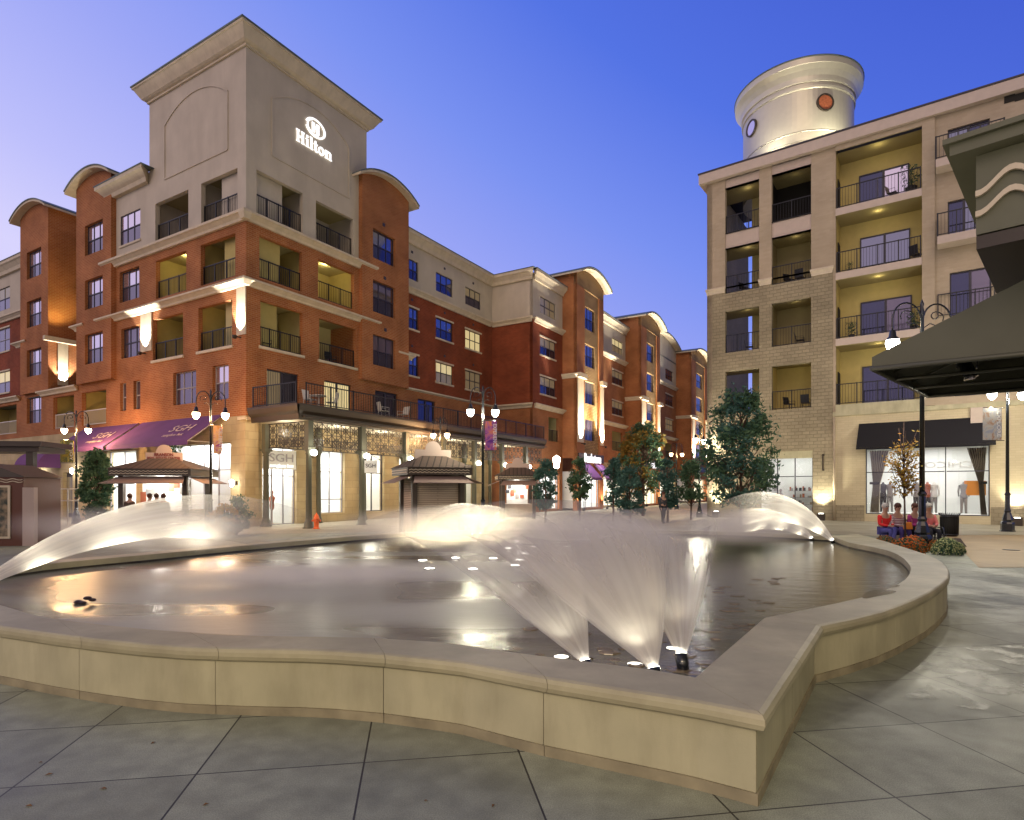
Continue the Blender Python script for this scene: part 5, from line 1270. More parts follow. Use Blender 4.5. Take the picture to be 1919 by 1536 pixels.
# ================================================================== fountain basin
zcap, zw = 0.57, 0.43
def chain(px_list, z): return [G(a, b_, z).xy for a, b_ in px_list]
out_px = [(0, 1172), (141, 1192), (313, 1209.5), (460, 1214), (600, 1216), (720, 1224), (860, 1238), (1014, 1267), (1300, 1311), (1425, 1335), (1533.6, 1171), (1643, 1149), (1704, 1126), (1754, 1103), (1782, 1076), (1769, 1055), (1746, 1041.5), (1700, 1027), (1650, 1011), (1608, 1001)]
in_px = [(0, 1133), (78, 1156.4), (244, 1176.7), (453, 1190.8), (600, 1192.4), (700, 1194.8), (828, 1202.8), (970, 1223), (1222, 1254), (1302, 1268.5), (1431.7, 1157.3), (1617, 1120), (1666, 1103), (1697, 1087), (1707, 1070), (1706, 1059), (1689, 1041.6), (1662, 1030), (1624, 1022.5), (1590, 1016)]
outer, inner = chain(out_px, zcap), chain(in_px, zcap)
# the part of the rim left of the frame, then the far side, all as (outer, inner) stations
pairs = []
lo = [(-5.65, 6.40), (-6.9, 7.3), (-8.6, 8.0), (-10.2, 8.7), (-10.9, 10.0), (-10.3, 11.2)]
li = [(-6.45, 7.38), (-7.3, 7.95), (-8.7, 8.55), (-9.9, 9.1), (-10.35, 10.0), (-9.95, 10.8)]
far_in = [(0, 1068), (90, 1055), (235, 1043), (438, 1023.5), (600, 1010), (700, 1002), (820, 996), (950, 993), (1100, 992.5), (1250, 994), (1340, 995), (1450, 999), (1560, 1005)]
fi = chain(far_in, zcap)
fo = []
for i, p in enumerate(fi):
    t_ = (fi[min(i+1, len(fi)-1)]-fi[max(i-1, 0)]).normalized(); nrm = Vector((-t_.y, t_.x)); fo.append(p+nrm*0.5)
st = [(Vector(a), Vector(b_)) for a, b_ in zip(lo[::-1], li[::-1])]            # from far left round to the front
# pair the front: resample both by fraction between matched corners
def resample(pts, k):
    d = [0]
    for a, b_ in zip(pts, pts[1:]): d.append(d[-1]+(b_-a).length)
    o = []
    for i in range(k+1):
        t_ = d[-1]*i/k; j = 0
        while j < len(d)-2 and d[j+1] < t_: j += 1
        u = (t_-d[j])/max(1e-9, d[j+1]-d[j]); o.append(pts[j].lerp(pts[j+1], min(1, max(0, u))))
    return o
def smooth(pts, it=2):
    for _ in range(it):
        q = [pts[0]]
        for a, b_ in zip(pts, pts[1:]): q += [a.lerp(b_, .25), a.lerp(b_, .75)]
        q.append(pts[-1]); pts = q
    return pts
def addrun(o, i, k, sm=0):
    if sm: o, i = smooth(o, sm), smooth(i, sm)
    for a, b_ in zip(resample(o, k), resample(i, k)):
        if not st or (st[-1][0]-a).length > 1e-4 or (st[-1][1]-b_).length > 1e-4: st.append((a, b_))
marks = [0]
m0 = len(st)-1; addrun(outer[0:6], inner[0:6], 28, 1); m1 = len(st)-1
addrun(outer[5:10], inner[5:10], 16); m2 = len(st)-1
addrun(outer[9:11], inner[9:11], 4); m3 = len(st)-1
addrun(outer[10:], inner[10:], 24, 1); m4 = len(st)-1
addrun(list(reversed([Vector(p) for p in fo])), list(reversed(fi)), 30, 1); m5 = len(st)-1
st.append(st[0])
fw = thing('fountain_basin', (0, 8, 0), 'low cast stone fountain basin with lobed sides and a broad rounded coping', 'fountain')
# coping stones with real joints; the nose is rounded
def cap_stone(s0, s1, g0, g1):
    """s0..s1 station indices; g = joint gap at each end"""
    ring = []
    for idx in range(s0, s1+1):
        o, i = st[idx]
        d = (i-o); w = d.length; d /= w
        prof = [(0.0-.0, zcap-.115), (-.030, zcap-.10), (-.048, zcap-.068), (-.045, zcap-.035), (-.022, zcap-.010), (.018, zcap), (w-.01, zcap), (w, zcap-.008), (w, zcap-.11)]
        ring.append([(*(o+d*p), z) for p, z in prof])
    def shift(r, q, g):
        a, b_ = Vector(r[0]), Vector(q[0]); l = max(1e-6, (b_-a).length); u = min(.4, g/l)
        return [tuple(Vector(x).lerp(Vector(y), u)) for x, y in zip(r, q)]
    ring[0] = shift(ring[0], ring[1], g0); ring[-1] = shift(ring[-1], ring[-2], g1)
    k = len(ring[0]); mb = MB(); v = [p for r in ring for p in r]; f = [tuple(range(k)), tuple(range(len(v)-1, len(v)-k-1, -1))]
    mb.add(v, f)
    b0 = 0
    for a in range(len(ring)-1):
        for j in range(k):
            mb.f.append([a*k+j, a*k+(j+1) % k, (a+1)*k+(j+1) % k, (a+1)*k+j]); mb.m.append(0); mb.sm.append(False)
    return mb.build('coping_stone', M['coping'], fw)
M['coping'] = mat('coping stone', (0.46, 0.42, 0.27), 0.55, noise=0.26, nscale=1.1, bump=0.12, bscale=110, spec=0.3); stainy(M['coping'], (.25, .215, .145), .5, (1.6, 1.6, 1.6))
def near_px(i0, i1, px): return min(range(i0, i1+1), key=lambda i: abs(CX+F*st[i][0].x/st[i][0].y-px))
cuts = [0, 3, near_px(m0+1, m1, 155), near_px(m0+1, m1, 403), m1, near_px(m1, m2, 1021), m2, m3-2, m3, m3+3, m3+6, m3+9, m3+12, m3+15, m3+18, m3+21, m4]
cuts += list(range(m4+3, m5, 4))+[m5, len(st)-1]
cuts = sorted(set(cuts))
for a, b_ in zip(cuts, cuts[1:]): cap_stone(a, b_, .0025, .0025)
# wall panels under the coping, set back from the nose, and the base course
def loft(name, i0, i1, offa, offb, za, zb, m, gap=0.003, inner_=False):
    r = []
    for idx in range(i0, i1+1):
        o, i = st[idx]; d = (i-o).normalized()
        if inner_: q0, q1 = i-d*offa, i-d*offb
        else: q0, q1 = o+d*offa, o+d*offb
        r.append([(*q0, za), (*q0, zb), (*q1, zb), (*q1, za)])
    def shift(x, y):
        l = max(1e-6, (Vector(y[0])-Vector(x[0])).length); u = min(.4, gap/l); return [tuple(Vector(p).lerp(Vector(q), u)) for p, q in zip(x, y)]
    r[0] = shift(r[0], r[1]); r[-1] = shift(r[-1], r[-2])
    mb = MB(); v = [p for x in r for p in x]; mb.add(v, [(0, 1, 2, 3), (len(v)-1, len(v)-2, len(v)-3, len(v)-4)])
    for a in range(len(r)-1):
        for j in range(4): mb.f.append([a*4+j, a*4+(j+1) % 4, (a+1)*4+(j+1) % 4, (a+1)*4+j]); mb.m.append(0); mb.sm.append(False)
    return mb.build(name, m, fw)
for a, b_ in zip(cuts, cuts[1:]):
    loft('wall_panel', a, b_, .035, .20, .075, zcap-.116, M['concrete'])
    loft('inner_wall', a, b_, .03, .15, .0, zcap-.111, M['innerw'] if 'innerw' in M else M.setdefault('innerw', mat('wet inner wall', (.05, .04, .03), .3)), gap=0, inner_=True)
M['base'] = mat('stained base stone', (.30, .26, .165), .7, noise=.3, nscale=4)
for a, b_ in zip(cuts, cuts[1:]): loft('base_course', a, b_, .018, .22, .0, .073, M['base'])
# water
m, t, b = newmat('fountain water'); M['water'] = m
co = N(t, 'ShaderNodeTexCoord')
nz = N(t, 'ShaderNodeTexNoise'); nz.inputs['Scale'].default_value = 3.2; nz.inputs['Detail'].default_value = 6; nz.inputs['Roughness'].default_value = .62
mpw = N(t, 'ShaderNodeMapping'); mpw.inputs['Scale'].default_value = (.7, 1.5, 1); t.links.new(co.outputs['Object'], mpw.inputs['Vector']); t.links.new(mpw.outputs[0], nz.inputs['Vector'])
bpw = N(t, 'ShaderNodeBump'); bpw.inputs['Strength'].default_value = .35; bpw.inputs['Distance'].default_value = .03
t.links.new(nz.outputs['Fac'], bpw.inputs['Height'])
# aerated, milky swaths where the spray lands
n4 = N(t, 'ShaderNodeTexNoise'); n4.inputs['Scale'].default_value = .34; n4.inputs['Detail'].default_value = .6; n4.inputs['Distortion'].default_value = .5
mp4 = N(t, 'ShaderNodeMapping'); mp4.inputs['Rotation'].default_value = (0, 0, rad(12)); mp4.inputs['Scale'].default_value = (.6, 1.7, 1); mp4.inputs['Location'].default_value = (3.1, 1.7, 0)
t.links.new(co.outputs['Object'], mp4.inputs['Vector']); t.links.new(mp4.outputs[0], n4.inputs['Vector'])
fr_ = N(t, 'ShaderNodeMapRange'); fr_.inputs['From Min'].default_value = .18; fr_.inputs['From Max'].default_value = .70; fr_.interpolation_type = 'SMOOTHSTEP'
t.links.new(n4.outputs['Fac'], fr_.inputs['Value'])
ln = N(t, 'ShaderNodeVectorMath', operation='DISTANCE'); ln.inputs[1].default_value = (-2.4, 9.6, zw)
t.links.new(co.outputs['Object'], ln.inputs[0])
fl_ = N(t, 'ShaderNodeMapRange'); fl_.inputs['From Min'].default_value = 1.5; fl_.inputs['From Max'].default_value = 7.5; fl_.inputs['To Min'].default_value = 1.0; fl_.inputs['To Max'].default_value = .08; fl_.interpolation_type = 'SMOOTHSTEP'
t.links.new(ln.outputs['Value'], fl_.inputs['Value'])
mf = N(t, 'ShaderNodeMath', operation='MULTIPLY'); t.links.new(fr_.outputs[0], mf.inputs[0]); t.links.new(fl_.outputs[0], mf.inputs[1])
mc = N(t, 'ShaderNodeMix', data_type='RGBA'); mc.inputs[6].default_value = (.060, .058, .036, 1); mc.inputs[7].default_value = (.50, .49, .375, 1)
t.links.new(mf.outputs[0], mc.inputs[0]); t.links.new(mc.outputs[2], b.inputs['Base Color'])
rw = N(t, 'ShaderNodeMapRange'); rw.inputs['To Min'].default_value = .13; rw.inputs['To Max'].default_value = .5; t.links.new(mf.outputs[0], rw.inputs['Value']); t.links.new(rw.outputs[0], b.inputs['Roughness'])
b.inputs['Specular IOR Level'].default_value = .9; b.inputs['IOR'].default_value = 1.45
t.links.new(bpw.outputs[0], b.inputs['Normal'])
mb = MB(); poly = [(*(i+(o-i).normalized()*.02), zw) for o, i in st[:-1]]; mb.add(poly, [tuple(range(len(poly)))]); wt = mb.build('water', M['water']); tag(wt, kind='structure')
# bed stones breaking the surface near the front nozzles
stm = mat('wet flat stones', (.16, .12, .07), .25, noise=.5, nscale=7, spec=.8); r_ = random.Random(4); mb = MB()
for i in range(90):
    px, py = r_.uniform(960, 1400), r_.uniform(1165, 1262)
    if i > 55: px, py = r_.uniform(1300, 1480), r_.uniform(1080, 1180)
    p = G(px, py, zw)
    if px > 1300 and (py-1157)/(1268-1157) > (1431-px)/(130.)+.02: continue
    r = r_.uniform(.05, .13); k = 7; a0 = r_.random()*6; ring = [(p.x+r*(.7+.5*r_.random())*math.cos(a0+2*math.pi*j/k), p.y+r*.8*(.7+.5*r_.random())*math.sin(a0+2*math.pi*j/k)) for j in range(k)]
    h = zw+r_.uniform(.002, .012)
    mb.add([(x, y, zw-.03) for x, y in ring]+[(p.x+(x-p.x)*.8, p.y+(y-p.y)*.8, h) for x, y in ring], [tuple(range(k, 2*k))]+[(j, (j+1) % k, k+(j+1) % k, k+j) for j in range(k)])
tag(mb.build('stones', stm), 'flat wet stones on the basin bed around the three nearest nozzles', 'stones', kind='stuff')
# nozzles and lights in the water
def nozzle(px, py, label, tilt=(0, 0), r=.055, h=.10, e=0, lens=True, lo=(0.16, .05)):
    p = G(px, py, zw+h); t_ = thing('fountain_nozzle', (p.x, p.y, zw), label, 'nozzle', 'dark spray nozzles of the fountain')
    ax = Vector((tilt[0], tilt[1], 1)).normalized(); p0 = Vector((p.x, p.y, zw-.05)); mb = MB()
    mb.tube([p0, p0+ax*(h*.9), p0+ax*(h+.05)], [r*.75, r*.95, r], 16); mb.build('barrel', M['black'], t_)
    mb = MB(); mb.tube([p0+ax*(h+.051), p0+ax*(h+.056)], [r*.8, r*.8], 16); mb.build('throat', M['e_pool'] if lens else M['dark'], t_)
    return p0+ax*(h+.05), t_
n1p, n1 = nozzle(1106, 1238, 'dark spray nozzle at the front of the basin, left one of the nearest three', (-.25, .5))
n2p, n2 = nozzle(1234, 1252, 'dark spray nozzle nearest the camera, middle one of the front three', (-.15, .5))
n3p, n3 = nozzle(1282, 1226, 'dark spray nozzle at the front right, raised beside the coping point', (0, .5), h=.13)
nRa, nR1 = nozzle(1563, 1010, 'small spray nozzle at the right of the basin, outer one of the bright pair', (-.5, -.1), lens=True)
nRb, nR2 = nozzle(1524, 1006, 'small spray nozzle at the right of the basin, inner one of the bright pair', (-.5, -.1), lens=True)
nFa, nF1 = nozzle(886, 999, 'spray nozzle at the far rim under the bright fan, left one of the pair', (0, -.3), lens=True)
nFb, nF2 = nozzle(900, 998, 'spray nozzle at the far rim under the bright fan, right one of the pair', (0, -.3), lens=True)
nLa, nL1 = nozzle(-45, 1092, 'spray nozzle just outside the left edge that throws the long left arc', (.5, .2))
fl = [(792, 1051), (805, 1066), (854, 1046), (886, 1067), (924, 1047), (953, 1028), (966, 1060), (973, 1050), (983, 1038), (1000, 1025), (1053, 1038), (1062, 1025), (1108, 1028)]
where = ['leftmost of the ring of water lights', 'just below the leftmost one of the ring', 'second from the left at the far side', 'nearest one of the ring, left of centre', 'at the centre left of the ring', 'far side of the ring, left of centre', 'near side of the ring, right of centre', 'just behind the near right one', 'middle of the ring, above the pair at the centre', 'far side of the ring, right of centre', 'right side of the ring, nearer of two', 'right side of the ring, farther of two', 'rightmost of the ring of water lights']
for (px, py), wl_ in zip(fl, where):
    p = G(px, py, zw); t_ = thing('water_light', (p.x, p.y, zw), 'white disc light on the water, '+wl_, 'light', 'white disc lights in the middle of the water')
    mb = MB(); mb.lathe([(.11, zw-.03), (.11, zw+.008), (.09, zw+.014)], (p.x, p.y), 16); mb.build('housing', M['black'], t_)
    mb = MB(); mb.lathe([(.088, zw+.0145), (0.0, zw+.03)], (p.x, p.y), 16); mb.build('lens', M['e_pool'], t_)
    light('SPOT', (p.x, p.y, zw+.05), 150, (1, .86, .56), .08, t_, target=(p.x, p.y, zw+2), spot=150, blend=.6)
# underwater floods next to the front nozzles
for px, py, lb, e_ in ((1052, 1231, 'submerged flood light glowing left of the left front nozzle', 9), (1190, 1245, 'submerged flood light glowing beside the middle front nozzle', 14), (1262, 1215, 'submerged flood light glowing behind the right front nozzle', 8)):
    p = G(px, py, zw); t_ = thing('flood_light', (p.x, p.y, zw), lb, 'light')
    mb = MB(); mb.lathe([(.07, zw-.04), (.075, zw+.004)], (p.x, p.y), 16); mb.build('housing', M['black'], t_)
    mb = MB(); mb.lathe([(.065, zw+.005), (.0, zw+.015)], (p.x, p.y), 16); mb.build('lens', M['e_flood'], t_)
    light('SPOT', (p.x, p.y, zw+.05), e_*.7, (1, .93, .75), .05, t_, target=(p.x-.1, p.y+.6, zw+1.6), spot=120, blend=.9)
# dark leaves afloat
r_ = random.Random(9); p0 = G(160, 1131, zw); mb = MB()
for dx, dy, r, zz in ((-.09, 0, .06, .02), (.02, .01, .055, .07), (.07, .03, .05, .045), (-.02, -.02, .05, .015)):
    mb.ball((p0.x+dx, p0.y+dy, zw+zz), r, 8, (1, .7, .45))
lf = mb.build('floating_leaves', mat('dark wet leaf', (.025, .012, .02), .5)); tag(lf, 'small dark clump of leaves afloat at the left of the basin', 'leaves')
# puddles on the plaza
def puddle(pxs, label):
    pts = [G(a, b_, 0).xy for a, b_ in pxs]; pts = pts+[pts[0]]; pts = smooth(pts, 2)[:-1]
    r_ = random.Random(len(pts)); pts = [p+Vector((r_.uniform(-.02, .02), r_.uniform(-.02, .02))) for p in pts]
    mb = MB(); mb.add([(*p, .004) for p in pts], [tuple(range(len(pts)))]); o = mb.build('puddle', M['puddle']); tag(o, label, 'puddle', kind='structure')
M['puddle'] = mat('wet film', (.22, .225, .18), .42, noise=.3, nscale=9, spec=.4, bump=.05, bscale=25)
t = M['puddle'].node_tree; b = t.nodes['Principled BSDF']; co = N(t, 'ShaderNodeTexCoord'); nz = N(t, 'ShaderNodeTexNoise'); nz.inputs['Scale'].default_value = 3.2; nz.inputs['Detail'].default_value = 7; nz.inputs['Roughness'].default_value = .6
mr_ = N(t, 'ShaderNodeMapRange', interpolation_type='SMOOTHSTEP'); mr_.inputs['From Min'].default_value = .44; mr_.inputs['From Max'].default_value = .60; mr_.inputs['To Max'].default_value = .85
t.links.new(co.outputs['Object'], nz.inputs['Vector']); t.links.new(nz.outputs['Fac'], mr_.inputs['Value']); t.links.new(mr_.outputs[0], b.inputs['Alpha'])
puddle([(1722, 1252), (1745, 1222), (1795, 1222), (1830, 1236), (1882, 1256), (1850, 1262), (1760, 1266)], 'shallow puddle')
puddle([(1762, 1268), (1830, 1262), (1919, 1259), (1990, 1262), (1990, 1312), (1919, 1304), (1850, 1302), (1800, 1290)], 'shallow puddle')
puddle([(1694, 1306), (1730, 1285), (1765, 1278), (1800, 1305), (1868, 1325), (1835, 1332), (1762, 1318)], 'shallow puddle')
puddle([(1800, 1213), (1880, 1209), (1990, 1212), (1990, 1256), (1919, 1252), (1850, 1232)], 'shallow puddle')
# pavement sheets beyond the basin
tag(sheet('pavement', [G(-260, 1012).xy, G(300, 1004).xy, G(700, 997).xy, G(1560, 997).xy, G(1630, 986).xy, Vector((40, 60)), Vector((20, 200)), Vector((-60, 120)), Vector((-60, 40))], .006, M['walk']), kind='structure')
tag(sheet('pavement', [G(1834, 1064).xy, G(1784, 1011).xy, G(1768, 1003).xy, G(2300, 1003).xy, G(2300, 1064).xy], .010, M['walktan']), kind='structure')
tag(sheet('pavement', [G(1440, 995).xy, G(1655, 1006).xy, G(1770, 1002.5).xy, G(2400, 1002.5).xy, FB.p(40, 0, 0, 0).xy, FB.p(-6, 0, 0, 0).xy], .014, M['walk']), kind='structure')
tag(sheet('soil_bed', [G(1630, 1018).xy, G(1655, 1002).xy, G(1800, 1010).xy, G(1812, 1026).xy, G(1745, 1024).xy], .03, M['soil']), kind='structure')

# ================================================================== street lamps
def street_lamp(loc, k, label, az, col='e_white', lc=WHT, e=180, one=False, zl=5.1, off=.58):
    """k scales the whole post; arms spread along azimuth az"""
    t_ = thing('street_lamp', (0, 0, 0), label, 'street lamp', 'double armed street lamps on the plaza')
    mb = MB(); mb.lathe([(r*k, z*k) for r, z in ((.24, 0), (.24, .05), (.215, .07), (.215, .30), (.20, .36), (.16, .40), (.17, .45), (.13, .62), (.095, .72), (.11, .78), (.085, .84), (.075, 1.35), (.105, 1.40), (.075, 1.46))], (0, 0), 8, smooth=False); mb.build('base', M['black'], t_)
    mb = MB(); mb.lathe([(.062*k, 1.46*k), (.042*k, (zl+.75)*k), (.055*k, (zl+.78)*k), (.03*k, (zl+.95)*k), (.045*k, (zl+1.02)*k), (.0, (zl+1.16)*k)], (0, 0), 12); mb.build('pole', M['black'], t_)
    ca, sa = math.cos(az), math.sin(az)
    for sg in (-1, 1):
        mb = MB(); P_ = lambda x, z: (sg*x*off/.58*ca*k, sg*x*off/.58*sa*k, z*k)
        arc = [P_(.02, zl+.62)]+[P_(.30-.28*math.cos(math.pi*i/12), zl+.62+.42*math.sin(math.pi*i/12)) for i in range(1, 13)]+[P_(.58, zl+.45), P_(.58, zl+.32)]
        mb.tube(arc, .022*k, 6)
        sc = [P_(.27+(.17-.012*i)*math.cos(-.6+i*.55), zl+.72+(.17-.012*i)*math.sin(-.6+i*.55)) for i in range(13)]
        mb.tube(sc, .014*k, 6); mb.tube([P_(.05, zl+.45), P_(.16, zl+.55), P_(.27, zl+.50)], .013*k, 6)
        am = mb.build('arm', M['black'], t_)
        mb = MB(); c = P_(.58, 0)
        mb.lathe([(.03*k, (zl+.36)*k), (.07*k, (zl+.33)*k), (.085*k, (zl+.2)*k), (.155*k, (zl+.12)*k), (.16*k, (zl+.10)*k)], c[:2], 14); mb.build('hood', M['black'], am)
        mb = MB(); mb.lathe([(.145*k, (zl+.098)*k), (.155*k, (zl+.02)*k), (.12*k, (zl-.10)*k), (.05*k, (zl-.17)*k), (0, (zl-.18)*k)], c[:2], 16); mb.build('globe', M[col], am)
        light('POINT', (c[0], c[1], (zl-.32)*k), e, lc, .12, t_)
    t_.location = loc; return t_
def at_px(px, Y): return Vector((rx(px)*Y, Y, 0))
azr = math.atan2(dR.y, dR.x)
street_lamp(at_px(395, 26.2), 1.0, 'black street lamp with two orange lights, between the kiosk and the hotel corner', .25, 'e_orange', SOD, 360)
street_lamp(at_px(143, 33), 1.0, 'black street lamp with two orange lights, at the far left by the purple awnings', -.05, 'e_orange', SOD, 380, off=.68)
street_lamp(at_px(905, 25.2), 1.0, 'tall black street lamp with two white lights, in front of the arcade', .12, 'e_white', (1, .93, .66), 420, off=.52)
street_lamp(at_px(825, 36), 1.0, 'street lamp with two orange lights behind the shuttered kiosk', -.3, 'e_orange', SOD, 320, off=.45)
street_lamp(at_px(1728, 18.67), 1.245, 'big black street lamp at the right, its fluted base behind the orange flowers', .12, 'e_white', WHT, 420, off=.80)
street_lamp(at_px(1888, 26.8), 1.19, 'black street lamp at the right edge with a banner, beside the shop wall', .1, 'e_white', WHT, 420, off=.62)
street_lamp(at_px(1311, 40), 1.0, 'distant street lamp with white lights left of the large tree', .9, 'e_white', WHT, 420, off=.7)
street_lamp(at_px(1268, 56), 1.0, 'most distant street lamp, orange lit, down the side street', .3, 'e_orange', SOD, 360)
# the same kind of lamp stands behind the camera and lights the near wall and paving
street_lamp(Vector((-2.6, -5.2, 0)), 1.1, 'street lamp behind the photographer, left', .1, 'e_white', (1, .84, .52), 520)
street_lamp(Vector((7.5, -6.5, 0)), 1.1, 'street lamp behind the photographer, right', .1, 'e_white', (1, .84, .52), 320)
# banners hung on the posts
def banner(px0, px1, py0, py1, Y, label, cols_, txt, side, tcol='logo'):
    a, b_ = at(px0, py0, Y), at(px1, py1, Y); t_ = thing('banner', (a.x, a.y, b_.z), label, 'banner', 'banners on the street lamps')
    m, t, b = newmat('banner print '+txt); co = N(t, 'ShaderNodeTexCoord'); nz = N(t, 'ShaderNodeTexNoise'); nz.inputs['Scale'].default_value = 3.5; nz.inputs['Detail'].default_value = 3; nz.inputs['Distortion'].default_value = 1.5
    cr = N(t, 'ShaderNodeValToRGB'); e = cr.color_ramp.elements; e[0].position = .35; e[1].position = .68; e[0].color = (*cols_[0], 1); e[1].color = (*cols_[1], 1); q = e.new(.5); q.color = (*cols_[2], 1)
    t.links.new(co.outputs['Object'], nz.inputs['Vector']); t.links.new(nz.outputs['Fac'], cr.inputs[0]); t.links.new(cr.outputs[0], b.inputs['Base Color']); b.inputs['Roughness'].default_value = .8
    w = (b_.x-a.x); mb = MB(); mb.box(a.x, Y-.01, b_.z, b_.x, Y+.01, a.z); mb.build('cloth', m, t_)
    mb = MB(); ax = b_.x if side < 0 else a.x
    for z in (a.z+.03, b_.z-.03): mb.tube([(a.x-(.12 if side > 0 else 0), Y, z), (b_.x+(.12 if side < 0 else 0), Y, z)], .015, 6)
    mb.build('bar', M['black'], t_)
    xt = b_.x-.17*w if True else a.x
    letters('banner_lettering', txt, .22, (xt, Y-.02, (a.z+b_.z)/2), (0, 0, -1), (1, 0, 0), M['white'], t_, ext=.003, width=(a.z-b_.z)*.8)
banner(400, 416, 797, 850, 26.1, 'pink and orange banner on the lamp by the hotel corner', ((.45, .08, .25), (.75, .30, .04), (.8, .5, .25)), 'CELEBRATE', 1)
banner(113, 138, 825, 866, 32.9, 'gold and green banner on the far left lamp', ((.35, .25, .02), (.55, .45, .10), (.10, .12, .04)), 'ENJOY', -1)
banner(909, 931, 789, 843, 25.1, 'purple and orange banner on the tall white street lamp', ((.12, .02, .25), (.70, .22, .02), (.35, .10, .30)), 'EXPERIENCE', 1)
banner(1842, 1877, 765, 824, 26.7, 'grey and tan banner reading EXPLORE on the right lamp', ((.30, .33, .40), (.35, .20, .12), (.45, .45, .42)), 'EXPLORE', -1)

# ================================================================== kiosks
M['kroof'] = brickmat('ribbed kiosk roof', (.10, .068, .055), (.085, .06, .048), (.04, .03, .025), bw=.25, bh=5, ms=.03, bump=.8, offset=0.0)
M['shutter'] = brickmat('roller shutter', (.50, .40, .31), (.50, .40, .31), (.22, .17, .13), bw=40, bh=.075, ms=.012, bump=1.0, stain=.05)
def kiosk(c, az, w, label, open_=False, sign=None, k=1.0):
    t_ = thing('kiosk', (c.x, c.y, 0), label, 'kiosk')
    fr = Fr((c.x, c.y), (math.cos(az), math.sin(az)), (math.sin(az), -math.cos(az)))
    hw = w/2; zt = 2.35*k
    if not open_:
        for (x0, y0, x1, y1) in ((-hw+.12, hw-.1, hw-.12, hw-.04), (-hw+.12, -hw+.04, hw-.12, -hw+.1)):
            mb = MB(fr); mb.box(x0, y0, .1, x1, y1, zt); mb.build('shutter', M['shutter'], t_)
        for (x0, y0, x1, y1) in ((-hw+.04, -hw+.12, -hw+.1, hw-.12), (hw-.1, -hw+.12, hw-.04, hw-.12)):
            mb = MB(fr); mb.box(x0, y0, .1, x1, y1, zt); mb.build('shutter', M['shutter'], t_)
    else:
        mb = MB(fr); mb.box(-hw+.1, -hw+.1, .1, hw-.1, hw-.1, .95); mb.build('counter', M['shutter'], t_)
        mb = MB(fr); mb.box(-hw+.3, -.1, .951, hw-.3, .1, zt); mb.build('back_panel', M['white'], t_)
        r_ = random.Random(int(w*100)); 
        for i in range(9):
            x = -hw+.35+(2*hw-.7)*i/8; z = 1.1+r_.random()*.9; mb = MB(fr); mb.box(x-.13, .101, z, x+.11, .13, z+r_.uniform(.2, .5)); mb.build('poster', M['dsp%d' % r_.randrange(5)], t_)
        light('POINT', fr.p(0, 0, hw*.5, zt-.15), 130, (1, .95, .85), .2, t_); light('POINT', fr.p(0, 0, -hw*.5, zt-.15), 60, (1, .95, .85), .2, t_)
        mb = MB(fr); mb.box(-hw*.7, hw*.5, zt-.06, hw*.7, hw*.55, zt-.03); mb.build('strip_light', M['e_white'], t_)
    for x in (-hw, hw):
        for y in (-hw, hw): mb = MB(fr); mb.box(x-.1, y-.1, 0, x+.1, y+.1, zt+.12); mb.build('post', M['greyiron'], t_)
    e_ = hw+.36
    mb = MB(fr); mb.box(-e_, -e_, zt+.12, e_, e_, zt+.42); 
    fas = mb.build('fascia', M['greyiron'], t_)
    for n_, frr in ((0, Fr(fr.p(0, 0, e_, 0).xy, fr.d.xy, fr.n.xy)), (1, Fr(fr.p(-e_, 0, 0, 0).xy, fr.n.xy, (-fr.d).xy))):
        for zz in (zt+.20, zt+.30):
            mb = MB(frr); pts = [(-e_+.06+i*.09, zz+(.035 if i % 2 else -.0)) for i in range(int((2*e_-.12)/.09)+1)]
            for (x0, a0), (x1, a1_) in zip(pts, pts[1:]): mb.slab([(x0, a0-.012), (x1, a1_-.012), (x1, a1_+.012), (x0, a0+.012)], .004, .02)
            mb.build('zigzag_trim', M['trim'], fas, fixn=False)
    q = e_+.08; tp = .5; zr = zt+.42+.50*k
    mb = MB(fr); mb.add([(-q, -q, zt+.421), (q, -q, zt+.421), (q, q, zt+.421), (-q, q, zt+.421), (-tp, -tp, zr), (tp, -tp, zr), (tp, tp, zr), (-tp, tp, zr)], [(3, 2, 1, 0), (4, 5, 6, 7), (0, 1, 5, 4), (1, 2, 6, 5), (2, 3, 7, 6), (3, 0, 4, 7)]); mb.build('roof', M['kroof'], t_)
    mb = MB(fr)                                     # canvas flaps on all sides
    for sgx, frr in ((1, Fr(fr.p(0, 0, hw, 0).xy, fr.d.xy, fr.n.xy)), (1, Fr(fr.p(-hw, 0, 0, 0).xy, fr.n.xy, (-fr.d).xy)), (1, Fr(fr.p(hw, 0, 0, 0).xy, fr.n.xy, fr.d.xy))):
        mb = MB(frr); mb.add([(-hw, .11, zt+.1), (hw, .11, zt+.1), (hw+.25, .85, zt-.2), (-hw-.25, .85, zt-.2)]+[(-hw, .11, zt+.08), (hw, .11, zt+.08), (hw+.25, .85, zt-.22), (-hw-.25, .85, zt-.22)], [(0, 1, 2, 3), (7, 6, 5, 4), (0, 3, 7, 4), (1, 5, 6, 2), (3, 2, 6, 7)])
        mb.build('flap', M['flap'], t_)
    mb = MB(fr); hw2 = .78*k; mb.box(-hw2, .25, zr-.12, hw2, .31, zr+.27*k); c2 = 14
    sb2_ = mb.build('sign_board', M['ksign'], t_)
    mb = MB(fr); mb.slab([(.34*k*math.cos(math.pi*i/c2), zr+.271*k+.36*k*math.sin(math.pi*i/c2)) for i in range(c2+1)], .25, .31); mb.build('sign_crest', M['ksign'], t_)
    if sign:
        for j, s_ in enumerate(sign): letters('sign_lettering', s_, .20, fr.p(0, 0, .325, zr+.17*k-j*.17), fr.d, (0, 0, 1), M['redink'], sb2_, width=(.8, 1.4)[j], ext=.006, bold=.004)
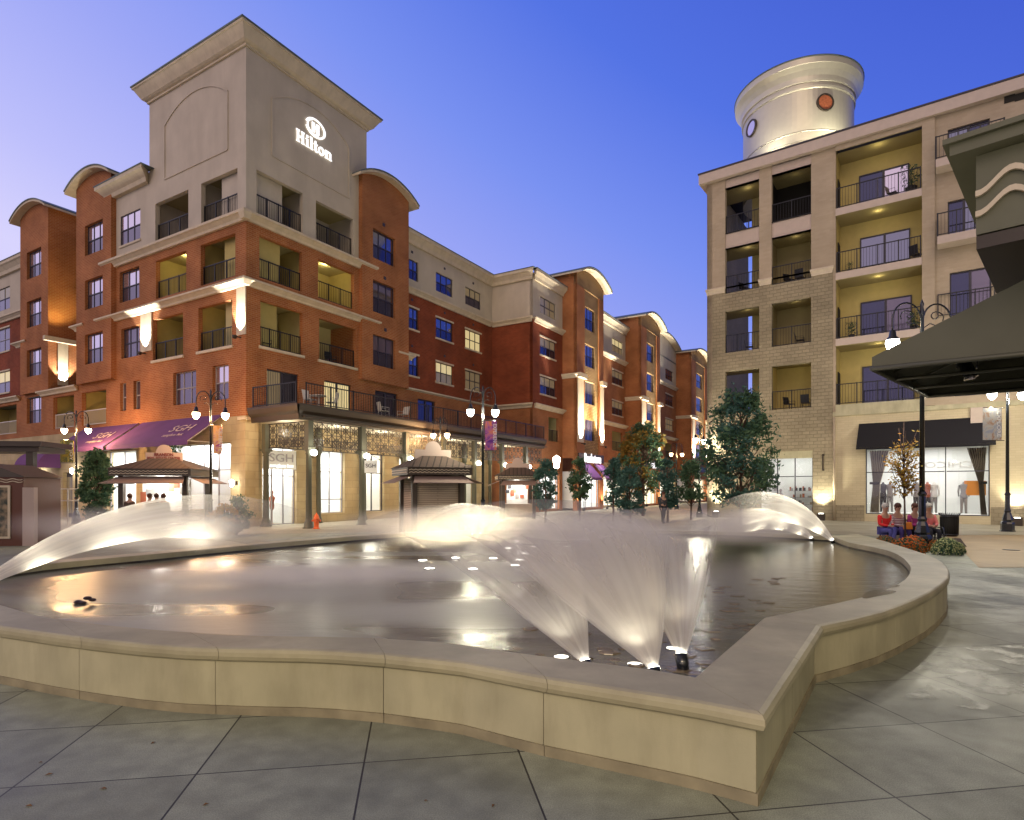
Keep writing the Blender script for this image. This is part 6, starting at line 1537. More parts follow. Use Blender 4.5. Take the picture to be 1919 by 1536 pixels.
    for x in (-.5, .5):
        mb = MB(fr); mb.lathe([(.05, zr-.32), (.08, zr-.24), (.0, zr-.20)], (x, hw*.75), 8); mb.build('roof_light', M['e_pool'], t_)
    return t_
M['flap'] = mat('mauve canvas flap', (.22, .15, .13), .8); M['ksign'] = mat('pale pink sign board', (.42, .33, .30), .6); M['redink'] = mat('dark red ink', (.18, .03, .02), .6)
kiosk(at_px(808, 25.5), .42, 2.0, 'closed kiosk with beige roller shutters and a blank arched sign board')
kiosk(at_px(313, 27.5), .12, 2.6, 'lit open kiosk with a ribbed roof under the BRANSON REAL ESTATE CENTER sign', True, ('BRANSON', 'REAL ESTATE CENTER'))
kiosk(at_px(969, 39), .1, 1.95, 'distant lit open kiosk between the white street lamp and the dark conifer', True, None)
# dark display kiosk and pergola at the left edge
kc = at_px(22, 21.0); fr = Fr((kc.x, kc.y), (math.cos(.12), math.sin(.12)), (math.sin(.12), -math.cos(.12)))
t_ = thing('display_kiosk', (kc.x, kc.y, 0), 'dark red display kiosk with a framed poster and wavy white trim at the left edge', 'kiosk')
mb = MB(fr); mb.box(-1.0, -1.0, 0, 1.0, 1.0, 2.3); mb.build('body', mat('dark red panel', (.10, .03, .015), .4), t_)
mb = MB(fr); mb.add([(-1.1, 1.06, 2.3), (1.1, 1.06, 2.3), (.0, 1.06, 2.75), (-1.1, -1.06, 2.3), (1.1, -1.06, 2.3), (0, -1.06, 2.75)], [(0, 1, 2), (5, 4, 3), (0, 2, 5, 3), (1, 4, 5, 2), (0, 3, 4, 1)]); mb.build('roof', M['greyiron'], t_)
mb = MB(fr)
for (x0, z0, x1, z1) in ((-.8, .25, .62, .32), (-.8, 1.95, .62, 2.02), (-.8, .32, -.73, 1.95), (.55, .32, .62, 1.95)): mb.box(x0, 1.001, z0, x1, 1.05, z1)
fo_ = mb.build('poster_frame', M['trim'], t_)
m, t, b = newmat('dim poster'); co = N(t, 'ShaderNodeTexCoord'); nz = N(t, 'ShaderNodeTexNoise'); nz.inputs['Scale'].default_value = 6; cr = N(t, 'ShaderNodeValToRGB'); cr.color_ramp.elements[0].position = .35; cr.color_ramp.elements[1].position = .75
cr.color_ramp.elements[0].color = (.02, .03, .02, 1); cr.color_ramp.elements[1].color = (.35, .25, .15, 1); t.links.new(co.outputs['Object'], nz.inputs['Vector']); t.links.new(nz.outputs['Fac'], cr.inputs[0]); t.links.new(cr.outputs[0], b.inputs['Base Color'])
mb = MB(fr); mb.box(-.729, 1.002, .321, .549, 1.02, 1.949); mb.build('poster', m, t_)
for zz in (2.14, 2.22):
    mb = MB(fr); pts = [(-1.0+i*.06, zz+.022*math.sin(i*.95)) for i in range(34)]
    for (x0, a0), (x1, a1_) in zip(pts, pts[1:]): mb.slab([(x0, a0-.012), (x1, a1_-.012), (x1, a1_+.012), (x0, a0+.012)], 1.002, 1.03)
    mb.build('wave_trim', M['trim'], t_, fixn=False)
mb = MB(fr); mb.box(1.0, .85, 0, 1.35, 1.05, 1.95); mb.build('side_post', M['ksign'], t_)
pc_ = at_px(18, 30); t_ = thing('pergola', (pc_.x, pc_.y, 0), 'dark flat roofed pergola stand behind the display kiosk at the left edge', 'pergola')
fr = Fr((pc_.x, pc_.y), (1, .1), (.1, -1)); mb = MB(fr); mb.box(-2.2, -1.2, 3.95, 2.2, 1.2, 4.2); mb.box(-2.0, -1.0, 3.7, 2.0, 1.0, 3.949); mb.build('roof', M['bronze'], t_)
for x in (-1.6, 1.5):
    mb = MB(fr); mb.box(x-.16, .6, 0, x+.16, .9, 3.699); mb.build('post', M['bronze'], t_)
# white handrail
hr = at_px(120, 31.0); t_ = thing('handrail', (hr.x, hr.y, 0), 'white pipe handrail behind the left plaza near the slim conifer', 'railing'); mb = MB()
xa, xb = rx(78)*31, rx(176)*31
for z in (.55, 1.15): mb.tube([(xa, 31, z+.75), (xb, 31, z+.75)], .03, 6)
mb.build('rail', M['railw'], t_)
for x in (xa, (xa+xb)/2, xb): mb = MB(); mb.tube([(x, 31, 0), (x, 31, 1.93)], .03, 6); mb.build('post', M['railw'], t_)

# ================================================================== hydrant, bin, bench
hp = G(593, 991); t_ = thing('fire_hydrant', (hp.x, hp.y, 0), 'bright orange fire hydrant beside the corner column of the arcade', 'hydrant')
M['hyd'] = mat('orange hydrant paint', (.80, .13, .015), .35)
mb = MB(); mb.lathe([(.17, 0), (.17, .04), (.12, .05), (.11, .12), (.115, .45), (.14, .46), (.14, .50), (.12, .52), (.115, .60), (.08, .68), (.03, .72), (.03, .77), (0, .775)], (hp.x, hp.y), 14); mb.build('barrel', M['hyd'], t_)
for dx, dy, r, l in ((0, -1, .07, .19), (-1, 0, .05, .18), (1, 0, .05, .18)):
    mb = MB(); c = Vector((hp.x, hp.y, .40)); d = Vector((dx, dy, 0)); mb.tube([c+d*.08, c+d*l, c+d*(l+.001), c+d*(l+.03)], [r*.8, r*.8, r, r], 10); mb.build('nozzle_cap', M['hyd'], t_)
bp_ = G(1779, 1004.5); t_ = thing('litter_bin', (bp_.x, bp_.y, 0), 'black slatted steel litter bin with a spiky flared rim beside the bench', 'litter bin')
mb = MB()
for i in range(28):
    a = 2*math.pi*i/28; c, s_ = math.cos(a), math.sin(a); mb.tube([(bp_.x+.30*c, bp_.y+.30*s_, .05), (bp_.x+.31*c, bp_.y+.31*s_, .82), (bp_.x+.37*c, bp_.y+.37*s_, .93)], .014, 5)
mb.lathe([(.315, .06), (.315, .10)], (bp_.x, bp_.y), 28); mb.lathe([(.325, .78), (.325, .82)], (bp_.x, bp_.y), 28); mb.build('slats', M['black'], t_)
mb = MB(); mb.lathe([(.28, .03), (.28, .84), (.27, .84), (.27, .06)], (bp_.x, bp_.y), 24); mb.build('liner', M['dark'], t_)
YB_ = 19.6; xb0, xb1 = rx(1652)*YB_, rx(1755)*YB_; t_ = thing('park_bench', ((xb0+xb1)/2, YB_, 0), 'dark metal park bench with three seated people behind the flower bed', 'bench')
mb = MB(); 
for i in range(5): y = YB_-.36+i*.085; mb.box(xb0+.03, y, .43, xb1-.03, y+.06, .455)
mb.build('seat', M['black'], t_)
mb = MB()
for i in range(26): x = xb0+.06+(xb1-xb0-.12)*i/25; mb.tube([(x, YB_+.06, .47), (x, YB_+.15, .86)], .010, 5)
mb.tube([(xb0, YB_+.155, .87), (xb1, YB_+.155, .87)], .022, 6); mb.build('backrest', M['black'], t_)
for x in (xb0, xb1):
    mb = MB(); mb.tube([(x, YB_-.36, 0), (x, YB_-.34, .44), (x, YB_-.30, .66), (x, YB_+.1, .66)], .022, 6); mb.tube([(x, YB_+.12, 0), (x, YB_+.06, .45), (x, YB_+.155, .87)], .022, 6); mb.build('leg', M['black'], t_)

# water spilled on the coping stones
M['wetstone'] = mat('wet stone', (.13, .105, .065), .12, noise=.3, nscale=8, spec=.6)
for pts in ([(1615, 1116), (1632, 1106), (1660, 1105), (1684, 1108), (1668, 1113), (1645, 1117), (1618, 1123)], [(1650, 1098), (1668, 1094), (1690, 1097), (1676, 1101), (1656, 1101)]):
    q_ = [G(a, b_, zcap).xy for a, b_ in pts]; q_ = smooth(q_+[q_[0]], 1)[:-1]; mb = MB(); mb.add([(*p, zcap+.003) for p in q_], [tuple(range(len(q_)))]); tag(mb.build('wet_patch', M['wetstone']), kind='structure')
# drain cover in the tan paving and a scatter of fallen leaves
p = G(1895, 1031); t_ = thing('drain_cover', (p.x, p.y, .011), 'round iron drain cover set in the tan paving at the right', 'drain cover'); mb = MB(); mb.lathe([(.22, .011), (.22, .018), (0, .019)], (p.x, p.y), 20); mb.build('plate', M['greyiron'], t_)
r_ = random.Random(77); mb = MB()
for i in range(14):
    px, py = r_.uniform(-100, 1919), r_.uniform(1380, 1536) if i % 2 else r_.uniform(1180, 1500)
    p = G(px, py)
    if any((Vector((p.x, p.y))-o).length < .5 for o, _ in st) or (px < 1540 and py < 1370): continue
    a = r_.random()*6.28; l = r_.uniform(.012, .028); c, s_ = math.cos(a), math.sin(a)
    mb.add([(p.x+l*c, p.y+l*s_, .004), (p.x-l*.5*s_, p.y+l*.5*c, .010), (p.x-l*c, p.y-l*s_, .003), (p.x+l*.5*s_, p.y-l*.5*c, .008)], [(0, 1, 2, 3)])
tag(mb.build('fallen_leaves', mat('dry leaf', (.16, .08, .03), .8)), 'tiny dry leaves and litter scattered on the foreground paving', 'leaves', kind='stuff')
# ================================================================== foliage
def leafmat(name, c1, c2):
    m, t, b = newmat(name); oi = N(t, 'ShaderNodeNewGeometry')
    cr = N(t, 'ShaderNodeValToRGB'); cr.color_ramp.elements[0].color = (*c1, 1); cr.color_ramp.elements[1].color = (*c2, 1)
    t.links.new(oi.outputs['Random Per Island'], cr.inputs[0]); t.links.new(cr.outputs[0], b.inputs['Base Color']); b.inputs['Roughness'].default_value = .6; b.inputs['Specular IOR Level'].default_value = .2
    tl = N(t, 'ShaderNodeBsdfTranslucent'); t.links.new(cr.outputs[0], tl.inputs['Color']); mx = N(t, 'ShaderNodeMixShader'); mx.inputs[0].default_value = .3
    t.links.new(b.outputs[0], mx.inputs[1]); t.links.new(tl.outputs[0], mx.inputs[2]); t.links.new(mx.outputs[0], t.nodes['Material Output'].inputs['Surface']); return m
M['l_green'] = leafmat('dark green leaves', (.04, .095, .06), (.12, .20, .10)); M['l_blue'] = leafmat('blue green leaves', (.035, .09, .08), (.09, .18, .14))
M['l_orange'] = leafmat('turning orange leaves', (.34, .17, .03), (.16, .15, .04)); M['l_gold'] = leafmat('gold leaves', (.45, .22, .03), (.25, .20, .04))
M['bark'] = mat('bark', (.10, .06, .045), .9, noise=.3, nscale=8)
def tree(base, h, rad_, zb, label, lm, n=3500, shape='oval', leaf=.13, seed=0, clumps=30, name='tree', cat='tree', group=None, trunk=.07, gap=.25):
    r_ = random.Random(seed); t_ = thing(name, (base.x, base.y, 0), label, cat, group)
    def R(u):
        if shape == 'cone': return rad_*(1-u)**.75*(.35+min(1, u*6)*.65)
        if shape == 'column': return rad_*min(1, (1-u)*3.0+.05)**.8*min(1, u*5+.4)
        return rad_*math.sqrt(max(0, 1-(2*u-.85)**2*.9)) if u < .93 else rad_*.3
    cl = []
    for i in range(clumps):
        u = r_.random()**.9; a = r_.random()*2*math.pi; rr = R(u)*math.sqrt(r_.uniform(.15, 1.0)); cl.append(Vector((rr*math.cos(a), rr*math.sin(a), zb+(h-zb)*u)))
    mb = MB(); mb.tube([(base.x, base.y, 0), (base.x+.02, base.y, zb), (base.x, base.y+.03, zb+(h-zb)*.5), (base.x, base.y, h*.97)], [trunk, trunk*.8, trunk*.45, .012], 8)
    for i, c in enumerate(cl):
        z0 = max(zb*.8, c.z-(h-zb)*.18-Vector((c.x, c.y)).length*.6); mb.tube([(base.x, base.y, z0), (base.x+c.x*.5, base.y+c.y*.5, (z0+c.z)/2-.05), (base.x+c.x, base.y+c.y, c.z)], [trunk*.28, trunk*.18, .006], 5)
    mb.build('trunk', M['bark'], t_, fixn=False)
    V, Fc = [], []; cs_ = (h-zb)/clumps**.5*.9
    for i in range(n):
        c = cl[r_.randrange(len(cl))]; s = cs_*(.45+.55*min(1, rad_)); d = Vector((r_.gauss(0, 1), r_.gauss(0, 1), r_.gauss(0, .8))); d = d*s*.42; p = c+d
        a = Vector((r_.gauss(0, 1), r_.gauss(0, 1), r_.gauss(0, 1))).normalized(); b_ = a.orthogonal().normalized(); l = leaf*r_.uniform(.45, 1.45)
        k = len(V); V += [p-a*l*.6, p+b_*l*.32, p+a*l*.6, p-b_*l*.32]; Fc.append((k, k+1, k+2, k+3))
    me = bpy.data.meshes.new('crown'); me.from_pydata([tuple(v) for v in V], [], Fc)
    ms = lm if isinstance(lm, (list, tuple)) else [lm]
    for x in ms: me.materials.append(M[x])
    if len(ms) > 1:
        mi = [0]*len(Fc)
        for i in range(len(Fc)): 
            z = V[4*i].z; mi[i] = 1 if (math.sin(V[4*i].x*2.1+seed)+math.sin(z*1.7+V[4*i].y*2)+r_.gauss(0, .6)) > .35 else 0
        me.polygons.foreach_set('material_index', mi)
    o = bpy.data.objects.new('crown', me); link(o, t_); return t_
def px_tree(px, pytop, Y, radpx, zb, *a, **k):
    h = H+(HY-pytop)*Y/F; return tree(at_px(px, Y), h, radpx*Y/F, zb, *a, **k)
px_tree(1388, 735, 31, 66, 1.2, 'large bushy green tree in front of the block wall building', ['l_green', 'l_blue'], n=8500, shape='oval', leaf=.19, seed=3, clumps=95, trunk=.10)
px_tree(181, 848, 29.5, 27, .5, 'slim dark conifer by the purple awnings on the left', 'l_green', n=5200, shape='column', leaf=.13, seed=5, clumps=70)
px_tree(326, 838, 30.5, 14, 1.0, 'narrow dark conifer rising behind the sign of the lit open kiosk', 'l_green', n=1800, shape='cone', leaf=.12, seed=6, clumps=30)
px_tree(1022, 855, 34, 17, .8, 'tall dark conifer at the right end of the arcade', 'l_blue', n=3000, shape='column', leaf=.14, seed=7, clumps=45)
px_tree(1086, 862, 36, 21, 1.3, 'small round tree in front of the bookstore letters', 'l_green', n=2200, leaf=.15, seed=8, clumps=35)
px_tree(1149, 862, 35, 15, .9, 'dark young tree just right of the bookstore', 'l_blue', n=1800, leaf=.15, seed=9, clumps=26)
px_tree(1205, 800, 42, 46, 1.7, 'broad tree turning orange in the middle of the side street', ['l_green', 'l_orange'], n=7000, leaf=.22, seed=10, clumps=80, trunk=.12)
px_tree(1180, 880, 33, 26, .6, 'low bluish green tree below the orange tree', 'l_blue', n=2400, leaf=.15, seed=11, clumps=34)
px_tree(1251, 862, 34, 17, .9, 'dark upright tree right of the orange tree', 'l_blue', n=2200, leaf=.15, seed=12, clumps=30)
px_tree(1295, 864, 37, 22, 1.0, 'dark tree beside the distant street lamps', 'l_green', n=2400, leaf=.16, seed=13, clumps=34)
# young sapling with a few gold leaves in the flower bed
sb = at_px(1697, 18.9); t_ = thing('sapling', (sb.x, sb.y, 0), 'thin sapling with bare upper twigs and a few gold leaves behind the bench', 'tree'); r_ = random.Random(21)
zt = H+(HY-790)*18.9/F; mb = MB(); mb.tube([sb, sb+Vector((-.03, 0, 1.5)), sb+Vector((-.08, 0, 2.8)), sb+Vector((-.05, 0, zt))], [.035, .026, .018, .006], 6); tips = []
for i in range(54):
    z0 = r_.uniform(1.5, 3.1); a = r_.random()*2*math.pi; l = r_.uniform(.25, .75); q = sb+Vector((-.05, 0, z0)); e = q+Vector((math.cos(a)*l*.62, math.sin(a)*l*.62, l*r_.uniform(.5, 1.6))); m_ = q.lerp(e, .5)+Vector((0, 0, -.04)); mb.tube([q, m_, e], [.012, .008, .005], 4); tips += [m_, e, q.lerp(e, .75)]
mb.build('trunk', M['bark'], t_, fixn=False); V, Fc = [], []
for i in range(900):
    p = tips[r_.randrange(len(tips))]+Vector((r_.gauss(0, .07), r_.gauss(0, .07), r_.gauss(0, .07)))
    if p.z > 3.35 and r_.random() < .8: continue
    a = Vector((r_.gauss(0, 1), r_.gauss(0, 1), r_.gauss(0, 1))).normalized(); b_ = a.orthogonal().normalized(); l = .09; k = len(V); V += [p-a*l*.6, p+b_*l*.4, p+a*l*.6, p-b_*l*.4]; Fc.append((k, k+1, k+2, k+3))
me = bpy.data.meshes.new('crown'); me.from_pydata([tuple(v-sb) for v in V], [], Fc); me.materials.append(M['l_gold']); link(bpy.data.objects.new('crown', me), t_)
# mum bushes
def bush(px, py, rpx, Y, label, cflower, seed, hh=1.15, group='flower bushes in the bed by the bench'):
    r_ = random.Random(seed); c = at_px(px, Y); R_ = rpx*1.3*Y/F; t_ = thing('flower_bush', (c.x, c.y, .03), label, 'flower bush', group)
    def cloud(n, r0, l, flat):
        V, Fc = [], []
        for i in range(n):
            a = r_.random()*2*math.pi; el = math.acos(r_.random()); rr = R_*r0*r_.uniform(.93, 1.04); p = Vector((c.x+rr*math.sin(el)*math.cos(a), c.y+rr*math.sin(el)*math.sin(a), .03+rr*hh*math.cos(el)))
            nn = (p-Vector((c.x, c.y, .0))).normalized()+Vector((r_.gauss(0, .5), r_.gauss(0, .5), r_.gauss(0, .5)))*flat; nn.normalize(); u = nn.orthogonal().normalized(); w = nn.cross(u); k = len(V); s = l*r_.uniform(.7, 1.2)
            for j in range(5): V.append(p+(u*math.cos(j*1.2566)+w*math.sin(j*1.2566))*s)
            Fc.append((k, k+1, k+2, k+3, k+4))
        me = bpy.data.meshes.new('x'); me.from_pydata([tuple(v-Vector((c.x, c.y, .03))) for v in V], [], Fc); return me
    me = cloud(900, .93, .03, 1.2); me.name = 'foliage'; me.materials.append(M['l_green']); o = bpy.data.objects.new('foliage', me); link(o, t_)
    me = cloud(650, 1.0, .021, .5); me.name = 'blossoms'; me.materials.append(M[cflower]); o = bpy.data.objects.new('blossoms', me); link(o, t_)
M['f_or'] = leafmat('orange blossom', (.65, .10, .01), (.50, .16, .02)); M['f_ru'] = leafmat('rust blossom', (.42, .10, .02), (.30, .14, .03)); M['f_ye'] = leafmat('pale yellow blossom', (.50, .50, .22), (.40, .46, .20))
bush(1660, 1004, 20, 18.0, 'rust orange flower bush at the left end of the bed', 'f_ru', 1); bush(1700, 1006, 21, 17.3, 'bright orange flower bush in front of the bench', 'f_or', 2); bush(1712, 1000, 19, 18.3, 'orange flower bush half hidden behind the brightest one', 'f_or', 3)
bush(1748, 1006, 13, 18.5, 'rust flower bush just right of the big lamp base', 'f_ru', 4); bush(1775, 1010, 20, 17.4, 'pale yellow flower bush in front of the litter bin', 'f_ye', 5); bush(1642, 1006, 9, 19.0, 'pale yellow flower bush at the left tip of the bed', 'f_ye', 6)
bush(1790, 1014, 13, 17.9, 'pale yellow flower bush at the right tip of the bed', 'f_ye', 16)
for px, Y, s_ in ((420, 24.5, 7), (443, 24.8, 8)):
    tree(at_px(px, Y), 1.35 if s_ == 7 else 1.5, .55, .05, ('rounded yellow green shrub right of the lit open kiosk', 'dark rounded shrub next to the hotel corner')[s_-7], ('l_gold', 'l_green')[s_-7], n=1600, leaf=.09, seed=s_, clumps=26, name='shrub', cat='shrub')
# potted plants on balconies of the right building
def pot(p, label, s=1.0, seed=0, m_='l_green'):
    t_ = thing('potted_plant', (p.x, p.y, p.z), label, 'potted plant', 'potted plants on the right building'); mb = MB(); mb.lathe([(.14*s, p.z), (.19*s, p.z+.32*s), (.17*s, p.z+.32*s), (.16*s, p.z+.28*s), (0, p.z+.28*s)], (p.x, p.y), 12); mb.build('pot', M['dark'], t_)
    r_ = random.Random(seed); V, Fc = [], []
    for i in range(160):
        a = r_.random()*6.28; rr = r_.random()*.38*s; q = Vector((rr*math.cos(a), rr*math.sin(a), (.35+r_.random()*.8)*s)); d = Vector((r_.gauss(0, 1), r_.gauss(0, 1), r_.gauss(.5, 1))).normalized(); b_ = d.orthogonal().normalized(); l = .14*s; k = len(V); V += [q-d*l*.6, q+b_*l*.3, q+d*l*.6, q-b_*l*.3]; Fc.append((k, k+1, k+2, k+3))
    me = bpy.data.meshes.new('leaves'); me.from_pydata([tuple(v) for v in V], [], Fc); me.materials.append(M[m_]); link(bpy.data.objects.new('leaves', me), t_)
pot(FB.p(SB(1708, -.6), 0, -.6, slabs[0]+.002), 'tall leafy potted plant on the top balcony of the right building', 1.5, 1)
pot(FB.p(SB(1596, -.6), 0, -.6, slabs[2]+.002), 'bushy potted plant on the third balcony, left end', .9, 2); pot(FB.p(SB(1712, -.6), 0, -.6, slabs[2]+.002), 'potted plant on the third balcony, right end, behind the lamp arms', 1.0, 3)
pot(FB.p(SB(1592, -.6), 0, -.6, slabs[1]+.002), 'low potted plant on the second balcony from the top', .6, 4)
pb = patio_chair(FB.p(SB(1672), 0, -.7, slabs[0]+.002), .6, 'dark patio chair on the top balcony of the right building', m='rail')
dup(pb, FB.p(SB(1718, -.7), 0, -.7, slabs[1]+.002), 2.0, 'dark patio chair at the right end of the second balcony from the top')
for px, r, rz, lb in ((1480, 1, .3, 'dark chair, left one on the right-column balcony, second row from the top'), (1500, 1, 2.4, 'dark chair, right one on the right-column balcony, second row from the top'),
        (1480, 3, .4, 'dark chair, left one on the lowest right-column balcony of the block wall'), (1510, 3, 2.5, 'dark chair, right one on the lowest right-column balcony of the block wall'),
        (1500, 2, 1.0, 'dark chair on the right-column balcony, third row from the top'), (1396, 1, .5, 'dark chair on the corner balcony, second row from the top'), (1405, 2, 1.2, 'dark chair on the corner balcony, third row from the top')):
    dup(pb, FB.p(SB(px, -1.0), 0, -1.0, rowz[r][0]+.002), rz, lb, 'dark balcony chairs of the right building')
for i, (px, fr_i, z) in enumerate(((498, FR, 9.25), (620, FR, 9.25), (492, FR, 16.0), (400, FL, 16.0))):
    dup(pb, fr_i.p(fr_i.S(px, -.9), 0, -.9, z+.002), .8, ('dark chair on the left balcony of the hotel front, third floor', 'dark chair on the right balcony of the hotel front, third floor', 'dark chair on the top balcony of the hotel front, next to the tower corner', 'dark chair on the top balcony left of the tower corner')[i])

# ================================================================== people
def skin_mesh(verts, edges, radii, root=0, sub=1):
    me = bpy.data.meshes.new('s'); me.from_pydata([tuple(v) for v in verts], edges, []); o = bpy.data.objects.new('s', me); COL.objects.link(o)
    o.modifiers.new('skin', 'SKIN'); sk = me.skin_vertices[0].data
    for i, r in enumerate(radii): sk[i].radius = (r, r) if not isinstance(r, tuple) else r
    for i in range(len(radii)): sk[i].use_root = (i == root)
    if sub: ss = o.modifiers.new('sub', 'SUBSURF'); ss.levels = sub; ss.render_levels = sub
    bpy.context.view_layer.update()
    m2 = bpy.data.meshes.new_from_object(o.evaluated_get(bpy.context.evaluated_depsgraph_get())); bpy.data.objects.remove(o); bpy.data.meshes.remove(me)
    m2.polygons.foreach_set('use_smooth', [True]*len(m2.polygons)); return m2
def person(loc, rz, label, J, top, legs, hair, skin=(.45, .26, .18), k=1.0, shoes=(.02, .02, .02), hairlen=0, group=None):
    t_ = thing('person', (0, 0, 0), label, 'person', group)
    V, E, Rr = [], [], []
    def add(p, r, par=None):
        V.append(Vector(p)*k); Rr.append(r*k if not isinstance(r, tuple) else (r[0]*k, r[1]*k)); i = len(V)-1
        if par is not None: E.append((par, i))
        return i
    pel = add(J['pelvis'], (.15, .12)); wa = add(J['waist'], (.14, .105), pel); ch = add(J['chest'], (.17, .12), wa); nk = add(J['neck'], .055, ch); hd0 = add(J['head'][0], .075, nk); hd1 = add(J['head'][1], .095, hd0); hd2 = add(J['head'][2], .07, hd1)
    for s in 'LR':
        sh = add(J['sh'+s], .062, ch); el = add(J['el'+s], .045, sh); wr = add(J['wr'+s], .028, el); pa = Vector(J['wr'+s])+(Vector(J['wr'+s])-Vector(J['el'+s])).normalized()*.07; hnd = add(pa, (.035, .018), wr)
        dr = (Vector(J['wr'+s])-Vector(J['el'+s])).normalized(); sd = dr.orthogonal().normalized()
        for q, ln_ in ((-.028, .07), (-.010, .085), (.010, .08), (.028, .065)):
            f1 = add(pa+sd*q+dr*.045, .009, hnd); add(pa+sd*q*1.1+dr*(.045+ln_*.6)+Vector((0, 0, -.015)), .008, f1)
        th = add(pa+sd*-.045+dr*.01, .011, hnd); add(pa+sd*-.06+dr*.045, .009, th)
        hp = add(J['hp'+s], .10, pel); kn = add(J['kn'+s], .06, hp); an = add(J['an'+s], .038, kn); add(J['to'+s], .035, an)
    me = skin_mesh(V, E, Rr); me.name = 'body'; me.materials.append(mat('skin '+label[:12], skin, .5)); o = bpy.data.objects.new('body', me); link(o, t_)
    # nose, eyes, mouth
    hd = Vector(J['head'][1])*k; fw_ = Vector(J.get('face', (0, -1, 0))).normalized(); rt = fw_.cross(Vector((0, 0, 1)))
    mb = MB(); mb.ball(tuple(hd+fw_*.105*k-Vector((0, 0, .012))), .016*k, 6); mb.build('nose', me.materials[0], None).parent = o
    for sg in (-1, 1):
        mb = MB(); mb.ball(tuple(hd+fw_*.090*k+rt*sg*.035*k+Vector((0, 0, .014))), .011*k, 6); mb.build('eye', M['dark'], None).parent = o
        mb = MB(); mb.ball(tuple(hd+rt*sg*.095*k), .022*k, 6, (.5, 1, 1.2)); mb.build('ear', me.materials[0], None).parent = o
    mb = MB(); mb.ball(tuple(hd+fw_*.088*k-Vector((0, 0, .045))), .018*k, 6, (1.2, .6, .35)); mb.build('mouth', mat('lips', (.35, .10, .08), .5), None).parent = o
    def cloth(name, idx, extra, m_):
        mp_ = {}; v, e2, r2 = [], [], []
        for i in idx: mp_[i] = len(v); v.append(V[i]); q = Rr[i]; r2.append((q[0]+extra*k, q[1]+extra*k) if isinstance(q, tuple) else q+extra*k)
        for a, b_ in E:
            if a in mp_ and b_ in mp_: e2.append((mp_[a], mp_[b_]))
        me = skin_mesh(v, e2, r2); me.name = name; me.materials.append(m_); ob = bpy.data.objects.new(name, me); link(ob, t_)
    n_arm = 16; aL = 7; 
    # index layout: 0 pelvis 1 waist 2 chest 3 neck 4-6 head, then per side 3 arm + hand + 8 fingers + 2 thumb + 4 leg = 18
    arms = [aL, aL+1, aL+2, aL+18, aL+19, aL+20]; lg = [aL+14, aL+15, aL+16, aL+32, aL+33, aL+34]
    cloth('top', [0, 1, 2]+arms, .014, top); cloth('trousers', [0]+lg, .014, legs)
    cloth('shoe', [aL+16, aL+17], .012, mat('shoe leather', shoes, .5)); cloth('shoe', [aL+34, aL+35], .012, mat('shoe leather', shoes, .5))
    mb = MB(); mb.ball(tuple(hd-fw_*.022*k+Vector((0, 0, .03*k))), .105*k, 14, (1, 1.0, 1.05))
    if hairlen: mb.ball(tuple(hd-fw_*.05*k-Vector((0, 0, .05*k))), .085*k, 12, (1, .8, 1.3))
    mb.build('hair', hair, None).parent = t_
    t_.location = loc; t_.rotation_euler = (0, 0, rz); return t_
def sit(lean=0, arms='lap', cross=False, zs=.56):
    J = dict(pelvis=(0, .0, zs), waist=(0, .03, zs+.20), chest=(0, .02, zs+.42), neck=(0, 0.0, zs+.58), head=[(0, -.02, zs+.66), (0, -.03, zs+.76), (0, -.02, zs+.85)],
             shL=(-.17, .02, zs+.46), shR=(.17, .02, zs+.46), elL=(-.22, -.06, zs+.20), elR=(.22, -.06, zs+.20), wrL=(-.07, -.26, zs+.17), wrR=(.07, -.26, zs+.17),
             hpL=(-.10, -.04, zs), hpR=(.10, -.04, zs), knL=(-.12, -.44, zs+.02), knR=(.12, -.44, zs+.02), anL=(-.12, -.42, .08), anR=(.12, -.42, .08), toL=(-.13, -.58, .05), toR=(.13, -.58, .05))
    if cross: J.update(knR=(.02, -.46, zs+.10), anR=(-.16, -.58, .30), toR=(-.20, -.72, .27))
    return J
def stand(step=0, armz=0.0):
    return dict(pelvis=(0, 0, .92), waist=(0, .0, 1.08), chest=(0, 0, 1.30), neck=(0, -.01, 1.46), head=[(0, -.02, 1.53), (0, -.03, 1.62), (0, -.02, 1.70)],
                shL=(-.18, 0, 1.36), shR=(.18, 0, 1.36), elL=(-.23, .03, 1.08), elR=(.23, .03, 1.08), wrL=(-.23, -.07, .86+armz), wrR=(.23, -.07, .86+armz),
                hpL=(-.09, 0, .88), hpR=(.09, 0, .88), knL=(-.10, -.06*step, .48), knR=(.10, .05*step, .48), anL=(-.10, -.04*step, .08), anR=(.10, .14*step, .08), toL=(-.11, -.04*step-.14, .04), toR=(.11, .14*step-.14, .04))
m, t, b = newmat('striped sweater'); co = N(t, 'ShaderNodeTexCoord'); w = N(t, 'ShaderNodeTexWave'); w.bands_direction = 'Z'; w.inputs['Scale'].default_value = 6; cr = N(t, 'ShaderNodeValToRGB'); cr.color_ramp.interpolation = 'CONSTANT'; cr.color_ramp.elements[1].position = .5
cr.color_ramp.elements[0].color = (.20, .04, .10, 1); cr.color_ramp.elements[1].color = (.55, .48, .45, 1); t.links.new(co.outputs['Object'], w.inputs['Vector']); t.links.new(w.outputs['Fac'], cr.inputs[0]); t.links.new(cr.outputs[0], b.inputs['Base Color']); strp = m
gh, bh = mat('grey hair', (.40, .38, .36), .8), mat('brown hair', (.08, .03, .02), .7)
jean = mat('blue jeans', (.06, .06, .22), .9); blk = mat('dark trousers', (.02, .02, .03), .9)
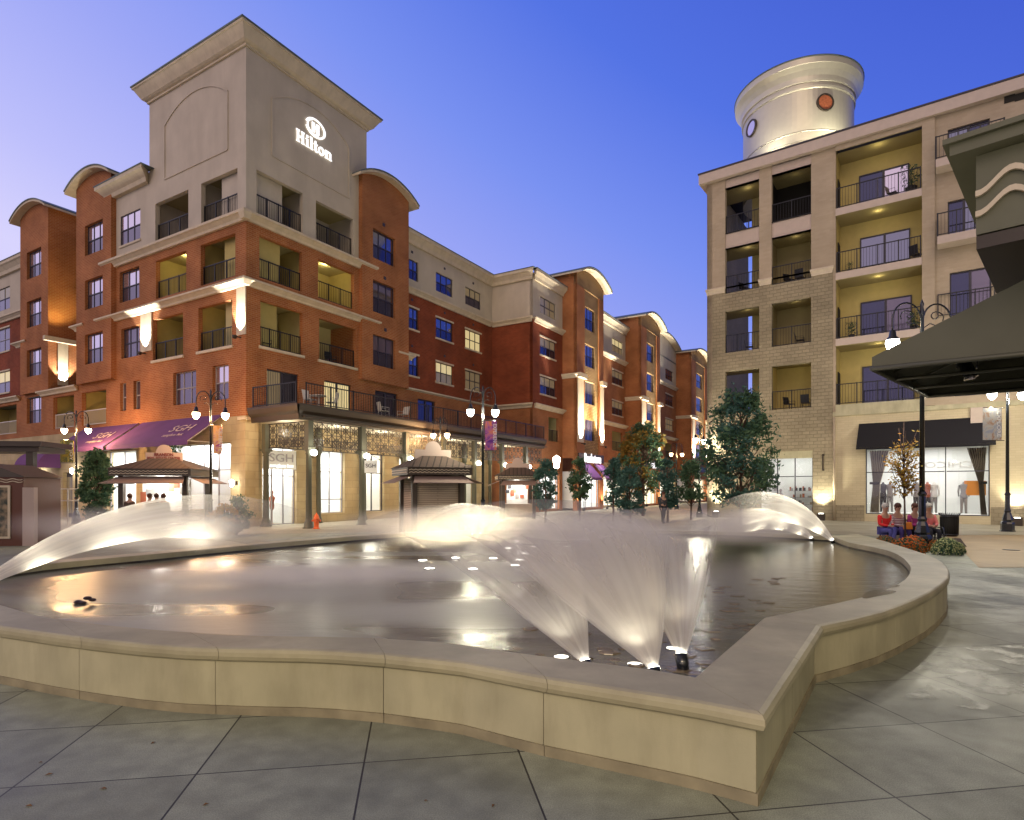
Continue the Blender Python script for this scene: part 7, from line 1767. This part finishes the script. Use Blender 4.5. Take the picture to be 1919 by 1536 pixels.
person((rx(1660)*19.4, 19.45, 0), .1, 'seated person with grey hair in a red cardigan at the left end of the bench', sit(cross=True), mat('red cardigan', (.60, .02, .02), .8), jean, gh)
person((rx(1684)*19.4, 19.45, 0), -.05, 'seated person with brown hair in a striped sweater in the middle of the bench', sit(), strp, mat('violet jeans', (.07, .05, .2), .9), bh, hairlen=1)
person((rx(1716)*19.4, 19.45, 0), .1, 'seated person in a magenta coat half behind the big lamp post', sit(), mat('magenta coat', (.30, .03, .16), .85), blk, bh, hairlen=1)
person((rx(1742)*19.4, 19.45, 0), -.2, 'seated person in a pink jacket just right of the big lamp post', sit(), mat('pink jacket', (.60, .16, .16), .85), blk, gh)
t_ = thing('handbag', (rx(1686)*19.4, 18.98, .6), 'orange bag on the lap of the person in the striped sweater', 'bag'); mb = MB(); x = rx(1686)*19.4
mb.add([(x-.13, 18.93, .63), (x+.13, 18.93, .63), (x+.13, 19.05, .63), (x-.13, 19.05, .63), (x-.10, 18.96, .86), (x+.10, 18.96, .86), (x+.10, 19.02, .86), (x-.10, 19.02, .86)], [(3, 2, 1, 0), (4, 5, 6, 7), (0, 1, 5, 4), (1, 2, 6, 5), (2, 3, 7, 6), (3, 0, 4, 7)]); mb.build('pouch', mat('orange bag', (.70, .22, .03), .7), t_, bevel=.02)
mb = MB(); mb.tube([(x-.07, 18.99, .86), (x-.06, 18.99, .95), (x+.06, 18.99, .95), (x+.07, 18.99, .86)], .008, 5); mb.build('strap', M['dark'], t_)
dk = [mat('dim coat %d' % i, c, .9) for i, c in enumerate(((.10, .06, .04), (.16, .07, .04), (.05, .05, .06), (.20, .12, .08), (.12, .03, .02)))]
for i, (px, Y, rz, lb, s) in enumerate(((243, 25.2, 3.0, 'person standing in a brown coat left of the kiosk counter, leftmost of the group', 0), (280, 25.4, 2.6, 'person in a rust coat under the left part of the kiosk flap', 1), (306, 24.6, 3.4, 'person in a dark jacket in front of the open kiosk, right of the group', .6), (293, 26.0, 3.1, 'person in a tan coat close to the kiosk counter behind the group', 0))):
    person((rx(px)*Y, Y, 0), rz, lb, stand(s), dk[i], blk, bh, k=.98)
person((rx(100)*25.0, 25.0, 0), 2.5, 'person in a grey jacket walking by the white handrail', stand(1), dk[2], blk, bh, k=.98)
person((rx(1243)*33, 33, 0), .5, 'distant person in dark clothes in the middle of the side street', stand(.8), dk[2], blk, bh)

# ================================================================== spray
def volmat(name, dens, col=(1, .95, .88), aniso=.1, kind='ellipsoid', nscale=1.2, power=1.0):
    m = bpy.data.materials.new(name); m.use_nodes = True; t = m.node_tree; t.nodes.clear(); o = N(t, 'ShaderNodeOutputMaterial'); v = N(t, 'ShaderNodeVolumePrincipled')
    v.inputs['Color'].default_value = (*col, 1); v.inputs['Anisotropy'].default_value = aniso
    co = N(t, 'ShaderNodeTexCoord'); mp = N(t, 'ShaderNodeMapping'); mp.inputs['Location'].default_value = (-1, -1, -1); mp.inputs['Scale'].default_value = (2, 2, 2)
    t.links.new(co.outputs['Generated'], mp.inputs['Vector']); ln = N(t, 'ShaderNodeVectorMath', operation='LENGTH'); t.links.new(mp.outputs[0], ln.inputs[0])
    mr = N(t, 'ShaderNodeMapRange'); mr.inputs['From Min'].default_value = .25; mr.inputs['From Max'].default_value = 1.0; mr.inputs['To Min'].default_value = 1; mr.inputs['To Max'].default_value = 0; mr.interpolation_type = 'SMOOTHSTEP'
    t.links.new(ln.outputs['Value'], mr.inputs['Value'])
    nz = N(t, 'ShaderNodeTexNoise'); nz.inputs['Scale'].default_value = nscale; nz.inputs['Detail'].default_value = 2; t.links.new(co.outputs['Object'], nz.inputs['Vector'])
    nr = N(t, 'ShaderNodeMapRange'); nr.inputs['From Min'].default_value = .3; nr.inputs['From Max'].default_value = .7; nr.inputs['To Min'].default_value = .55*dens; nr.inputs['To Max'].default_value = 1.35*dens; t.links.new(nz.outputs['Fac'], nr.inputs['Value'])
    mu = N(t, 'ShaderNodeMath', operation='MULTIPLY'); t.links.new(mr.outputs[0], mu.inputs[0]); t.links.new(nr.outputs[0], mu.inputs[1]); t.links.new(mu.outputs[0], v.inputs['Density']); t.links.new(v.outputs[0], o.inputs['Volume'])
    try: m.cycles.volume_step_rate = 1.0
    except Exception: pass
    return m
def mist(c, r, dens, rot=(0, 0, 0), name='spray_mist', label=None, seed=0):
    mb = MB(); mb.ball((0, 0, 0), 1.0, 24, r); o = mb.build(name, volmat(name+str(seed), dens)); o.location = c; o.rotation_euler = rot
    return tag(o, label, 'mist', kind='stuff')
# sheets of water: hollow fans of fine streaks
def sheetmat(name, op, col=(.92, .88, .80), streak=15, fade=(0.0, .35, 1.0)):
    m = bpy.data.materials.new(name); m.use_nodes = True; t = m.node_tree; t.nodes.clear(); o = N(t, 'ShaderNodeOutputMaterial')
    uvn = N(t, 'ShaderNodeUVMap'); uvn.uv_map = 'Jet'; sx = N(t, 'ShaderNodeSeparateXYZ'); t.links.new(uvn.outputs[0], sx.inputs[0])
    mp = N(t, 'ShaderNodeMapping'); mp.inputs['Scale'].default_value = (streak, .9, 1); t.links.new(uvn.outputs[0], mp.inputs['Vector'])
    nz = N(t, 'ShaderNodeTexNoise'); nz.inputs['Scale'].default_value = 1.0; nz.inputs['Detail'].default_value = 4; t.links.new(mp.outputs[0], nz.inputs['Vector'])
    nr = N(t, 'ShaderNodeMapRange'); nr.inputs['From Min'].default_value = .3; nr.inputs['From Max'].default_value = .72; nr.inputs['To Min'].default_value = .5; nr.inputs['To Max'].default_value = 1.0; t.links.new(nz.outputs['Fac'], nr.inputs['Value'])
    fd = N(t, 'ShaderNodeValToRGB'); e = fd.color_ramp.elements; e[0].position = 0; e[0].color = (1, 1, 1, 1); e[1].position = 1.0; e[1].color = (0, 0, 0, 1); q = e.new(.22); q.color = (.62, .62, .62, 1); q = e.new(.5); q.color = (.34, .34, .34, 1); q = e.new(.8); q.color = (.04, .04, .04, 1)
    t.links.new(sx.outputs[1], fd.inputs[0])
    mu = N(t, 'ShaderNodeMath', operation='MULTIPLY'); t.links.new(nr.outputs[0], mu.inputs[0]); t.links.new(fd.outputs[0], mu.inputs[1])
    m3 = N(t, 'ShaderNodeMath', operation='MULTIPLY'); m3.inputs[1].default_value = op; m3.use_clamp = True; t.links.new(mu.outputs[0], m3.inputs[0])
    tr = N(t, 'ShaderNodeBsdfTransparent'); tl = N(t, 'ShaderNodeBsdfTranslucent'); tl.inputs['Color'].default_value = (*col, 1); df = N(t, 'ShaderNodeBsdfDiffuse'); df.inputs['Color'].default_value = (*col, 1)
    mx = N(t, 'ShaderNodeMixShader'); mx.inputs[0].default_value = .5; t.links.new(tl.outputs[0], mx.inputs[1]); t.links.new(df.outputs[0], mx.inputs[2])
    m2 = N(t, 'ShaderNodeMixShader'); t.links.new(m3.outputs[0], m2.inputs[0]); t.links.new(tr.outputs[0], m2.inputs[1]); t.links.new(mx.outputs[0], m2.inputs[2]); t.links.new(m2.outputs[0], o.inputs['Surface']); return m
def jet(p0, p1, apex, w0, w1, thick, op, label, kmat='sheet', n=22, k=20, e=30, wide=(1, 0, 0), fade=.35, arch=0.0):
    """a hollow elliptical fan following a parabola from p0 to p1 with its top at height apex"""
    t_ = thing('water_jet', (p0.x, p0.y, p0.z), label, 'water jet', 'white jets of the fountain')
    wd = Vector(wide).normalized(); me = bpy.data.meshes.new('spray_sheet'); V, Fc, UV = [], [], []
    h0, h1 = p0.z, p1.z
    # parabola through p0,p1 with maximum apex
    A_, B_ = apex-h0, apex-h1; tm = math.sqrt(A_)/(math.sqrt(A_)+math.sqrt(max(1e-6, B_)))
    for i in range(n+1):
        u = i/n; z = apex-A_*((u-tm)/tm)**2; c = p0.lerp(p1, u); c.z = z; w = w0+w1*1.12*(1-math.exp(-2.2*u)); th = .5*w*thick+.01; dz = -2*A_*(u-tm)/tm**2
        dirv = Vector(((p1-p0).x, (p1-p0).y, dz)).normalized(); nn = dirv.cross(wd).normalized(); ww = nn.cross(dirv).normalized()
        for j in range(k):
            a = 2*math.pi*j/k; V.append(c+ww*math.cos(a)*w*.5+nn*math.sin(a)*th-p0); UV.append((j/k, u))
    for i in range(n):
        for j in range(k): Fc.append((i*k+j, i*k+(j+1) % k, (i+1)*k+(j+1) % k, (i+1)*k+j))
    me.from_pydata([tuple(v) for v in V], [], Fc); uv = me.uv_layers.new(name='Jet')
    for poly in me.polygons:
        js = [UV[me.loops[l].vertex_index] for l in poly.loop_indices]; mxj = max(x[0] for x in js)
        for l, x in zip(poly.loop_indices, js): uv.data[l].uv = (x[0]+(1 if mxj > .9 and x[0] < .05 else 0), x[1])
    me.materials.append(sheetmat('spray sheet '+label[:18], op, fade=(0, fade, 1))); me.polygons.foreach_set('use_smooth', [True]*len(Fc)); o = bpy.data.objects.new('spray_sheet', me); link(o, t_)
    for u_, k_ in ((.12, .22), (.30, .5), (.50, .6)):            # spots added along the throw to brighten the arc, without fittings
        if e > 100:
            q = p0.lerp(p1, u_); q = Vector((q.x, q.y, zw)); light('SPOT', (q.x, q.y, zw+.05), e*k_*.85, (1, .93, .74), .25, t_, target=(q.x, q.y, zw+2), spot=120, blend=.8)
    if e: 
        q = p0+Vector((0, 0, -.02)); tgt = p0.lerp(p1, .5); tgt.z = apex
        light('SPOT', q+(q-tgt).normalized()*.02, e, (1, .93, .74), .03, t_, target=tgt, spot=75, blend=.8)
    return t_

jet(n1p, Vector((-1.75, 11.6, zw)), 1.42, .07, 2.8, .22, .50, 'fan of spray rising from the left front nozzle', e=9)
jet(n2p, Vector((-.15, 11.8, zw)), 1.45, .07, 3.5, .22, .56, 'tall bright fan of spray rising from the middle front nozzle', e=9)
jet(n2p+Vector((.0, .02, -.01)), Vector((.5, 11.4, zw)), 1.40, .05, 2.2, .22, .55, 'inner streak of spray inside the middle front fan', e=0)
jet(n3p, Vector((2.7, 12.0, zw)), 1.45, .08, 2.0, .22, .55, 'narrow fan of spray rising from the right front nozzle', e=9)
jet(nLa, Vector((-3.4, 12.4, zw)), 1.42, .12, .95, .45, 1.0, 'long bright arc of spray entering from the left edge', e=420, wide=(.2, -.4, .9))
jet(nRa, Vector((4.0, 14.2, zw)), 1.45, .10, .95, .45, 1.0, 'bright arc of spray from the outer right nozzle', e=500, wide=(.1, -.4, .9))
jet(nRb, Vector((3.9, 13.6, zw)), 1.12, .10, .7, .45, 1.0, 'lower bright arc of spray from the inner right nozzle', e=400, wide=(.1, -.4, .9))
jet(nFa, Vector((-1.4, 13.5, zw)), 1.36, .10, 1.25, .3, 1.0, 'bright bowl shaped fan of spray at the far rim, left half', e=520)
jet(nFb, Vector((-.4, 13.5, zw)), 1.32, .10, 1.1, .3, 1.0, 'bright bowl shaped fan of spray at the far rim, right half', e=420)
mist(at(1090, 1020, 9.6), (2.0, 2.2, .62), 1.25, label='broad pale spray cloud over the middle of the basin', seed=1)
mist(at(1180, 1045, 8.2), (.95, 1.4, .66), 1.3, label='denser bright spray behind the middle front nozzle', seed=2)
mist(at(840, 985, 12.8), (2.8, 2.2, .52), .55, label='thin spray haze left of the bright bowl shaped fan', seed=3)
mist(at(290, 990, 11.0), (2.6, 1.5, .46), .8, (0, .05, .25), label='spray haze trailing from the left arc', seed=4)
mist(at(560, 1075, 9.6), (3.6, 1.4, .20), .9, label='low drifting spray lying on the water left of centre', seed=5)
mist(at(1390, 985, 13.5), (2.0, 1.6, .50), .7, label='spray haze trailing from the right arcs', seed=6)
